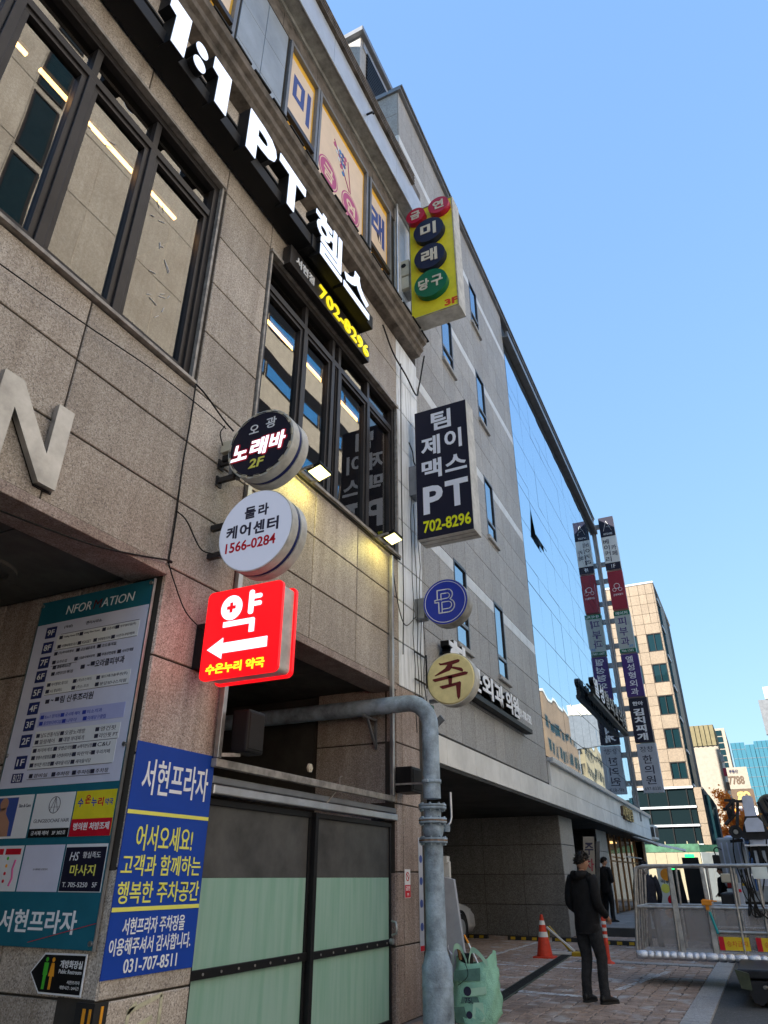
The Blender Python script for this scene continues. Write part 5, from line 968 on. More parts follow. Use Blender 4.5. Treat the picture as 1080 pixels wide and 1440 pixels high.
g = G(); g.box(5.10, 7.28, 3.86, 3.985, 8.38, 8.70); part('plate', g, 'dark_frame', t, .006); F = Fr((0, 3.86, 0), (1, 0, 0))
txt(F, '서현점', 5.22, 5.66, 8.47, 8.62, 0, 'letter_white', t, .02, .01); txt(F, '702-8296', 5.80, 7.24, 8.42, 8.64, 0, 'letter_yellow', t, .012, .02)

# ---- flood lamps under the right window (lit in the photo)
for i, x in enumerate((5.86, 7.84)):
    t = thing('flood_lamp', (x, 3.85, 5.6), ('lit yellow flood lamp half hidden behind the karaoke disc', 'lit yellow flood lamp at the right foot of the right window')[i], 'lamp', 'flood lamps under the window')
    Fl = Fr((x, 3.72, 5.66), (1, 0, 0), Vector((0, -.95, .35)).normalized())
    Fl = Fr((x, 3.74, 5.62), (1, 0, 0), (0, -.96, .28)); Fl.n = -Fl.u.cross(Fl.v) if Fl.u.cross(Fl.v).z > 0 else Fl.u.cross(Fl.v)
    g = G(); g.fb(Fl, -.14, .14, -.10, .10, -.05, 0); part('housing', g, 'black', t, .01)
    g = G(); g.fb(Fl, -.12, .12, -.08, .08, 0, .006); part('lens', g, 'flood_lens', t)
    g = G(); g.bar((x-.15, 3.99, 5.62), (x-.15, 3.74, 5.64), .015, .03); g.bar((x+.15, 3.99, 5.62), (x+.15, 3.74, 5.64), .015, .03); part('yoke', g, 'steel_dull', t)
    l = bpy.data.lights.new('flood', 'AREA'); l.shape = 'RECTANGLE'; l.size = .3; l.size_y = .18; l.energy = 1.4; l.color = (1, .86, .22)
    o = bpy.data.objects.new('flood_light_source', l); COL.objects.link(o); o.parent = t; o.location = (0, -.09, -.03); o.rotation_euler = (R(28), 0, 0)

# ---- cables
def cable(pts, r, label, mat='cable_black', name='cable'):
    g = G(); g.tube(pts, r, 6); return single(name, g, mat, label, 'cable')
cable(spline([(-.5, 3.93, 5.12), (.8, 3.92, 5.14), (1.9, 3.92, 5.22), (2.6, 3.92, 5.28), (3.4, 3.93, 5.38), (4.1, 3.93, 5.40), (4.36, 3.9, 5.36)]), .006, 'long black cable drooping across the stone to the karaoke disc')
cable(spline([(3.92, 3.95, 5.62), (4.05, 3.92, 5.56), (4.3, 3.9, 5.44), (4.42, 3.85, 5.35)]), .009, 'short thick cable from the left window corner to the karaoke disc')
cable(spline([(4.34, 3.9, 5.38), (4.31, 3.92, 5.28), (4.38, 3.93, 5.18)]), .006, 'thin looped wire above the karaoke timer box')
cable(spline([(3.93, 3.96, 5.6), (3.93, 3.955, 5.2), (3.92, 3.955, 4.7), (3.94, 3.955, 4.2), (3.93, 3.95, 3.80), (3.88, 3.92, 3.76), (3.2, 3.98, 3.62), (2.4, 4.1, 3.60)]), .008, 'black cable running down the stone joint to the passage corner')
cable(spline([(3.93, 3.95, 4.25), (4.05, 3.93, 4.20), (4.25, 3.92, 4.02), (4.40, 3.9, 4.02)]), .007, 'thin cable looping to the white care centre disc')
cable(spline([(3.92, 3.95, 3.78), (4.02, 3.94, 3.62), (4.2, 3.94, 3.42), (4.42, 3.93, 3.32)]), .006, 'cable dropping from the passage corner to the red pharmacy box')
cable(spline([(7.95, 3.96, 9.75), (8.3, 3.93, 9.38), (8.8, 3.92, 9.25), (9.22, 3.92, 9.12), (9.36, 3.92, 9.4), (9.38, 3.8, 10.1)]), .014, 'thick black cable hanging below the cornice end on the white strip')
cable(spline([(8.62, 3.94, 9.4), (8.6, 3.95, 7.0), (8.62, 3.95, 5.2), (8.6, 3.96, 4.2)]), .008, 'thin wire down the middle of the white strip')
for i, (x, z0_, z1_) in enumerate(((8.95, 6.9, 3.2), (9.08, 6.8, 3.5), (9.2, 6.7, 3.0), (9.3, 5.0, 3.3))):
    cable([(x+jit(.04), 3.94+jit(.01), z0_+(z1_-z0_)*k/8) for k in range(9)], .006, ('left wire of the bunch hanging below the gym sign box', 'second wire of the bunch hanging below the gym sign box', 'third wire of the bunch hanging below the gym sign box', 'short wire hanging beside the cream disc')[i])
cable(spline([(8.88, 3.93, 7.9), (8.95, 3.9, 7.75), (9.05, 3.92, 7.6), (9.15, 3.9, 7.52)]), .01, 'looped wire entering the grey box of the tall gym sign')
cable(spline([(8.22, 3.96, 5.58), (8.35, 3.92, 4.9), (8.6, 3.92, 4.62), (8.95, 3.9, 4.85)]), .007, 'wire sagging from the window corner to the blue disc box')
cable(spline([(5.0, 3.95, 5.60), (6.2, 3.93, 5.57), (7.2, 3.94, 5.60), (8.0, 3.93, 5.57), (8.5, 3.94, 5.6)]), .012, 'cable lying along the sill of the right window')
g = G()
for z in (3.95, 4.35): g.bar((9.0, 3.96, z), (9.43, 3.96, z), .02)
g.bar((9.43, 3.96, 3.9), (9.43, 3.96, 4.4), .02); single('cable_bracket', g, 'black', 'black steel brackets carrying wires beside the cream disc', 'bracket')
g = G(); g.box(4.865, 4.93, 3.955, 4.0, 3.78, 5.0); single('conduit', g, 'steel', 'bright metal conduit running up behind the white round sign', 'conduit')

# ================================================================== STREET: OPPOSITE AND FAR BUILDINGS
def slab_building(name, x0, x1, y0, y1, z1, mat, label, faces, tile=(2.0, 1.2), cap=None):
    """box building; faces: list of (frame, u0, u1, [(wu0, wu1, wv0, wv1, glassmat)...])"""
    t = thing(name, ((x0+x1)/2, (y0+y1)/2, 0), label, 'building')
    g = G(); g.box(x0, x1, y0, y1, 0, z1); part('wall', g, mat, t)
    if cap: g = G(); g.box(x0-.15, x1+.15, y0-.15, y1+.15, z1, z1+.35); part('roof_cap', g, cap, t, .03)
    for F, ws in faces:
        for (a, b, c, d_, gm) in ws:
            g = G(); w_ = .08
            for q in ((a, b, c, c+w_), (a, b, d_-w_, d_), (a, a+w_, c+w_, d_-w_), (b-w_, b, c+w_, d_-w_)): g.fb(F, *q, .0, .05)
            f = part('window', g, 'dark_frame', t); g = G(); g.fb(F, a+w_, b-w_, c+w_, d_-w_, .0, .02); part('pane', g, gm, f)
    return t
FO = Fr((0, -9, 0), (-1, 0, 0)); 
ws = [(-8.5, -7.45, 2.5+k*3.35+.1, 2.5+k*3.35+3.1, 'teal_strip') for k in range(9)]
op = slab_building('office_tower', 1.5, 16.2, -23, -9, 33.5, 'opposite_stone', 'tan stone tower across the street, seen only mirrored in the left window', [(FO, ws)], cap='frame_grey')
for k in range(10):
    for j in range(4): panel('stone_panel', FO, -16+j*1.86, -14.14+j*1.86, k*3.2+.4, k*3.2+3.6, .001, .03, 'opposite_stone', op, .005, .03)
    for j in range(3): panel('stone_panel', FO, -7.4+j*1.95, -5.45+j*1.95, k*3.2+.4, k*3.2+3.6, .001, .03, 'opposite_stone', op, .005, .03)
ws = []
for k in range(10):
    z = 3.0+k*3.25
    ws += [(-31.8+i*2.6, -31.8+i*2.6+2.5, z+.8, z+1.75, 'skyblue_win') for i in range(6)]
op2 = slab_building('ribbon_window_block', 16.4, 32.0, -13.2, -9.05, 34.5, 'far_tan', 'tan block with blue ribbon windows across the street, mirrored in the right window', [(Fr((0, -9.05, 0), (-1, 0, 0)), ws)], cap='frame_grey')
for k in range(10):
    g = G(); g.box(16.4, 32.0, -9.05, -9.0, 3.0+k*3.25+1.77, 3.0+k*3.25+2.5); part('black_stripe', g, 'black', op2)  # black stripe above each row of blue windows
slab_building('low_shops', -48, 1.4, -21, -9.05, 11.5, 'far_tan', 'low tan shop row across the street behind the camera', [(Fr((0, -9.05, 0), (-1, 0, 0)), [(-1.0+k*4.0, 2.2+k*4.0, z, z+1.8, 'dark_glass') for k in range(11) for z in (4.5, 8.0)])], cap='frame_grey')
# mirrored row further down the street
def grid(F, u0, u1, z0, z1, du, dz, wu, wz, gm):
    out = []; u = u0+(du-wu)/2
    while u+wu < u1:
        z = z0
        while z+wz < z1: out.append((u, u+wu, z, z+wz, gm)); z += dz
        u += du
    return out
for i, (x0, x1, yf, z1, mt, gm, lb) in enumerate(((78, 98, -12.5, 21.5, 'far_mid', 'teal_glass', 'olive tan block down the street, mirrored in the lower curtain wall'), (104, 128, -13, 26, 'far_umber', 'teal_glass', 'brown stepped block down the street, mirrored behind the stacked signs'), (132, 160, -12, 24, 'far_mid', 'dark_glass', 'tan block with dark glass furthest down the right side of the street'))):
    Fy = Fr((0, yf, 0), (-1, 0, 0)); Fx = Fr((x0, 0, 0), (0, -1, 0))
    slab_building('street_block', x0, x1, yf-14, yf, z1, mt, lb, [(Fy, grid(Fy, -x1, -x0, 4, z1, 4.0, 3.4, 2.6, 1.8, gm)), (Fx, grid(Fx, -yf, -yf+14, 4, z1, 3.4, 3.4, 2.2, 1.8, gm))], cap='far_grey')

# ---- beige corner building beyond the grey one
BX = 55.0
t = thing('beige_building', (60, 8, 0), 'sunlit beige tiled corner building with teal square windows at the end of the row', 'building')
FB1 = FS(BX)
YE = 3.55                                           # right edge
g = G(); g.box(BX+.22, BX+16, 2.9, 14, 0, 6.9); g.box(BX+.22, BX+12, YE+.04, 14, 6.9, 22.0); part('wall', g, 'joint_grey', t)
rowsw = [(16.6, 18.0), (14.75, 16.1-.0), (12.9-1.25, 12.95), (9.75, 11.1), (7.9, 9.15)]
rowsw = [(16.55, 17.95), (14.2, 15.6), (11.85, 13.25), (9.5, 10.9), (7.45, 8.6)]
winy = [(4.72, 3.65), (6.45, 5.40), (8.2, 7.15)]
cols_ = [3.55, 3.65, 4.72, 5.40, 6.45, 7.15, 8.2, 9.0, 10.0]
rz = [6.95, 7.45, 8.6, 9.5, 10.9, 11.85, 13.25, 14.2, 15.6, 16.55, 17.95, 18.75, 19.55, 20.35, 21.15, 22.0]
for c, d_ in zip(rz, rz[1:]):
    for a, b in zip(cols_, cols_[1:]):
        isw = any(abs(c-q) < .02 for q, _ in rowsw) and any(abs(a-q) < .06 for _, q in winy)
        if isw:
            g = G()
            for q in ((-b, -a, c, c+.06), (-b, -a, d_-.06, d_), (-b, -b+.06, c+.06, d_-.06), (-a-.06, -a, c+.06, d_-.06), (-(a+b)/2-.02, -(a+b)/2+.02, c+.06, d_-.06)): g.fb(FB1, *q, -.12, -.02)
            f = part('window', g, 'dark_frame', t); g = G(); g.fb(FB1, -b+.05, -a-.05, c+.05, d_-.05, -.1, -.08); part('pane', g, 'teal_glass', f); continue
        n_ = 2 if d_-c > 1 else 1; m_ = 2 if b-a > .8 and c > 18 else 1
        for i in range(n_):
            for j in range(m_): panel('tile', FB1, -b+(b-a)*j/m_, -b+(b-a)*(j+1)/m_, c+(d_-c)*i/n_, c+(d_-c)*(i+1)/n_, -.06, jit(.002), 'beige_tile', t, .006, .018)
g = G(); g.fb(FB1, -14, -YE+.05, 22.0, 22.15, -12, .05); part('roof_cap', g, 'alu', t)
# shop floors: wide glass bands between pale sills
for k, (c, d_) in enumerate(((5.75, 6.85), (4.60, 5.60), (3.40, 4.45), (.3, 3.25))):
    g = G(); g.fb(FB1, -12, -3.55, c, d_, -.15, -.1); f = part('glass_band', g, 'dark_glass', t)
    for u in range(7): g = G(); g.fb(FB1, -11.8+u*1.3, -11.74+u*1.3, c, d_, -.1, -.05); part('mullion', g, 'black', f)
    g = G(); g.fb(FB1, -12, -3.5, d_, d_+.14, -.1, .06); part('band_sill', g, 'fascia_alu', t)
for i in range(9): panel('tile', FB1, -3.5, -3.0, i*.76+.05, (i+1)*.76+.05, -.06, .002, 'beige_tile', t, .006, .02)
FSd = Fr((BX, YE, 0), (1, 0, 0))
g = G(); g.fb(FSd, .5, 2.6, 7.0, 20.8, 0, .05); f = part('stair_glass', g, 'teal_glass', t)
for z in (7.0, 9.3, 11.6, 13.9, 16.2, 18.5, 20.7): g = G(); g.fb(FSd, .5, 2.6, z, z+.18, .05, .12); part('floor_bar', g, 'fascia_alu', f)
for k in range(18):
    panel('tile', FSd, -.0, .5, 7+k*.83, 7+(k+1)*.83, 0, .02, 'beige_tile', t, .006, .02)
    for j in range(4): panel('tile', FSd, 2.6+j*1.2, 3.8+j*1.2, 7+k*.83, 7+(k+1)*.83, 0, .02, 'beige_tile', t, .006, .02)
g = G(); g.fb(Fr((BX, 2.9, 0), (1, 0, 0)), 0.3, 6, 3.0, 6.4, 0, .3); part('side_shopfront', g, 'teal_glass', t)

# ---- hoarding with green net
t = thing('hoarding', (50, 4, 0), 'sunlit cream site hoarding with green net on top beyond the shops', 'fence')
FH = FS(51.0)
for k in range(9): panel('board', FH, -9.5+k*.66, -8.84+k*.66, .1, 2.78, 0, .05, 'hoard', t, .008, .01)
for k in range(4):
    Fk = Fr((51.0, 3.55, 0), (.75, -1, 0)); panel('board', Fk, k*.66, (k+1)*.66, .1, 2.78, 0, .05, 'hoard_grey', t, .008, .01)
g = G(); g.fb(FH, -9.5, -3.56, 2.80, 3.25, .01, .03); g.fb(Fr((51.0, 3.55, 0), (.75, -1, 0)), 0, 2.64, 2.80, 3.2, .01, .03); part('green_net', g, 'green_net', t)
for y in (8.5, 7, 5.5, 4.2, 3.56): g = G(); g.box(51.0, 51.05, y-.03, y+.03, 2.78, 3.4); part('post', g, 'hoard', t)

# ---- buildings closing the street
t = thing('pale_building', (85, 5, 0), 'narrow pale building with olive ribbed top behind the beige corner', 'building')
g = G(); g.box(80, 90, 2.0, 12, 0, 13.2); part('wall', g, 'far_white', t); g = G(); g.box(79.9, 88, 2.05, 5.5, 13.2, 15.2); part('top_screen', g, 'far_olive', t)
for k in range(7): g = G(); g.box(79.82, 79.9, 2.1+k*.45, 2.25+k*.45, 13.2, 15.2); part('rib', g, 'far_olive', t)
g = G(); g.box(80, 89, 1.92, 1.99, 4, 12.5); part('side_glass', g, 'banner_grey', t)
for k in range(6): g = G(); g.box(79.2, 79.9, 1.7, 2.0, 5+k*1.3, 5.7+k*1.3); part('hanging_sign', g, ('far_brown', 'maroon', 'casing_bottom')[k % 3], t)
t = thing('white_building', (115, 6, 0), 'pale tiled tower with a teal window strip seen above the narrow building', 'building')
g = G(); g.box(110, 124, 1.5, 12, 0, 19.8); part('wall', g, 'far_white', t)
for k in range(9): g = G(); g.fb(FS(110), -2.75, -1.95, 12+k*.85, 12.7+k*.85, 0, .05); part('window', g, 'teal_glass', t)
t = thing('hotel_building', (105, 1.5, 0), 'low hotel with a brown gold-lettered sign and a 7788 board on its roof line', 'building')
FHt = FS(100)
g = G(); g.box(100, 115, -.6, 4, 0, 9.0); part('wall', g, 'far_white', t)
g = G(); g.fb(FHt, -3.3, .15, 10.9, 13.4, -.5, 0); part('white_billboard', g, 'far_white', t); txt(FHt, '7788', -2.2, -.4, 11.4, 12.4, .0, 'far_brown', t, .03, .03); txt(FHt, '부동산', -1.9, -.9, 12.7, 13.15, 0, 'ink', t, .03, .03)
g = G(); g.fb(FHt, -3.5, .35, 9.0, 11.1-.25, -.5, .1); part('brown_billboard', g, 'far_brown', t); txt(FHt, 'go', -1.6, -.1, 9.35, 10.6, .1, 'gold', t, .04, .04); txt(FHt, 'HOTEL', -3.2, -1.8, 9.45, 9.9, .1, 'gold', t, .03, .03); txt(FHt, '호텔', -3.2, -2.2, 10.1, 10.6, .1, 'gold', t, .03, .03)
g = G(); g.fb(FHt, -3.4, .3, 7.6, 8.9, 0, .3); part('eave_band', g, 'white_panel', t)
for k in range(3): g = G(); g.fb(FHt, -3.2+k*1.1, -2.3+k*1.1, 4.6, 7.2, 0, .05); part('window', g, 'dark_glass', t)
t = thing('vertical_banner', (99, 2.4, 4.8), 'tall pink and magenta vertical banner beside the hotel front', 'banner')
Fv = FS(98.5); g = G(); g.fb(Fv, -3.0, -2.2, 4.6, 9.6, 0, .1); part('cloth', g, 'film_pink', t); g = G(); g.fb(Fv, -2.15, -1.8, 5, 8.6, 0, .1); part('orange_strip', g, 'orange', t)
for k in range(4): txt(Fv, '서현떡볶'[k], -2.9, -2.3, 8.5-k*1.15, 9.3-k*1.15, .1, 'letter_white', t, .04, .02)
t = thing('glass_towers', (230, -2, 0), 'twin pale blue glass towers closing the far end of the street', 'building')
for a, b, h_ in ((-1.1, 2.3, 34), (-3.4, -1.2, 33.3), (-12, -3.5, 34.1)):
    g = G(); g.box(220, 240, a, b, 0, h_); part('tower', g, 'tower_glass', t)
    for k in range(int(h_//2.4)): g = G(); g.box(219.9, 220, a, b, k*2.4+1, k*2.4+1.08); part('floor_line', g, 'frame_grey', t)
    y = a
    while y < b: g = G(); g.box(219.88, 219.98, y, y+.05, 0, h_); part('mullion', g, 'teal_strip', t); y += 1.1
t = thing('domed_shop', (95, -1.6, 0), 'brown round-topped sign board low at the far right', 'sign')
g = G(); F_ = FS(92); g.prism(F_, [(.55, 4), (2.6, 4)]+arc((1.6, 8.3), 1.05, 0, 180, 12), -.4, 0); part('board', g, 'far_brown', t); g = G(); g.prism(F_, [(.4, 3.9), (2.8, 3.9)]+arc((1.6, 8.3), 1.25, 0, 180, 12), -.5, -.41); part('rim', g, 'hoard', t); g = G(); g.box(92.1, 92.4, -1.7, -1.4, 0, 4); part('leg', g, 'far_brown', t)
t = thing('hanging_billboard', (66, -1.5, 13), 'dark grey billboard corner poking in at the right edge', 'sign')
g = G(); g.box(88, 88.6, -6.5, -2.85, 15.1, 18.8); part('panel', g, 'frame_grey', t); g = G(); g.box(88.1, 88.5, -6.5, -3.6, 18.9, 20.2); part('top_panel', g, 'far_tan', t); g = G(); g.box(88.2, 88.4, -6.2, -6.0, 0, 15.2); part('post', g, 'frame_grey', t)

# ---- trees
def tree(loc, h, r, leafmats, label, n=900, bare=.3):
    t = thing('street_tree', loc, label, 'tree', 'autumn street trees'); X, Y_, Z_ = loc
    g = G(); g.tube([(X, Y_, Z_), (X+.05, Y_, Z_+h*.3), (X, Y_+.08, Z_+h*.6), (X+.1, Y_, Z_+h*.95)], .14, 8, r2=.02)
    ends = []
    for i in range(26):
        a = random.uniform(0, 6.28); z = Z_+h*random.uniform(.3, .8); l_ = r*random.uniform(.5, 1.1)
        e = Vector((X+math.cos(a)*l_, Y_+math.sin(a)*l_, z+h*random.uniform(.1, .28))); g.tube([(X, Y_, z), Vector((X, Y_, z)).lerp(e, .5)+Vector((0, 0, -.1)), e], .035, 5, r2=.008); ends.append((Vector((X, Y_, z)), e))
    part('trunk', g, 'bark', t)
    for k, mt in enumerate(leafmats):
        g = G()
        for i in range(n):
            a, b = random.choice(ends); p = a.lerp(b, random.uniform(.45, 1.1))+Vector((random.gauss(0, .22), random.gauss(0, .22), random.gauss(0, .2)))
            u = Vector((jit(1), jit(1), jit(1))).normalized(); v = u.cross(Vector((jit(1), jit(1), jit(1)))).normalized(); s_ = random.uniform(.10, .20)
            g.add([p-u*s_, p+v*s_*.6, p+u*s_, p-v*s_*.6], [(0, 1, 2, 3)])
        part('crown', g, mt, t, kind='stuff')
tree((76.5, 1.75, 0), 8.2, 1.7, ('leaf_orange', 'leaf_rust'), 'orange autumn tree between the beige corner building and the boom truck', 1500)
tree((79, .1, 0), 6.2, 1.4, ('leaf_orange',), 'smaller orange tree behind the boom truck', 900)

# ================================================================== STREET OBJECTS
def cone(x, y, h, label, z=0):
    t = thing('traffic_cone', (x, y, z), label, 'traffic cone', 'red traffic cones'); rb, rt_ = h*.21, h*.035
    g = G(); g.prism(Fr((x, y, z), (1, 0, 0), (0, 1, 0)), rrect(-h*.27, h*.27, -h*.27, h*.27, h*.06), 0, h*.045); part('base', g, 'cone_red', t, .006)
    def rr(q): return rb+(rt_-rb)*(q-.045)/.955
    g = G(); g.lathe((x, y, z), [(rr(q), q*h) for q in (.046, .3, .55, .72, 1.0)], 26); part('body', g, 'cone_red', t)
    for a, b in ((.48, .60), (.76, .86)): g = G(); g.lathe((x, y, z), [(rr(a)+.002, a*h), (rr(b)+.002, b*h)], 26); part('white_band', g, 'cone_white', t)
cone(16.2, 4.40, .76, 'tall red and white traffic cone standing alone at the garage mouth'); cone(11.0, 4.55, .72, 'red traffic cone half hidden behind the grey board and bag'); cone(24.4, 2.1, .8, 'faded traffic cone seen through the platform mesh', .2)
t = thing('bollard_post', (15.7, 3.06, 0), 'slim red lane post with white bands beside the standing man', 'bollard')
g = G(); g.lathe((15.7, 3.06, 0), [(.12, 0), (.12, .02), (.06, .05), (.042, .08), (.042, .74), (.03, .76)], 20); part('post', g, 'cone_red', t)
for z in (.42, .53, .64): g = G(); g.lathe((15.7, 3.06, 0), [(.0435, z), (.0435, z+.055)], 20); part('white_band', g, 'cone_white', t)
for i, (x, y0, lb) in enumerate(((20.3, 7.85, 'black and yellow wheel stop deep in the garage, leftmost'), (20.2, 6.4, 'black and yellow wheel stop directly left of the tall cone'), (20.2, 5.25, 'black and yellow wheel stop partly behind the folding barrier'), (19.8, 3.95, 'dark wheel stop beside the red lane post'))):
    t = thing('wheel_stop', (x, y0, 0), lb, 'wheel stop', 'parking wheel stops'); g = G(); g.prism(Fr((x, y0-.85, 0), (1, 0, 0)), [(-.09, 0), (.09, 0), (.06, .10), (-.06, .10)], -.85, 0); part('body', g, 'rubber', t, .008)
    for k in range(3): c_ = y0-.7+k*.28; g = G(); g.add([(x-.086, c_-.06, .022), (x-.086, c_+.06, .022), (x-.068, c_+.06, .082), (x-.068, c_-.06, .082)], [(0, 1, 2, 3)]); part('yellow_patch', g, 'yellow_paint', t)
t = thing('parking_barrier', (17.0, 4.2, 0), 'folded yellow and white parking barrier lying behind the tall cone', 'parking barrier')
g = G(); g.bar((17.0, 4.05, .06), (17.1, 4.5, .50), .04); g.bar((17.1, 4.5, .5), (17.2, 4.6, .06), .04); part('yellow_arm', g, 'yellow_paint', t, .004); g = G(); g.bar((16.9, 4.5, .50), (16.9, 3.95, .08), .035); g.bar((16.8, 4.5, .05), (16.8, 3.9, .05), .05); part('white_bar', g, 'cone_white', t, .004); g = G(); g.box(16.7, 16.95, 3.75, 3.98, 0, .08); part('foot', g, 'yellow_paint', t, .01)

# grey board behind the pipe
t = thing('board_stack', (9.2, 3.6, 0), 'grey upright board leaning between the pipe and the green bag', 'board')
g = G(); P0 = [(8.95, 3.70, 0), (8.95, 3.30, 0), (9.05, 3.52, 1.42), (9.05, 3.72, 1.46)]
g.add(P0+[(x+.06, y, z) for x, y, z in P0], [(0, 1, 2, 3), (7, 6, 5, 4), (0, 4, 5, 1), (1, 5, 6, 2), (2, 6, 7, 3), (3, 7, 4, 0)]); part('front_board', g, 'grey_board', t, .004)
g = G(); g.box(9.12, 9.18, 3.60, 3.74, 0, 1.62); g.box(9.1, 9.2, 3.62, 3.72, 1.6, 1.68); part('rear_post', g, 'casing', t, .004)

# green bag
t = thing('rubbish_bag', (8.95, 3.27, 0), 'bulging green plastic rubbish bag marked 75 with a broom handle sticking out', 'bag')
bg = []
for j in range(13):
    z = .62*j/12; rx = .25*(1+.10*math.sin(z*7))*(.86+.14*math.sin(min(1, j/3)*1.57)); ry = .17*(1.1-.45*(j/12)**2); row = []
    for i in range(36):
        a = i*2*math.pi/36; w_ = 1+.045*math.sin(a*5+j*.9)+.035*math.sin(a*9-j*1.7)+.02*math.sin(a*14+j*2.3)+jit(.02)
        sg = lambda q: math.copysign(abs(q)**.7, q)
        row.append(Vector((8.95-sg(math.sin(a))*ry*w_+.02*j/12, 3.27-sg(math.cos(a))*rx*w_-.02*j/12, z+(.05*math.cos(a*2)+.03*math.cos(a) if j == 12 else 0))))
    bg.append(row)
g = G(); g.add([v for r_ in bg for v in r_], [(j*36+i, j*36+(i+1) % 36, (j+1)*36+(i+1) % 36, (j+1)*36+i) for j in range(12) for i in range(36)], True); part('bag_body', g, 'bag_green', t)
FBg = Fr((8.77, 3.27, 0), (0, -1, 0), (.06, 0, 1))
def onbag(name, pts, mat, off=.0):
    g = G(); g.prism(FBg, pts, .0+off, .006+off); part(name, g, mat, t)
onbag('pale_patch', [(-.06, .26), (.19, .30), (.18, .37), (-.07, .33)], 'bag_pale'); onbag('dark_patch', [(-.12, .20), (.10, .22), (.08, .27), (-.1, .26)], 'bag_dark'); onbag('pale_patch', [(.0, .04), (.16, .05), (.14, .22), (.03, .22)], 'bag_pale'); onbag('dark_patch', [(-.18, .02), (-.04, .03), (-.08, .17), (-.2, .16)], 'bag_dark', .001)
onbag('dark_patch', [(-.2, .40), (.12, .42), (.12, .54), (-.18, .5)], 'bag_dark')
g = G(); g.disc(FBg, -.035, .315, .045, .007, .010, 20); g2 = G(); g2.disc(FBg, -.02, .10, .035, .007, .010, 20); part('round_print', g, 'ink', t); part('round_print', g2, 'ink', t); txt(FBg, '75', -.07, .0, .205, .255, .008, 'ink', t, .01, .002); txt(FBg, 'L', .01, .03, .205, .255, .008, 'ink', t, .01, .002)
g = G(); g.add([(8.86, 3.46, .63), (8.86, 3.30, .62), (9.02, 3.28, .62), (9.05, 3.44, .63)], [(0, 1, 2, 3)]); g.box(8.9, 9.0, 3.3, 3.42, .5, .66); part('contents', g, 'black_matt', t)
for pts in ([(8.80, 3.47, .56), (8.80, 3.45, .72), (8.82, 3.38, .72), (8.80, 3.30, .58)], [(8.80, 3.28, .58), (8.82, 3.25, .70), (8.80, 3.16, .68), (8.80, 3.06, .58)]):
    P = spline(pts, 6); g = G(); w_ = Vector((0, 0, .028)); vs = []
    for p in P: vs += [p-w_, p+w_]
    g.add(vs, [(2*i, 2*i+2, 2*i+3, 2*i+1) for i in range(len(P)-1)], True); part('bag_handle', g, 'bag_pale', t)
g = G(); g.tube([(8.86, 3.16, .52), (8.93, 3.32, .76)], .009, 7); part('broom_stick', g, 'letter_white', t); g = G(); g.tube([(8.93, 3.32, .76), (8.96, 3.38, .84)], .012, 7); part('stick_grip', g, 'orange', t); g = G(); g.tube([(8.86, 3.40, .60), (8.88, 3.43, .72)], .02, 7); part('tool_grip', g, 'rust', t)
g = G(); g.tube(spline([(8.76, 3.31, .58), (8.755, 3.28, .50), (8.75, 3.30, .44), (8.75, 3.40, .37)]), .004, 5); part('cord', g, 'black', t)

# vertical notice boards at the pier
t = thing('standing_sign', (23.3, 4.75, 0), 'tall white leaning sign with dark red characters behind the standing man', 'sign')
Fn = Fr((22.7, 4.92, .2), (.35, -1, 0), (.0, -.10, 1)); g = G(); g.fb(Fn, -.02, .30, 0, 2.3, 0, .06); part('panel', g, 'far_white', t, .01)
for k, ch in enumerate('주차장서현'): txt(Fn, ch, .02, .27, 1.82-k*.42, 2.14-k*.42, .06, 'maroon' if k in (1, 2) else 'ink', t, .02, .006)
t = thing('standing_sign', (24.0, 4.7, 0), 'dark leaning panel right of the white sign', 'sign'); Fn = Fr((23.1, 4.72, .2), (.35, -1, 0), (0, -.14, 1)); g = G(); g.fb(Fn, -.02, .10, 0, 2.2, 0, .06); part('panel', g, 'gate_dark', t, .01)

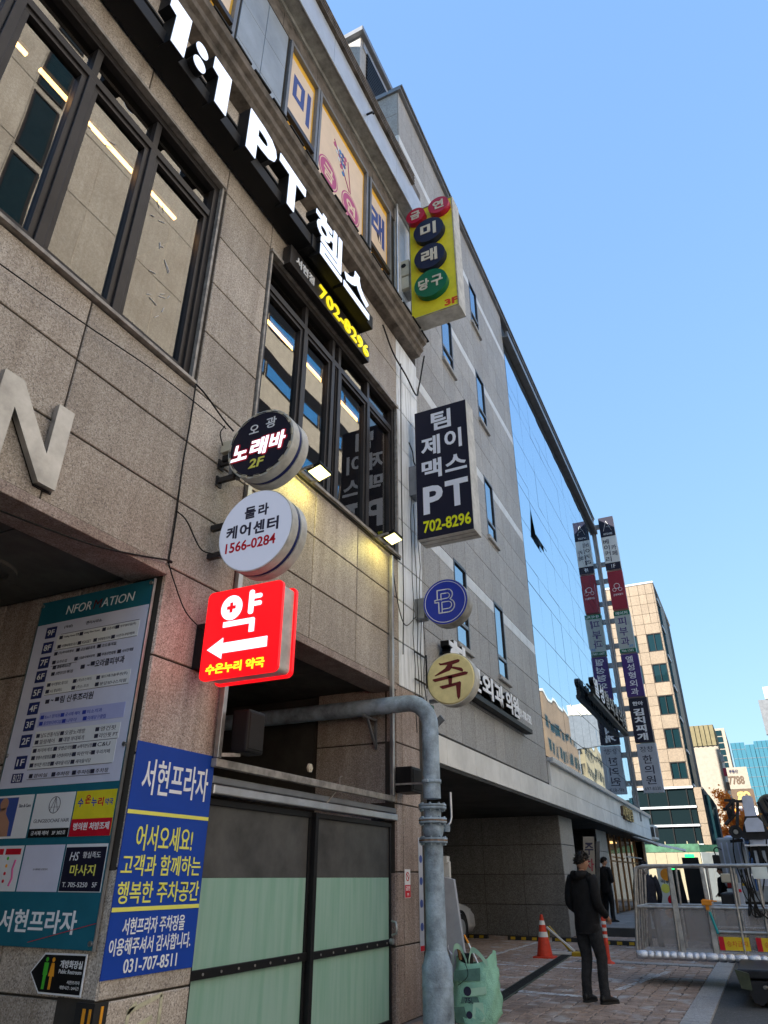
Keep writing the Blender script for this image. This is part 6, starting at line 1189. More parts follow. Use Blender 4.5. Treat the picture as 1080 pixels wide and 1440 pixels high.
# ---- cars
def car(loc, rz, body, label, L_=4.5, Wd=1.8, H_=1.45):
    t = thing('parked_car', loc, label, 'car'); X = Vector((math.cos(rz), math.sin(rz), 0)); Yv = Vector((-math.sin(rz), math.cos(rz), 0)); O = Vector(loc)
    prof = [(-.5, .30, .5), (-.49, .62, .86), (-.40, .66, .95), (-.28, .96, .70), (-.05, 1.0, .68), (.12, .96, .70), (.24, .66, .93), (.42, .58, .88), (.495, .46, .75), (.5, .28, .5)]
    def ring(u, top, wt):
        zt = top*H_; zb = .22; ww = Wd/2; zs = .60*H_ if top > .75 else zt-.08
        return [(-ww*.9, zb), (-ww, zb+.14), (-ww*.985, zs), (-ww*(wt if top > .75 else .9), zt-.03), (-ww*.5*wt, zt), (ww*.5*wt, zt), (ww*(wt if top > .75 else .9), zt-.03), (ww*.985, zs), (ww, zb+.14), (ww*.9, zb)]
    vs = []; 
    for u, top, wt in prof: vs += [O+X*u*L_+Yv*y+Vector((0, 0, z)) for y, z in ring(u, top, wt)]
    k = 10; g = G(); g.add(vs, [(i*k+j, (i+1)*k+j, (i+1)*k+(j+1) % k, i*k+(j+1) % k) for i in range(len(prof)-1) for j in range(k)], True); g.add([v.copy() for v in vs[:k]], [list(range(k))]); g.add([v.copy() for v in vs[-k:]], [list(range(k))[::-1]]); part('body', g, body, t)
    F = Fr(O, X); 
    for s_ in (1, -1):
        Fs = Fr(O+Yv*s_*Wd*.455, X*(-s_)) if s_ == 1 else Fr(O-Yv*Wd*.455, X)
        m_ = -s_
        pts = [(-.30*L_*m_, .64*H_), (.20*L_*m_, .64*H_), (.10*L_*m_, .90*H_), (-.05*L_*m_, .94*H_), (-.24*L_*m_, .90*H_)]
        if m_ < 0: pts = pts[::-1]
        g = G(); g.prism(Fs, pts, -.02, .01); part('side_window', g, 'car_glass', t)
        for wu in (-.32, .31):
            c = O+X*wu*L_+Yv*s_*(Wd/2-.09)+Vector((0, 0, .32)); Fw = Fr(c, X*(-s_)); 
            g = G(); g.disc(Fw, 0, 0, .32, -.1, .10, 28); wh = part('wheel', g, 'rubber', t, .02); g = G(); g.disc(Fw, 0, 0, .20, .10, .115, 20); part('rim', g, 'alu', wh)
            g = G(); g.ring(Fw, 0, 0, .33, .40, .0, .095, 28); part('wheel_arch', g, 'black_matt', t)
    for sgn, nm in ((.185, 'windscreen'), (-.345, 'rear_window')):
        a, b = (.12, .235) if sgn > 0 else (-.28, -.395); za, zb_ = .93, .69
        g = G(); o_ = X*(.025 if sgn > 0 else -.025)+Vector((0, 0, .02)); P0 = [O+X*b*L_+Yv*y*Wd*.40+Vector((0, 0, zb_*H_)) for y in (-1, 1)]+[O+X*a*L_+Yv*y*Wd*.30+Vector((0, 0, za*H_)) for y in (1, -1)]
        P0 = [p+o_ for p in P0]; g.add(P0, [(0, 1, 2, 3) if sgn < 0 else (3, 2, 1, 0)]); part(nm, g, 'car_glass', t)
    for y in (-.34, .34):
        for u, mt, nm in ((.497, 'alu', 'headlight'), (-.497, 'car_red', 'tail_light')):
            c = O+X*u*L_+Yv*y*Wd+Vector((0, 0, .50*H_ if u < 0 else .46*H_)); g = G(); g.fb(Fr(c, Yv), -.17, .17, -.06, .06, -.03, .03); part(nm, g, mt, t, .01)
    g = G(); c = O-X*.498*L_+Vector((0, 0, .40*H_)); g.fb(Fr(c, -Yv), -.26, .26, -.06, .06, 0, .02); part('number_plate', g, 'letter_white', t)
car((17.2, 8.05, 0), R(-4), 'car_white', 'white car parked deep in the dark garage behind the grey board'); car((34, .3, 0), R(185), 'car_dark', 'dark blue car in the street seen between the platform posts')

# ---- advert boards behind the platform
t = thing('menu_board', (24.2, 2.75, 0), 'orange and red printed food board standing behind the platform', 'sign')
F = FS(24.0); g = G(); g.fb(F, -2.95, -2.45, .3, 1.75, 0, .05); part('panel', g, 'banner_white', t, .01)
for u, v, r_, mt in ((-2.7, 1.5, .16, 'orange'), (-2.78, 1.15, .12, 'text_yellow'), (-2.62, .85, .15, 'red_print'), (-2.75, .55, .14, 'orange')): g = G(); g.disc(F, u, v, r_, .05, .056, 20); part('food_print', g, mt, t)
txt(F, '떡볶이', -2.88, -2.52, 1.27, 1.38, .05, 'ink', t, .02, .004); g = G(); g.bar((24.05, 2.9, 0), (24.05, 2.9, .35), .04); g.bar((24.05, 2.5, 0), (24.05, 2.5, .35), .04); part('leg', g, 'black', t, kind='stuff')
for (x, ya, yb, z1, lb) in ((22.5, 2.50, 2.18, 1.70, 'shorter black standing panel with a green light on top'), (22.0, 2.02, 1.62, 1.98, 'taller black standing panel with a green light on top')):
    t = thing('advert_stand', (x, (ya+yb)/2, 0), lb, 'advert stand', 'black standing panels with green lights'); F = FS(x)
    g = G(); g.prism(F, [(-ya, .1), (-yb+.12, .1), (-yb, z1-.08), (-ya, z1-.08)], -.12, 0); part('panel', g, 'black', t, .02); g = G(); g.fb(F, -ya+.08, -yb-.08, z1-.08, z1, -.1, -.01); part('green_light', g, 'green_led', t, .02); g = G(); g.box(x-.2, x+.3, yb, ya, 0, .1); part('foot', g, 'black_matt', t, .02)

# ---- aerial work platform (basket) hanging at the right
t = thing('work_platform', (13.3, .6, .2), 'grey metal work platform with mesh sides and a foil-wrapped front tube', 'work platform')
X0, X1, YL, YR, ZB, ZT = 13.0, 14.1, 2.08, -1.6, .42, 1.60
def rail(name, pts, r=.024, mat='basket_metal'): g = G(); g.tube(pts, r, 8); return part(name, g, mat, t)
for x, s_ in ((X0, 0), (X1, .0)):
    yl = YL-.28
    rail('top_rail', [(x, YR, ZT), (x, yl+.0, ZT), (x, yl+.10, ZT-.03), (x, yl+.13, ZT-.12)], .026); rail('mid_rail', [(x, YR, 1.03), (x, YL-.10, 1.03)], .022)
    rail('low_rail', [(x, YR, ZB+.30), (x, .95, ZB+.30)], .02)
    for k, y in enumerate((yl+.13, 1.42, .93, .52, .17, -.2, -.6, -1.0, -1.5)): rail('upright', [(x, y+.22 if 0 else y+.28*(y > 1.5)*0, ZT-.02), (x, y+(.15 if y > 1.5 else .04), ZB)], .022)
rail('top_rail', [(X0, YL-.15, ZT-.1), (X0+.3, YL-.13, ZT-.02), (X1-.2, YL-.13, ZT-.02), (X1, YL-.15, ZT-.1)], .022); rail('mid_rail', [(X0, YL-.1, 1.03), (X1, YL-.1, 1.03)], .02)
for x in (X0+.3, X0+.6, X0+.85): rail('upright', [(x, YL-.13, ZT-.02), (x, YL, ZB)], .018)
for a, b in ((1.42, 1.9), (.93, 1.42), (.52, .93), (.17, .52), (-.2, .17), (-.6, -.2), (-1.0, -.6)):
    for x in (X0+.01, X1): g = G(); g.fb(FS(x), -b+.02, -a-.02, ZB+.05, 1.0, 0, .004); part('mesh_sheet', g, 'mesh_sheet', t)
g = G(); g.box(X0, X1, YR, YL, ZB-.06, ZB); part('floor', g, 'basket_sheet', t, .01)
for y in (.93, 1.40): 
    g = G(); g.box(X0-.02, X0+.03, y-.03, y+.03, ZB, ZT); part('square_post', g, 'basket_metal', t, .004)
for (a, b) in ((.47, .88), (-.02, .38)):
    g = G(); g.fb(FS(X0-.01), -b, -a, ZB+.07, ZB+.24, 0, .006); q = part('warning_sticker', g, 'warn_yellow', t); g = G(); g.fb(FS(X0-.01), -b, -b+.07, ZB+.07, ZB+.24, .006, .008); part('red_corner', g, 'red_print', q)
    txt(FS(X0-.01), '승차금지', -b+.1, -a-.03, ZB+.12, ZB+.19, .006, 'sign_red_text', q, .0, .002)
pr_ = []
y = YL
while y > YR: pl_ = random.choice((.09, .11, .17)); pr_ += [(.046, y), (.058, y-.014), (.060, y-pl_*.5), (.058, y-pl_+.018), (.046, y-pl_+.004)]; y -= pl_
g = G(); g.lathe((X0-.09, 0, ZB-.02), pr_, 14, ax='y'); part('front_tube', g, 'foil', t)
g = G(); g.fb(FS(X0-.03), -.23, -.02, 1.42, 1.58, 0, .01); part('paper_sheet', g, 'paper', t)
g = G(); g.bar((X0-.05, 1.02, 1.10), (X0-.05, .88, 1.10), .09, .07); g.bar((X0-.05, .95, 1.0), (X0-.05, .95, 1.14), .05); g.bar((X0-.06, 1.0, 1.14), (X0-.06, .80, 1.12), .02); part('orange_clamp', g, 'orange', t, .008)
g = G(); g.tube([(X0-.05, .93, .98), (X0-.05, .87, .70)], .018, 8); part('teal_handle', g, 'teal', t)
cb = thing('cable_coil', (13.0, .5, .5), 'tangle of black cables hanging and coiled on the work platform', 'cable')
for k in range(5): g = G(); y = .38+jit(.06); g.tube(spline([(X0-.03, y, 1.55), (X0-.06, y+jit(.05), 1.25), (X0-.05, y-.05+jit(.1), .95), (X0-.05, y-.1+jit(.1), .98+jit(.05)), (X0-.04, y-.05, 1.3)], 5), .010, 6); part('cable_loop', g, 'cable_black', cb)
g = G(); g.tube(spline([(X0-.03, .30, 1.05), (X0-.06, .1, .85), (X0-.05, -.05, .70), (X0-.05, -.12, .68)]), .010, 6); part('cable_end', g, 'cable_black', cb)
for k in range(6):
    pts = []
    c = Vector((X0+.12, .75-k*.14, ZB+.06))
    for i in range(22): a = i*.75; pts.append(c+Vector((.10*math.cos(a)+jit(.02), (.26+jit(.04))*math.sin(a*.8+k), .03+.05*abs(math.sin(i*1.3))+jit(.02))))
    g = G(); g.tube(spline(pts, 3), .010, 5); part('floor_coil', g, 'cable_black', cb)

# ---- boom lorry behind the platform
t = thing('boom_lorry', (18.5, 0, 0), 'dark boom lorry with blue-white box boom and side hose reels behind the platform', 'lorry')
g = G(); g.box(17.6, 24, -1.1, 1.0, .75, 1.15); part('chassis', g, 'truck_black', t, .03)
g = G(); g.box(17.55, 17.75, -1.0, .75, 1.0, 1.28); part('rear_beam', g, 'truck_grey', t, .02)
def sec(x0, x1, yc, w_, z0, z1, mat): g = G(); g.prism(FS(x0), [(-yc-w_/2, z0), (-yc+w_/2, z0), (-yc+w_/2, z1-w_*.25), (-yc+w_/2-w_*.2, z1), (-yc-w_/2+w_*.2, z1), (-yc-w_/2, z1-w_*.25)], -(x1-x0), 0); part('boom_section', g, mat, t, .008)
sec(17.4, 22, .07, .20, 2.03, 2.26, 'truck_white'); sec(17.25, 21, .08, .34, 2.26, 2.52, 'truck_white'); sec(17.6, 24, .10, .22, 2.50, 2.98, 'truck_white')
g = G(); g.prism(FS(17.34), [(-.36, 2.16), (-.28, 2.12), (.12, 2.12), (.20, 2.16), (.06, 2.56), (-.22, 2.56)], -.1, 0); part('boom_collar', g, 'truck_black', t)
for yc in (.45, -.30):
    for xx in (17.4,):
        F = FS(xx); g = G(); g.disc(F, -yc, 2.27, .12, -.30, 0, 26); rl = part('hose_reel', g, 'truck_black', t, .01); g = G(); g.ring(F, -yc, 2.27, .085, .13, 0, .03, 26); part('reel_rim', g, 'truck_black', rl); g = G(); g.disc(F, -yc, 2.27, .045, 0, .04, 16); part('reel_hub', g, 'casing_bottom', rl)
    g = G(); g.box(17.5, 17.6, yc-.22 if yc > 0 else yc-.1, yc-.12 if yc > 0 else yc+.0, 1.15, 2.2); part('upright', g, 'truck_grey', t, .01)
    g = G(); g.tube([(17.45, yc-.17 if yc > 0 else yc-.05, z) for z in (1.2, 1.9)], .02, 8); part('hydraulic_ram', g, 'truck_blue', t)
    for z in (1.45, 1.75, 2.08): g = G(); g.tube([(17.45, (yc-.17 if yc > 0 else yc-.05)+.035, z), (17.45, (yc-.17 if yc > 0 else yc-.05)-.035, z)], .035, 10); part('ram_collar', g, 'truck_blue', t)
g = G(); g.box(17.5, 17.9, -.18, .32, 1.5, 2.0); part('mast_box', g, 'truck_black', t, .02)
for y in (.02, .17): g = G(); g.box(17.42, 17.5, y-.03, y+.03, 1.55, 1.92); part('slide_rail', g, 'truck_grey', t, .008)
g = G(); g.box(17.35, 17.5, -.18, .34, 1.46, 1.50); g.box(17.35, 17.5, -.18, .34, 2.0, 2.03); part('rung', g, 'letter_white', t, .004, kind='stuff')
for k in range(9):
    y = -.45+k*.12; g = G(); g.tube(spline([(17.5, y, 2.15+jit(.1)), (17.35+jit(.05), y+jit(.1), 1.9), (17.4, y+jit(.12), 1.5), (17.45, y+jit(.1), 1.1)], 5), .014, 6); part('hose', g, 'cable_black', t)
g = G(); g.bar((17.6, .42, 2.32), (17.7, .30, 2.85), .06); g.bar((17.6, -.25, 2.32), (17.7, -.1, 2.85), .06); g.bar((17.55, .55, 2.9), (17.55, .2, 2.86), .05); g.tube([(17.55, -.35, 2.5), (17.5, -.42, 2.75), (17.55, -.25, 2.9)], .04, 8); g.tube([(17.55, .5, 2.5), (17.5, .52, 2.75), (17.55, .35, 2.9)], .04, 8); part('boom_bracket', g, 'truck_black', t, kind='stuff')
for x in (18.6, 22.8):
    for y in (.78, -1.0):
        F = Fr((x, y+.14, .46), (-1, 0, 0)); g = G(); g.disc(F, 0, 0, .46, -.28, 0, 30); wh = part('wheel', g, 'rubber', t, .03); g = G(); g.disc(F, 0, 0, .25, 0, .02, 20); part('rim', g, 'truck_grey', wh)
g = G(); g.box(24, 26, -1.1, 1.0, .6, 2.5); cabp = part('cab', g, 'truck_white', t, .12)
# pale box body with ribs beside the boom
bx = thing('lorry_body', (20, .7, 1.2), 'pale ribbed lorry box standing left of the boom', 'lorry')
g = G(); g.box(18.6, 21.5, .42, .92, 1.25, 2.22); part('box', g, 'truck_grey', bx, .05)
for k in range(4): g = G(); g.box(18.57, 18.6, .48+k*.11, .51+k*.11, 1.35, 2.12); part('rib', g, 'truck_white', bx, .005)
g = G(); g.box(18.5, 18.62, .40, .90, 1.10, 1.22); part('step', g, 'alu', bx, .01)
for k in range(2): g = G(); g.box(18.5, 18.56, .50+k*.25, .62+k*.25, 1.24, 1.33); part('tail_light', g, ('warn_yellow', 'car_red')[k], bx)
g = G(); g.box(18.55, 21.5, .42, .92, .55, 1.1); part('under_body', g, 'truck_black', bx, .02)
for y in (.55,): F = Fr((19.4, .93, .40), (-1, 0, 0)); g = G(); g.disc(F, 0, 0, .40, -.4, 0, 26); part('wheel', g, 'rubber', bx, .03)
mr = thing('wing_mirror', (17.8, 1.0, 1.7), 'black wing mirror on a hooked arm left of the pale lorry box', 'mirror')
g = G(); g.box(17.8, 17.86, .88, 1.02, 1.62, 1.86); part('housing', g, 'black', mr, .02); g = G(); g.tube(spline([(17.83, .95, 1.86), (17.83, .96, 1.96), (17.85, .9, 2.0), (18.6, .85, 1.98)]), .012, 7); part('arm', g, 'black', mr)
for (a_, b_, r_) in (((17.5, .62, 2.42), (17.6, .40, 2.62), .035), ((17.5, -.42, 2.42), (17.6, -.20, 2.62), .035), ((17.5, .44, 2.62), (17.55, .36, 2.92), .03), ((17.5, -.30, 2.6), (17.55, -.22, 2.9), .03), ((17.5, .60, 2.1), (17.5, .35, 2.12), .03), ((17.5, -.55, 2.1), (17.5, -.22, 2.12), .03)):
    g = G(); g.tube([a_, b_], r_, 8); part('link_arm', g, 'truck_black', t)
for (y, z, w_, h_) in ((.50, 2.66, .09, .16), (-.36, 2.68, .10, .18), (-.50, 2.40, .10, .12), (-.45, 1.95, .12, .16), (.58, 2.72, .06, .06)):
    g = G(); g.box(17.52, 17.62, y-w_/2, y+w_/2, z-h_/2, z+h_/2); part('valve_block', g, 'truck_black', t, .01)
for k in range(6):
    y = -.55+k*.05; g = G(); g.tube(spline([(17.5, y, 2.7+jit(.1)), (17.45, y-.08+jit(.05), 2.45), (17.5, y+jit(.1), 2.2), (17.45, y+jit(.1), 1.7)], 5), .010, 6); part('hose', g, 'cable_black', t)
ct = thing('control_cabinet', (15.6, .75, 1.0), 'small beige control box with a red cap on a post behind the platform rail', 'control box')
g = G(); g.box(15.6, 15.8, .55, .82, 1.35, 1.5); part('box', g, 'cream_plastic', ct, .02); g = G(); g.disc(FS(15.6), -.62, 1.43, .03, 0, .03, 16); part('red_cap', g, 'red_print', ct); g = G(); g.box(15.65, 15.75, .5, .66, .6, 1.35); part('post', g, 'banner_silver', ct, .01)
g = G(); g.box(15.64, 15.65, .52, .64, 1.2, 1.25); part('red_label', g, 'red_print', ct)
# outrigger and low black wheel at the right foot
t = thing('outrigger', (12.6, .1, 0), 'black outrigger foot under the work platform at the lower right', 'outrigger')
g = G(); g.box(11.5, 13.4, -1.4, .64, .30, .40); part('beam', g, 'truck_black', t, .02); g = G(); g.prism(FS(11.5), [(-.58, .28), (-.50, .05), (-.42, .02), (-.30, .10), (-.05, -.004), (1.2, -.004), (1.2, .30)], -1.2, 0); part('foot', g, 'truck_black', t, .02); g = G(); g.prism(FS(11.45), [(-.62, .20), (-.50, .18), (-.50, .36), (-.66, .40)], -.3, 0); part('flap', g, 'olive_metal', t, .01)
for k in range(5): g = G(); g.tube([(11.44, .35-k*.14, .22+jit(.04)), (11.5, .33-k*.14, .22)], .02, 8); part('bolt', g, 'steel_dull', t)

# ================================================================== PEOPLE
def skin_obj(name, pts, edges, rad, mat, root, sub=2, at=None):
    """one continuous limb-and-body surface grown over a joint skeleton"""
    me = bpy.data.meshes.new(name); l = WL[root]; me.from_pydata([tuple(Vector(p)-l) for p in pts], edges, [])
    me.materials.append(M[mat]); o = link(name, me, l, root)
    m_ = o.modifiers.new('skin', 'SKIN'); m_.use_smooth_shade = True
    d = me.skin_vertices[0].data
    for i, r_ in enumerate(rad): d[i].radius = r_ if isinstance(r_, tuple) else (r_, r_)
    d[0].use_root = True
    s_ = o.modifiers.new('smooth', 'SUBSURF'); s_.levels = sub; s_.render_levels = sub
    return o
def head_mesh(c, F_, U_, s=1.):
    """head with brow, nose, lips, chin; F_ = facing direction"""
    Rr = F_.cross(U_).normalized(); g = G(); n_, m_ = 22, 26; vs = []
    for i in range(n_+1):
        th = math.pi*i/n_
        for j in range(m_):
            ph = 2*math.pi*j/m_; x = math.sin(th)*math.cos(ph); y = math.sin(th)*math.sin(ph); z = math.cos(th)   # x forward
            X_, Y_, Z_ = x*.098, y*.076, z*.118
            if z < -.1: k = (-z-.1); X_ += .012*k*(x > 0); Y_ *= 1-.35*k; X_ *= 1-.12*k*(x < 0)*2
            f = max(0, x)
            nose = math.exp(-((y/.16)**2+((z+.12)/.17)**2))*f; X_ += .030*nose
            brow = math.exp(-(((z-.16)/.08)**2))*f*math.exp(-(y/.6)**2); X_ += .006*brow
            eye = (math.exp(-(((y-.38)/.15)**2+((z-.03)/.10)**2))+math.exp(-(((y+.38)/.15)**2+((z-.03)/.10)**2)))*f; X_ -= .010*eye
            lip = math.exp(-((y/.28)**2+((z+.47)/.06)**2))*f; X_ += .008*lip
            chin = math.exp(-((y/.3)**2+((z+.85)/.2)**2))*f; X_ += .012*chin
            vs.append(Vector(c)+(F_*X_+Rr*Y_+U_*Z_)*s)
    g.add(vs, [(i*m_+j, (i+1)*m_+j, (i+1)*m_+(j+1) % m_, i*m_+(j+1) % m_) for i in range(n_) for j in range(m_)], True); return g, Rr
def person(loc, face, head_face, label, jacket='cloth_black', trous='cloth_trouser', H_=1.75, pose='stand', hood=False, badge=False):
    t = thing('person', loc, label, 'person'); O = Vector(loc); Fd = Vector((math.cos(face), math.sin(face), 0)); Rd = Vector((math.sin(face), -math.cos(face), 0)); Z = Vector((0, 0, 1)); k = H_/1.75
    P = lambda r_, f_, z: O+(Rd*r_+Fd*f_+Z*z)*k
    fz = .03
    J = {'pel': P(0, 0, .93), 'sp1': P(0, .0, 1.08), 'sp2': P(0, -.01, 1.26), 'ch': P(0, -.01, 1.40), 'nk': P(0, .0, 1.50), 'nk2': P(0, .02, 1.57)}
    stance = .10 if pose == 'stand' else .08
    for s_, n_ in ((1, 'R'), (-1, 'L')):
        off = .05 if (s_ == 1 and pose == 'stand') else 0
        J['hip'+n_] = P(.09*s_, 0, .88); J['kn'+n_] = P(.105*s_, .02+off, .49); J['an'+n_] = P((.10+stance*.3)*s_, -.01+off, .10); J['to'+n_] = P((.13+stance*.3)*s_, .12+off, .04)
        J['sh'+n_] = P(.185*s_, -.01, 1.42)
        if pose == 'stand': J['el'+n_] = P(.245*s_, -.03, 1.14); J['wr'+n_] = P(.19*s_, .17, 1.00)
        elif pose == 'folded': J['el'+n_] = P(.25*s_, .0, 1.14); J['wr'+n_] = P(.03*s_, .19, 1.10)
        else: J['el'+n_] = P(.25*s_, -.02, 1.14); J['wr'+n_] = P(.22*s_, .05, .92)
    names = list(J); idx = {n_: i for i, n_ in enumerate(names)}
    ed = [('pel', 'sp1'), ('sp1', 'sp2'), ('sp2', 'ch'), ('ch', 'nk'), ('nk', 'nk2')]
    for n_ in 'RL': ed += [('pel', 'hip'+n_), ('hip'+n_, 'kn'+n_), ('kn'+n_, 'an'+n_), ('an'+n_, 'to'+n_), ('ch', 'sh'+n_), ('sh'+n_, 'el'+n_), ('el'+n_, 'wr'+n_)]
    rad = {'pel': .11, 'sp1': .105, 'sp2': .105, 'ch': .09, 'nk': .055, 'nk2': .05, 'hip': .085, 'kn': .052, 'an': .038, 'to': .03, 'sh': .042, 'el': .04, 'wr': .026}
    rr = [rad.get(n_, rad.get(n_[:-1], .05))*k for n_ in names]
    # body surface: skeleton grown, then head, ears and five-fingered hands joined into the same mesh
    me = bpy.data.meshes.new('tmp'); me.from_pydata([tuple(J[n_]) for n_ in names], [(idx[a], idx[b]) for a, b in ed], []); tmp = bpy.data.objects.new('tmp', me); COL.objects.link(tmp)
    sm_ = tmp.modifiers.new('s', 'SKIN'); d = me.skin_vertices[0].data
    for i, r_ in enumerate(rr): d[i].radius = (r_, r_)
    d[0].use_root = True; ss = tmp.modifiers.new('ss', 'SUBSURF'); ss.levels = 1
    g = G(); pend.append((tmp, g, t, J, k, P, Fd, Rd, head_face, H_, pose))
    # clothes
    def loft(g, rings, seg=22, wr=.0, capt=True):
        """rings: (centre, a-axis, b-axis, ra, rb)"""
        vs = []
        for i, (c, a_, b_, ra, rb) in enumerate(rings):
            for j in range(seg):
                an = 2*math.pi*j/seg; w_ = 1+wr*(math.sin(an*3+i*1.9)*.6+math.sin(an*5-i*2.7)*.5)+jit(wr*.25)
                vs.append(c+a_*(ra*w_*math.cos(an))+b_*(rb*w_*math.sin(an)))
        n_ = len(rings); g.add(vs, [(i*seg+j, i*seg+(j+1) % seg, (i+1)*seg+(j+1) % seg, (i+1)*seg+j) for i in range(n_-1) for j in range(seg)], True)
        if capt: g.add([v.copy() for v in vs[:seg]], [list(range(seg))[::-1]]); g.add([v.copy() for v in vs[-seg:]], [list(range(seg))])
    def limb(g, pts, radii, wr, steps=5):
        PP = spline(pts, steps); n_ = len(PP); rg = []
        for i, p in enumerate(PP):
            d_ = (PP[min(i+1, n_-1)]-PP[max(i-1, 0)]).normalized(); a_ = (Rd-d_*Rd.dot(d_)); a_ = a_.normalized() if a_.length > .2 else (Fd-d_*Fd.dot(d_)).normalized(); b_ = d_.cross(a_)
            q_ = i/(n_-1)*(len(radii)-1); k0 = min(int(q_), len(radii)-2); r_ = radii[k0]+(radii[k0+1]-radii[k0])*(q_-k0); rg.append((p, a_, b_, r_*k, r_*k))
        loft(g, rg, 18, wr)
    g1 = G()
    loft(g1, [(P(0, f_, z), Rd, Fd, a_*k, b_*k) for f_, z, a_, b_ in ((.0, .80, .185, .135), (.0, .83, .190, .140), (0, .90, .186, .140), (0, .98, .182, .138), (0, 1.06, .180, .136), (0, 1.14, .186, .138), (-.005, 1.22, .195, .138), (-.01, 1.30, .200, .132), (-.01, 1.37, .196, .118), (-.005, 1.43, .160, .100), (.0, 1.475, .105, .082), (.01, 1.51, .072, .070), (.01, 1.525, .066, .066))], 30, .020)
    for n_, s_ in (('R', 1), ('L', -1)): limb(g1, [P(.13*s_, -.01, 1.415), J['sh'+n_], J['el'+n_], J['wr'+n_]], (.062, .078, .072, .062, .056, .048), .035)
    part('jacket', g1, jacket, t)
    g1 = G()
    loft(g1, [(P(0, 0, z), Rd, Fd, a_*k, b_*k) for z, a_, b_ in ((.78, .165, .125), (.84, .172, .130), (.92, .168, .125), (.98, .160, .12))], 26, .01)
    for n_, s_ in (('R', 1), ('L', -1)):
        an_ = J['an'+n_]-Vector((0, 0, .035*k)); limb(g1, [J['hip'+n_]+Vector((0, 0, .02)), J['hip'+n_].lerp(J['kn'+n_], .5)+Rd*.005*s_, J['kn'+n_]+Fd*.01, J['kn'+n_].lerp(an_, .55)-Fd*.012, an_], (.098, .096, .088, .078, .070, .066, .064, .068), .035, 6)
    part('trousers', g1, trous, t)
    for n_, s_ in (('R', 1), ('L', -1)):
        a = J['an'+n_]; dr_ = (Fd+Rd*.18*s_).normalized(); sd_ = dr_.cross(Z); base_ = Vector((a.x, a.y, O.z)); g2 = G(); rg = []
        for x_, w_, h_, zc in ((-.085, .028, .030, .05), (-.07, .040, .050, .060), (-.02, .044, .062, .066), (.03, .046, .055, .058), (.09, .050, .040, .046), (.14, .050, .032, .038), (.18, .040, .024, .032), (.198, .020, .014, .028)): rg.append((base_+dr_*x_*k+Z*zc*k, sd_, Z, w_*k, h_*k))
        loft(g2, rg, 16); loft(g2, [(base_+Z*.07*k-dr_*.02, sd_, dr_, .046*k, .055*k), (base_+Z*.12*k-dr_*.02, sd_, dr_, .046*k, .052*k)], 16); part('shoe', g2, 'shoe', t)
        g3 = G(); g3.prism(Fr(base_, dr_, Z.cross(dr_)), [(u*k, v*k) for u, v in arc((.15, 0), .052, -80, 80, 8)+arc((-.05, 0), .044, 100, 260, 8)], .0, .024*k); part('sole', g3, 'rubber', t)
    if hood: g4 = G(); limb(g4, [P(-.075, .06, 1.485), P(-.095, -.01, 1.50), P(-.07, -.085, 1.495), P(0, -.115, 1.48), P(.07, -.085, 1.495), P(.095, -.01, 1.50), P(.075, .06, 1.485)], (.018, .040, .052, .060, .052, .040, .018), .05, 4); part('hood', g4, jacket, t)
    if badge: g2 = G(); c = P(-.235, -.02, 1.32); g2.disc(Fr(c, Fd), 0, 0, .035, .045, .05, 16); part('arm_badge', g2, 'casing', t)
    return t
pend = []
person((10.9, 2.34, .008), R(-28), R(-42), 'man in a black hooded jacket and dark trousers standing with his back turned', hood=True, H_=1.72)
person((25.3, 4.70, .2), R(-30), R(-60), 'man in a black jacket standing under the canopy by the pier', 'cloth_black', 'cloth_black', 1.77, 'folded', badge=True)
person((18.6, 2.56, 0), R(10), R(5), 'man in a dark navy coat seen from behind through the platform rails', 'cloth_navy', 'cloth_black', 1.74, 'relax')
person((21.2, 1.05, 0), R(60), R(70), 'dark-clothed person half hidden behind the platform hoses', 'cloth_black', 'cloth_black', 1.68, 'folded')
dg = bpy.context.evaluated_depsgraph_get(); dg.update()
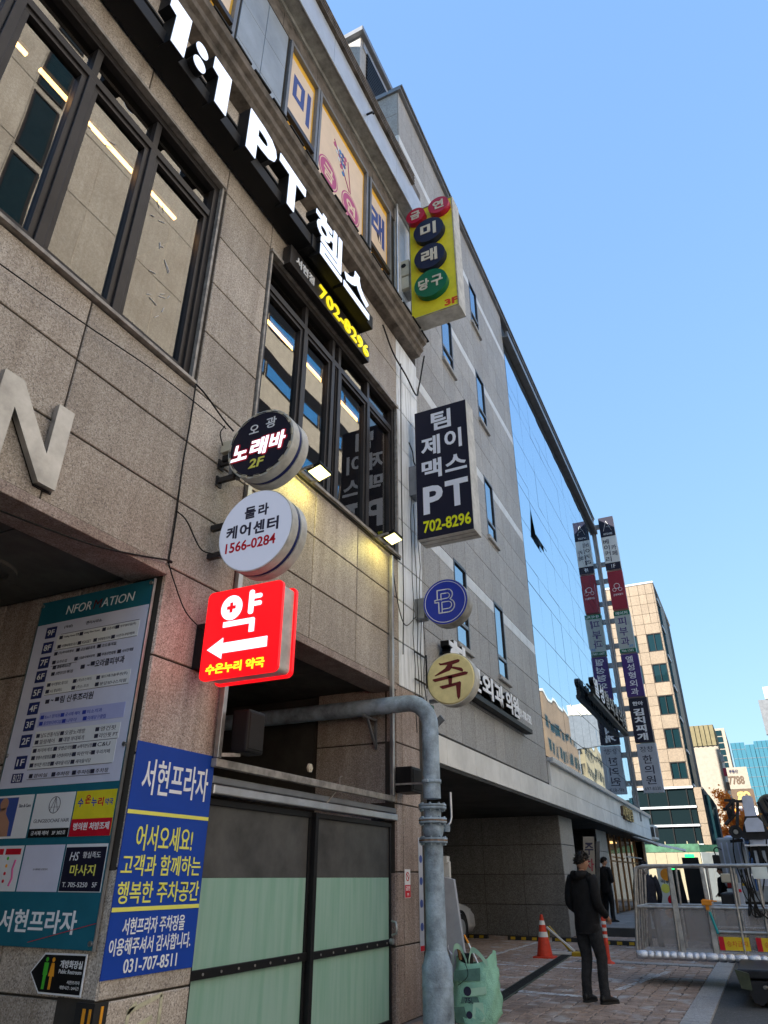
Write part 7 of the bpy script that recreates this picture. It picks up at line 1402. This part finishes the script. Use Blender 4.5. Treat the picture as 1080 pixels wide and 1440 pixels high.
for tmp, g, t, J, k, P, Fd, Rd, hf_, H_, pose in pend:
    me = bpy.data.meshes.new_from_object(tmp.evaluated_get(dg)); g.add([v.co.copy() for v in me.vertices], [list(p.vertices) for p in me.polygons], True)
    Fh = Vector((math.cos(hf_), math.sin(hf_), -.08)).normalized(); Uh = (Vector((0, 0, 1))-Fh*Fh.z).normalized(); c = P(0, .035, 1.655); hg, Rr = head_mesh(c, Fh, Uh, k*.97); g.add(hg.v, hg.f, True)
    for s_ in (1, -1):
        e = G(); ec = c+Rr*.076*s_*k-Fh*.008; e.disc(Fr(ec, Fh, Uh), 0, 0, .0, 0, 0, 3) if 0 else None
        vs = []
        for i in range(10):
            a = 2*math.pi*i/10; vs.append(ec+Uh*.031*math.sin(a)*k+Fh*(.017*math.cos(a)-.006*math.sin(a))*k+Rr*s_*.012*k*(1 if math.cos(a) < 0 else .2))
        vs.append(ec-Rr*s_*.004); g.add(vs, [(i, (i+1) % 10, 10) for i in range(10)], True)
        # hand: palm, four fingers of different length, thumb
        w_ = J['wr'+('R' if s_ == 1 else 'L')]; el_ = J['el'+('R' if s_ == 1 else 'L')]; d_ = (w_-el_).normalized(); sd = d_.cross(Vector((0, 0, 1))).normalized() if abs(d_.z) < .95 else Fd; nn_ = sd.cross(d_)
        g.tube([w_-d_*.02, w_+d_*.03, w_+d_*.085], .024*k, 8, r2=.03*k)
        for q, ln in zip((-.027, -.009, .009, .027), (.062, .074, .07, .055)):
            b0 = w_+d_*.08*k+sd*q*k; g.tube([b0, b0+d_*ln*.45*k-nn_*.006, b0+d_*ln*.75*k-nn_*.022, b0+d_*ln*.85*k-nn_*.042], .0088*k, 6, r2=.0065*k)
        b0 = w_+d_*.02*k-sd*.022*s_; g.tube([b0, b0+d_*.03-sd*.025*s_, b0+d_*.06-sd*.028*s_-nn_*.012], .011*k, 6, r2=.008*k)
    part('body', g, 'skin', t)
    # hair cap following the skull, open at the face
    h = G(); n_, m_ = 14, 30; vs = []
    for i in range(n_+1):
        for j in range(m_):
            ph = 2*math.pi*j/m_; lim = .98+1.0*(.5-.5*math.cos(ph))**.75; th = lim*i/n_
            x = math.sin(th)*math.cos(ph); y = math.sin(th)*math.sin(ph); z = math.cos(th); b_ = 1.0+.05*math.sin(ph*11+i*2.1)*math.sin(th*3)+jit(.02)
            thick = .010*(1-.9*(i/n_)**2)+.002
            vs.append(c+(Fh*(x*(.098+thick)*b_)+Rr*(y*(.076+thick)*b_)+Uh*(z*(.118+thick*1.5)*b_))*k*.97)
    h.add(vs, [(i*m_+j, (i+1)*m_+j, (i+1)*m_+(j+1) % m_, i*m_+(j+1) % m_) for i in range(n_) for j in range(m_)], True); 
    for _ in range(420):
        ph = random.uniform(0, 6.283); lim = .95+1.0*(.5-.5*math.cos(ph))**.75; th = math.acos(1-random.random()*(1-math.cos(lim)))
        d_ = Fh*math.sin(th)*math.cos(ph)+Rr*math.sin(th)*math.sin(ph)+Uh*math.cos(th); r0 = c+(Fh*(math.sin(th)*math.cos(ph)*.108)+Rr*(math.sin(th)*math.sin(ph)*.086)+Uh*(math.cos(th)*.130))*k*.97
        fl = (d_*.55+Fh*random.uniform(-.2, .7)+Uh*random.uniform(-.5, .35)+Rr*jit(.5)).normalized(); ln = random.uniform(.018, .038); sd2 = fl.cross(d_).normalized()*.006 if fl.cross(d_).length > .05 else Rr*.006
        h.add([r0-sd2, r0+sd2, r0+d_*.006+fl*ln, r0-d_*.008], [(0, 1, 2), (1, 3, 2), (3, 0, 2)])
    part('hair', h, 'hair', t)
    for s_ in (1, -1): e = G(); e.lathe(c+Fh*.083*k+Rr*.030*s_*k+Uh*.004*k, [(.001, -.008), (.007, -.004), (.009, 0), (.007, .004), (.001, .008)], 10); part('eye', e, 'hair', t)
    bpy.data.objects.remove(tmp)
bpy.data.objects.remove(_to)
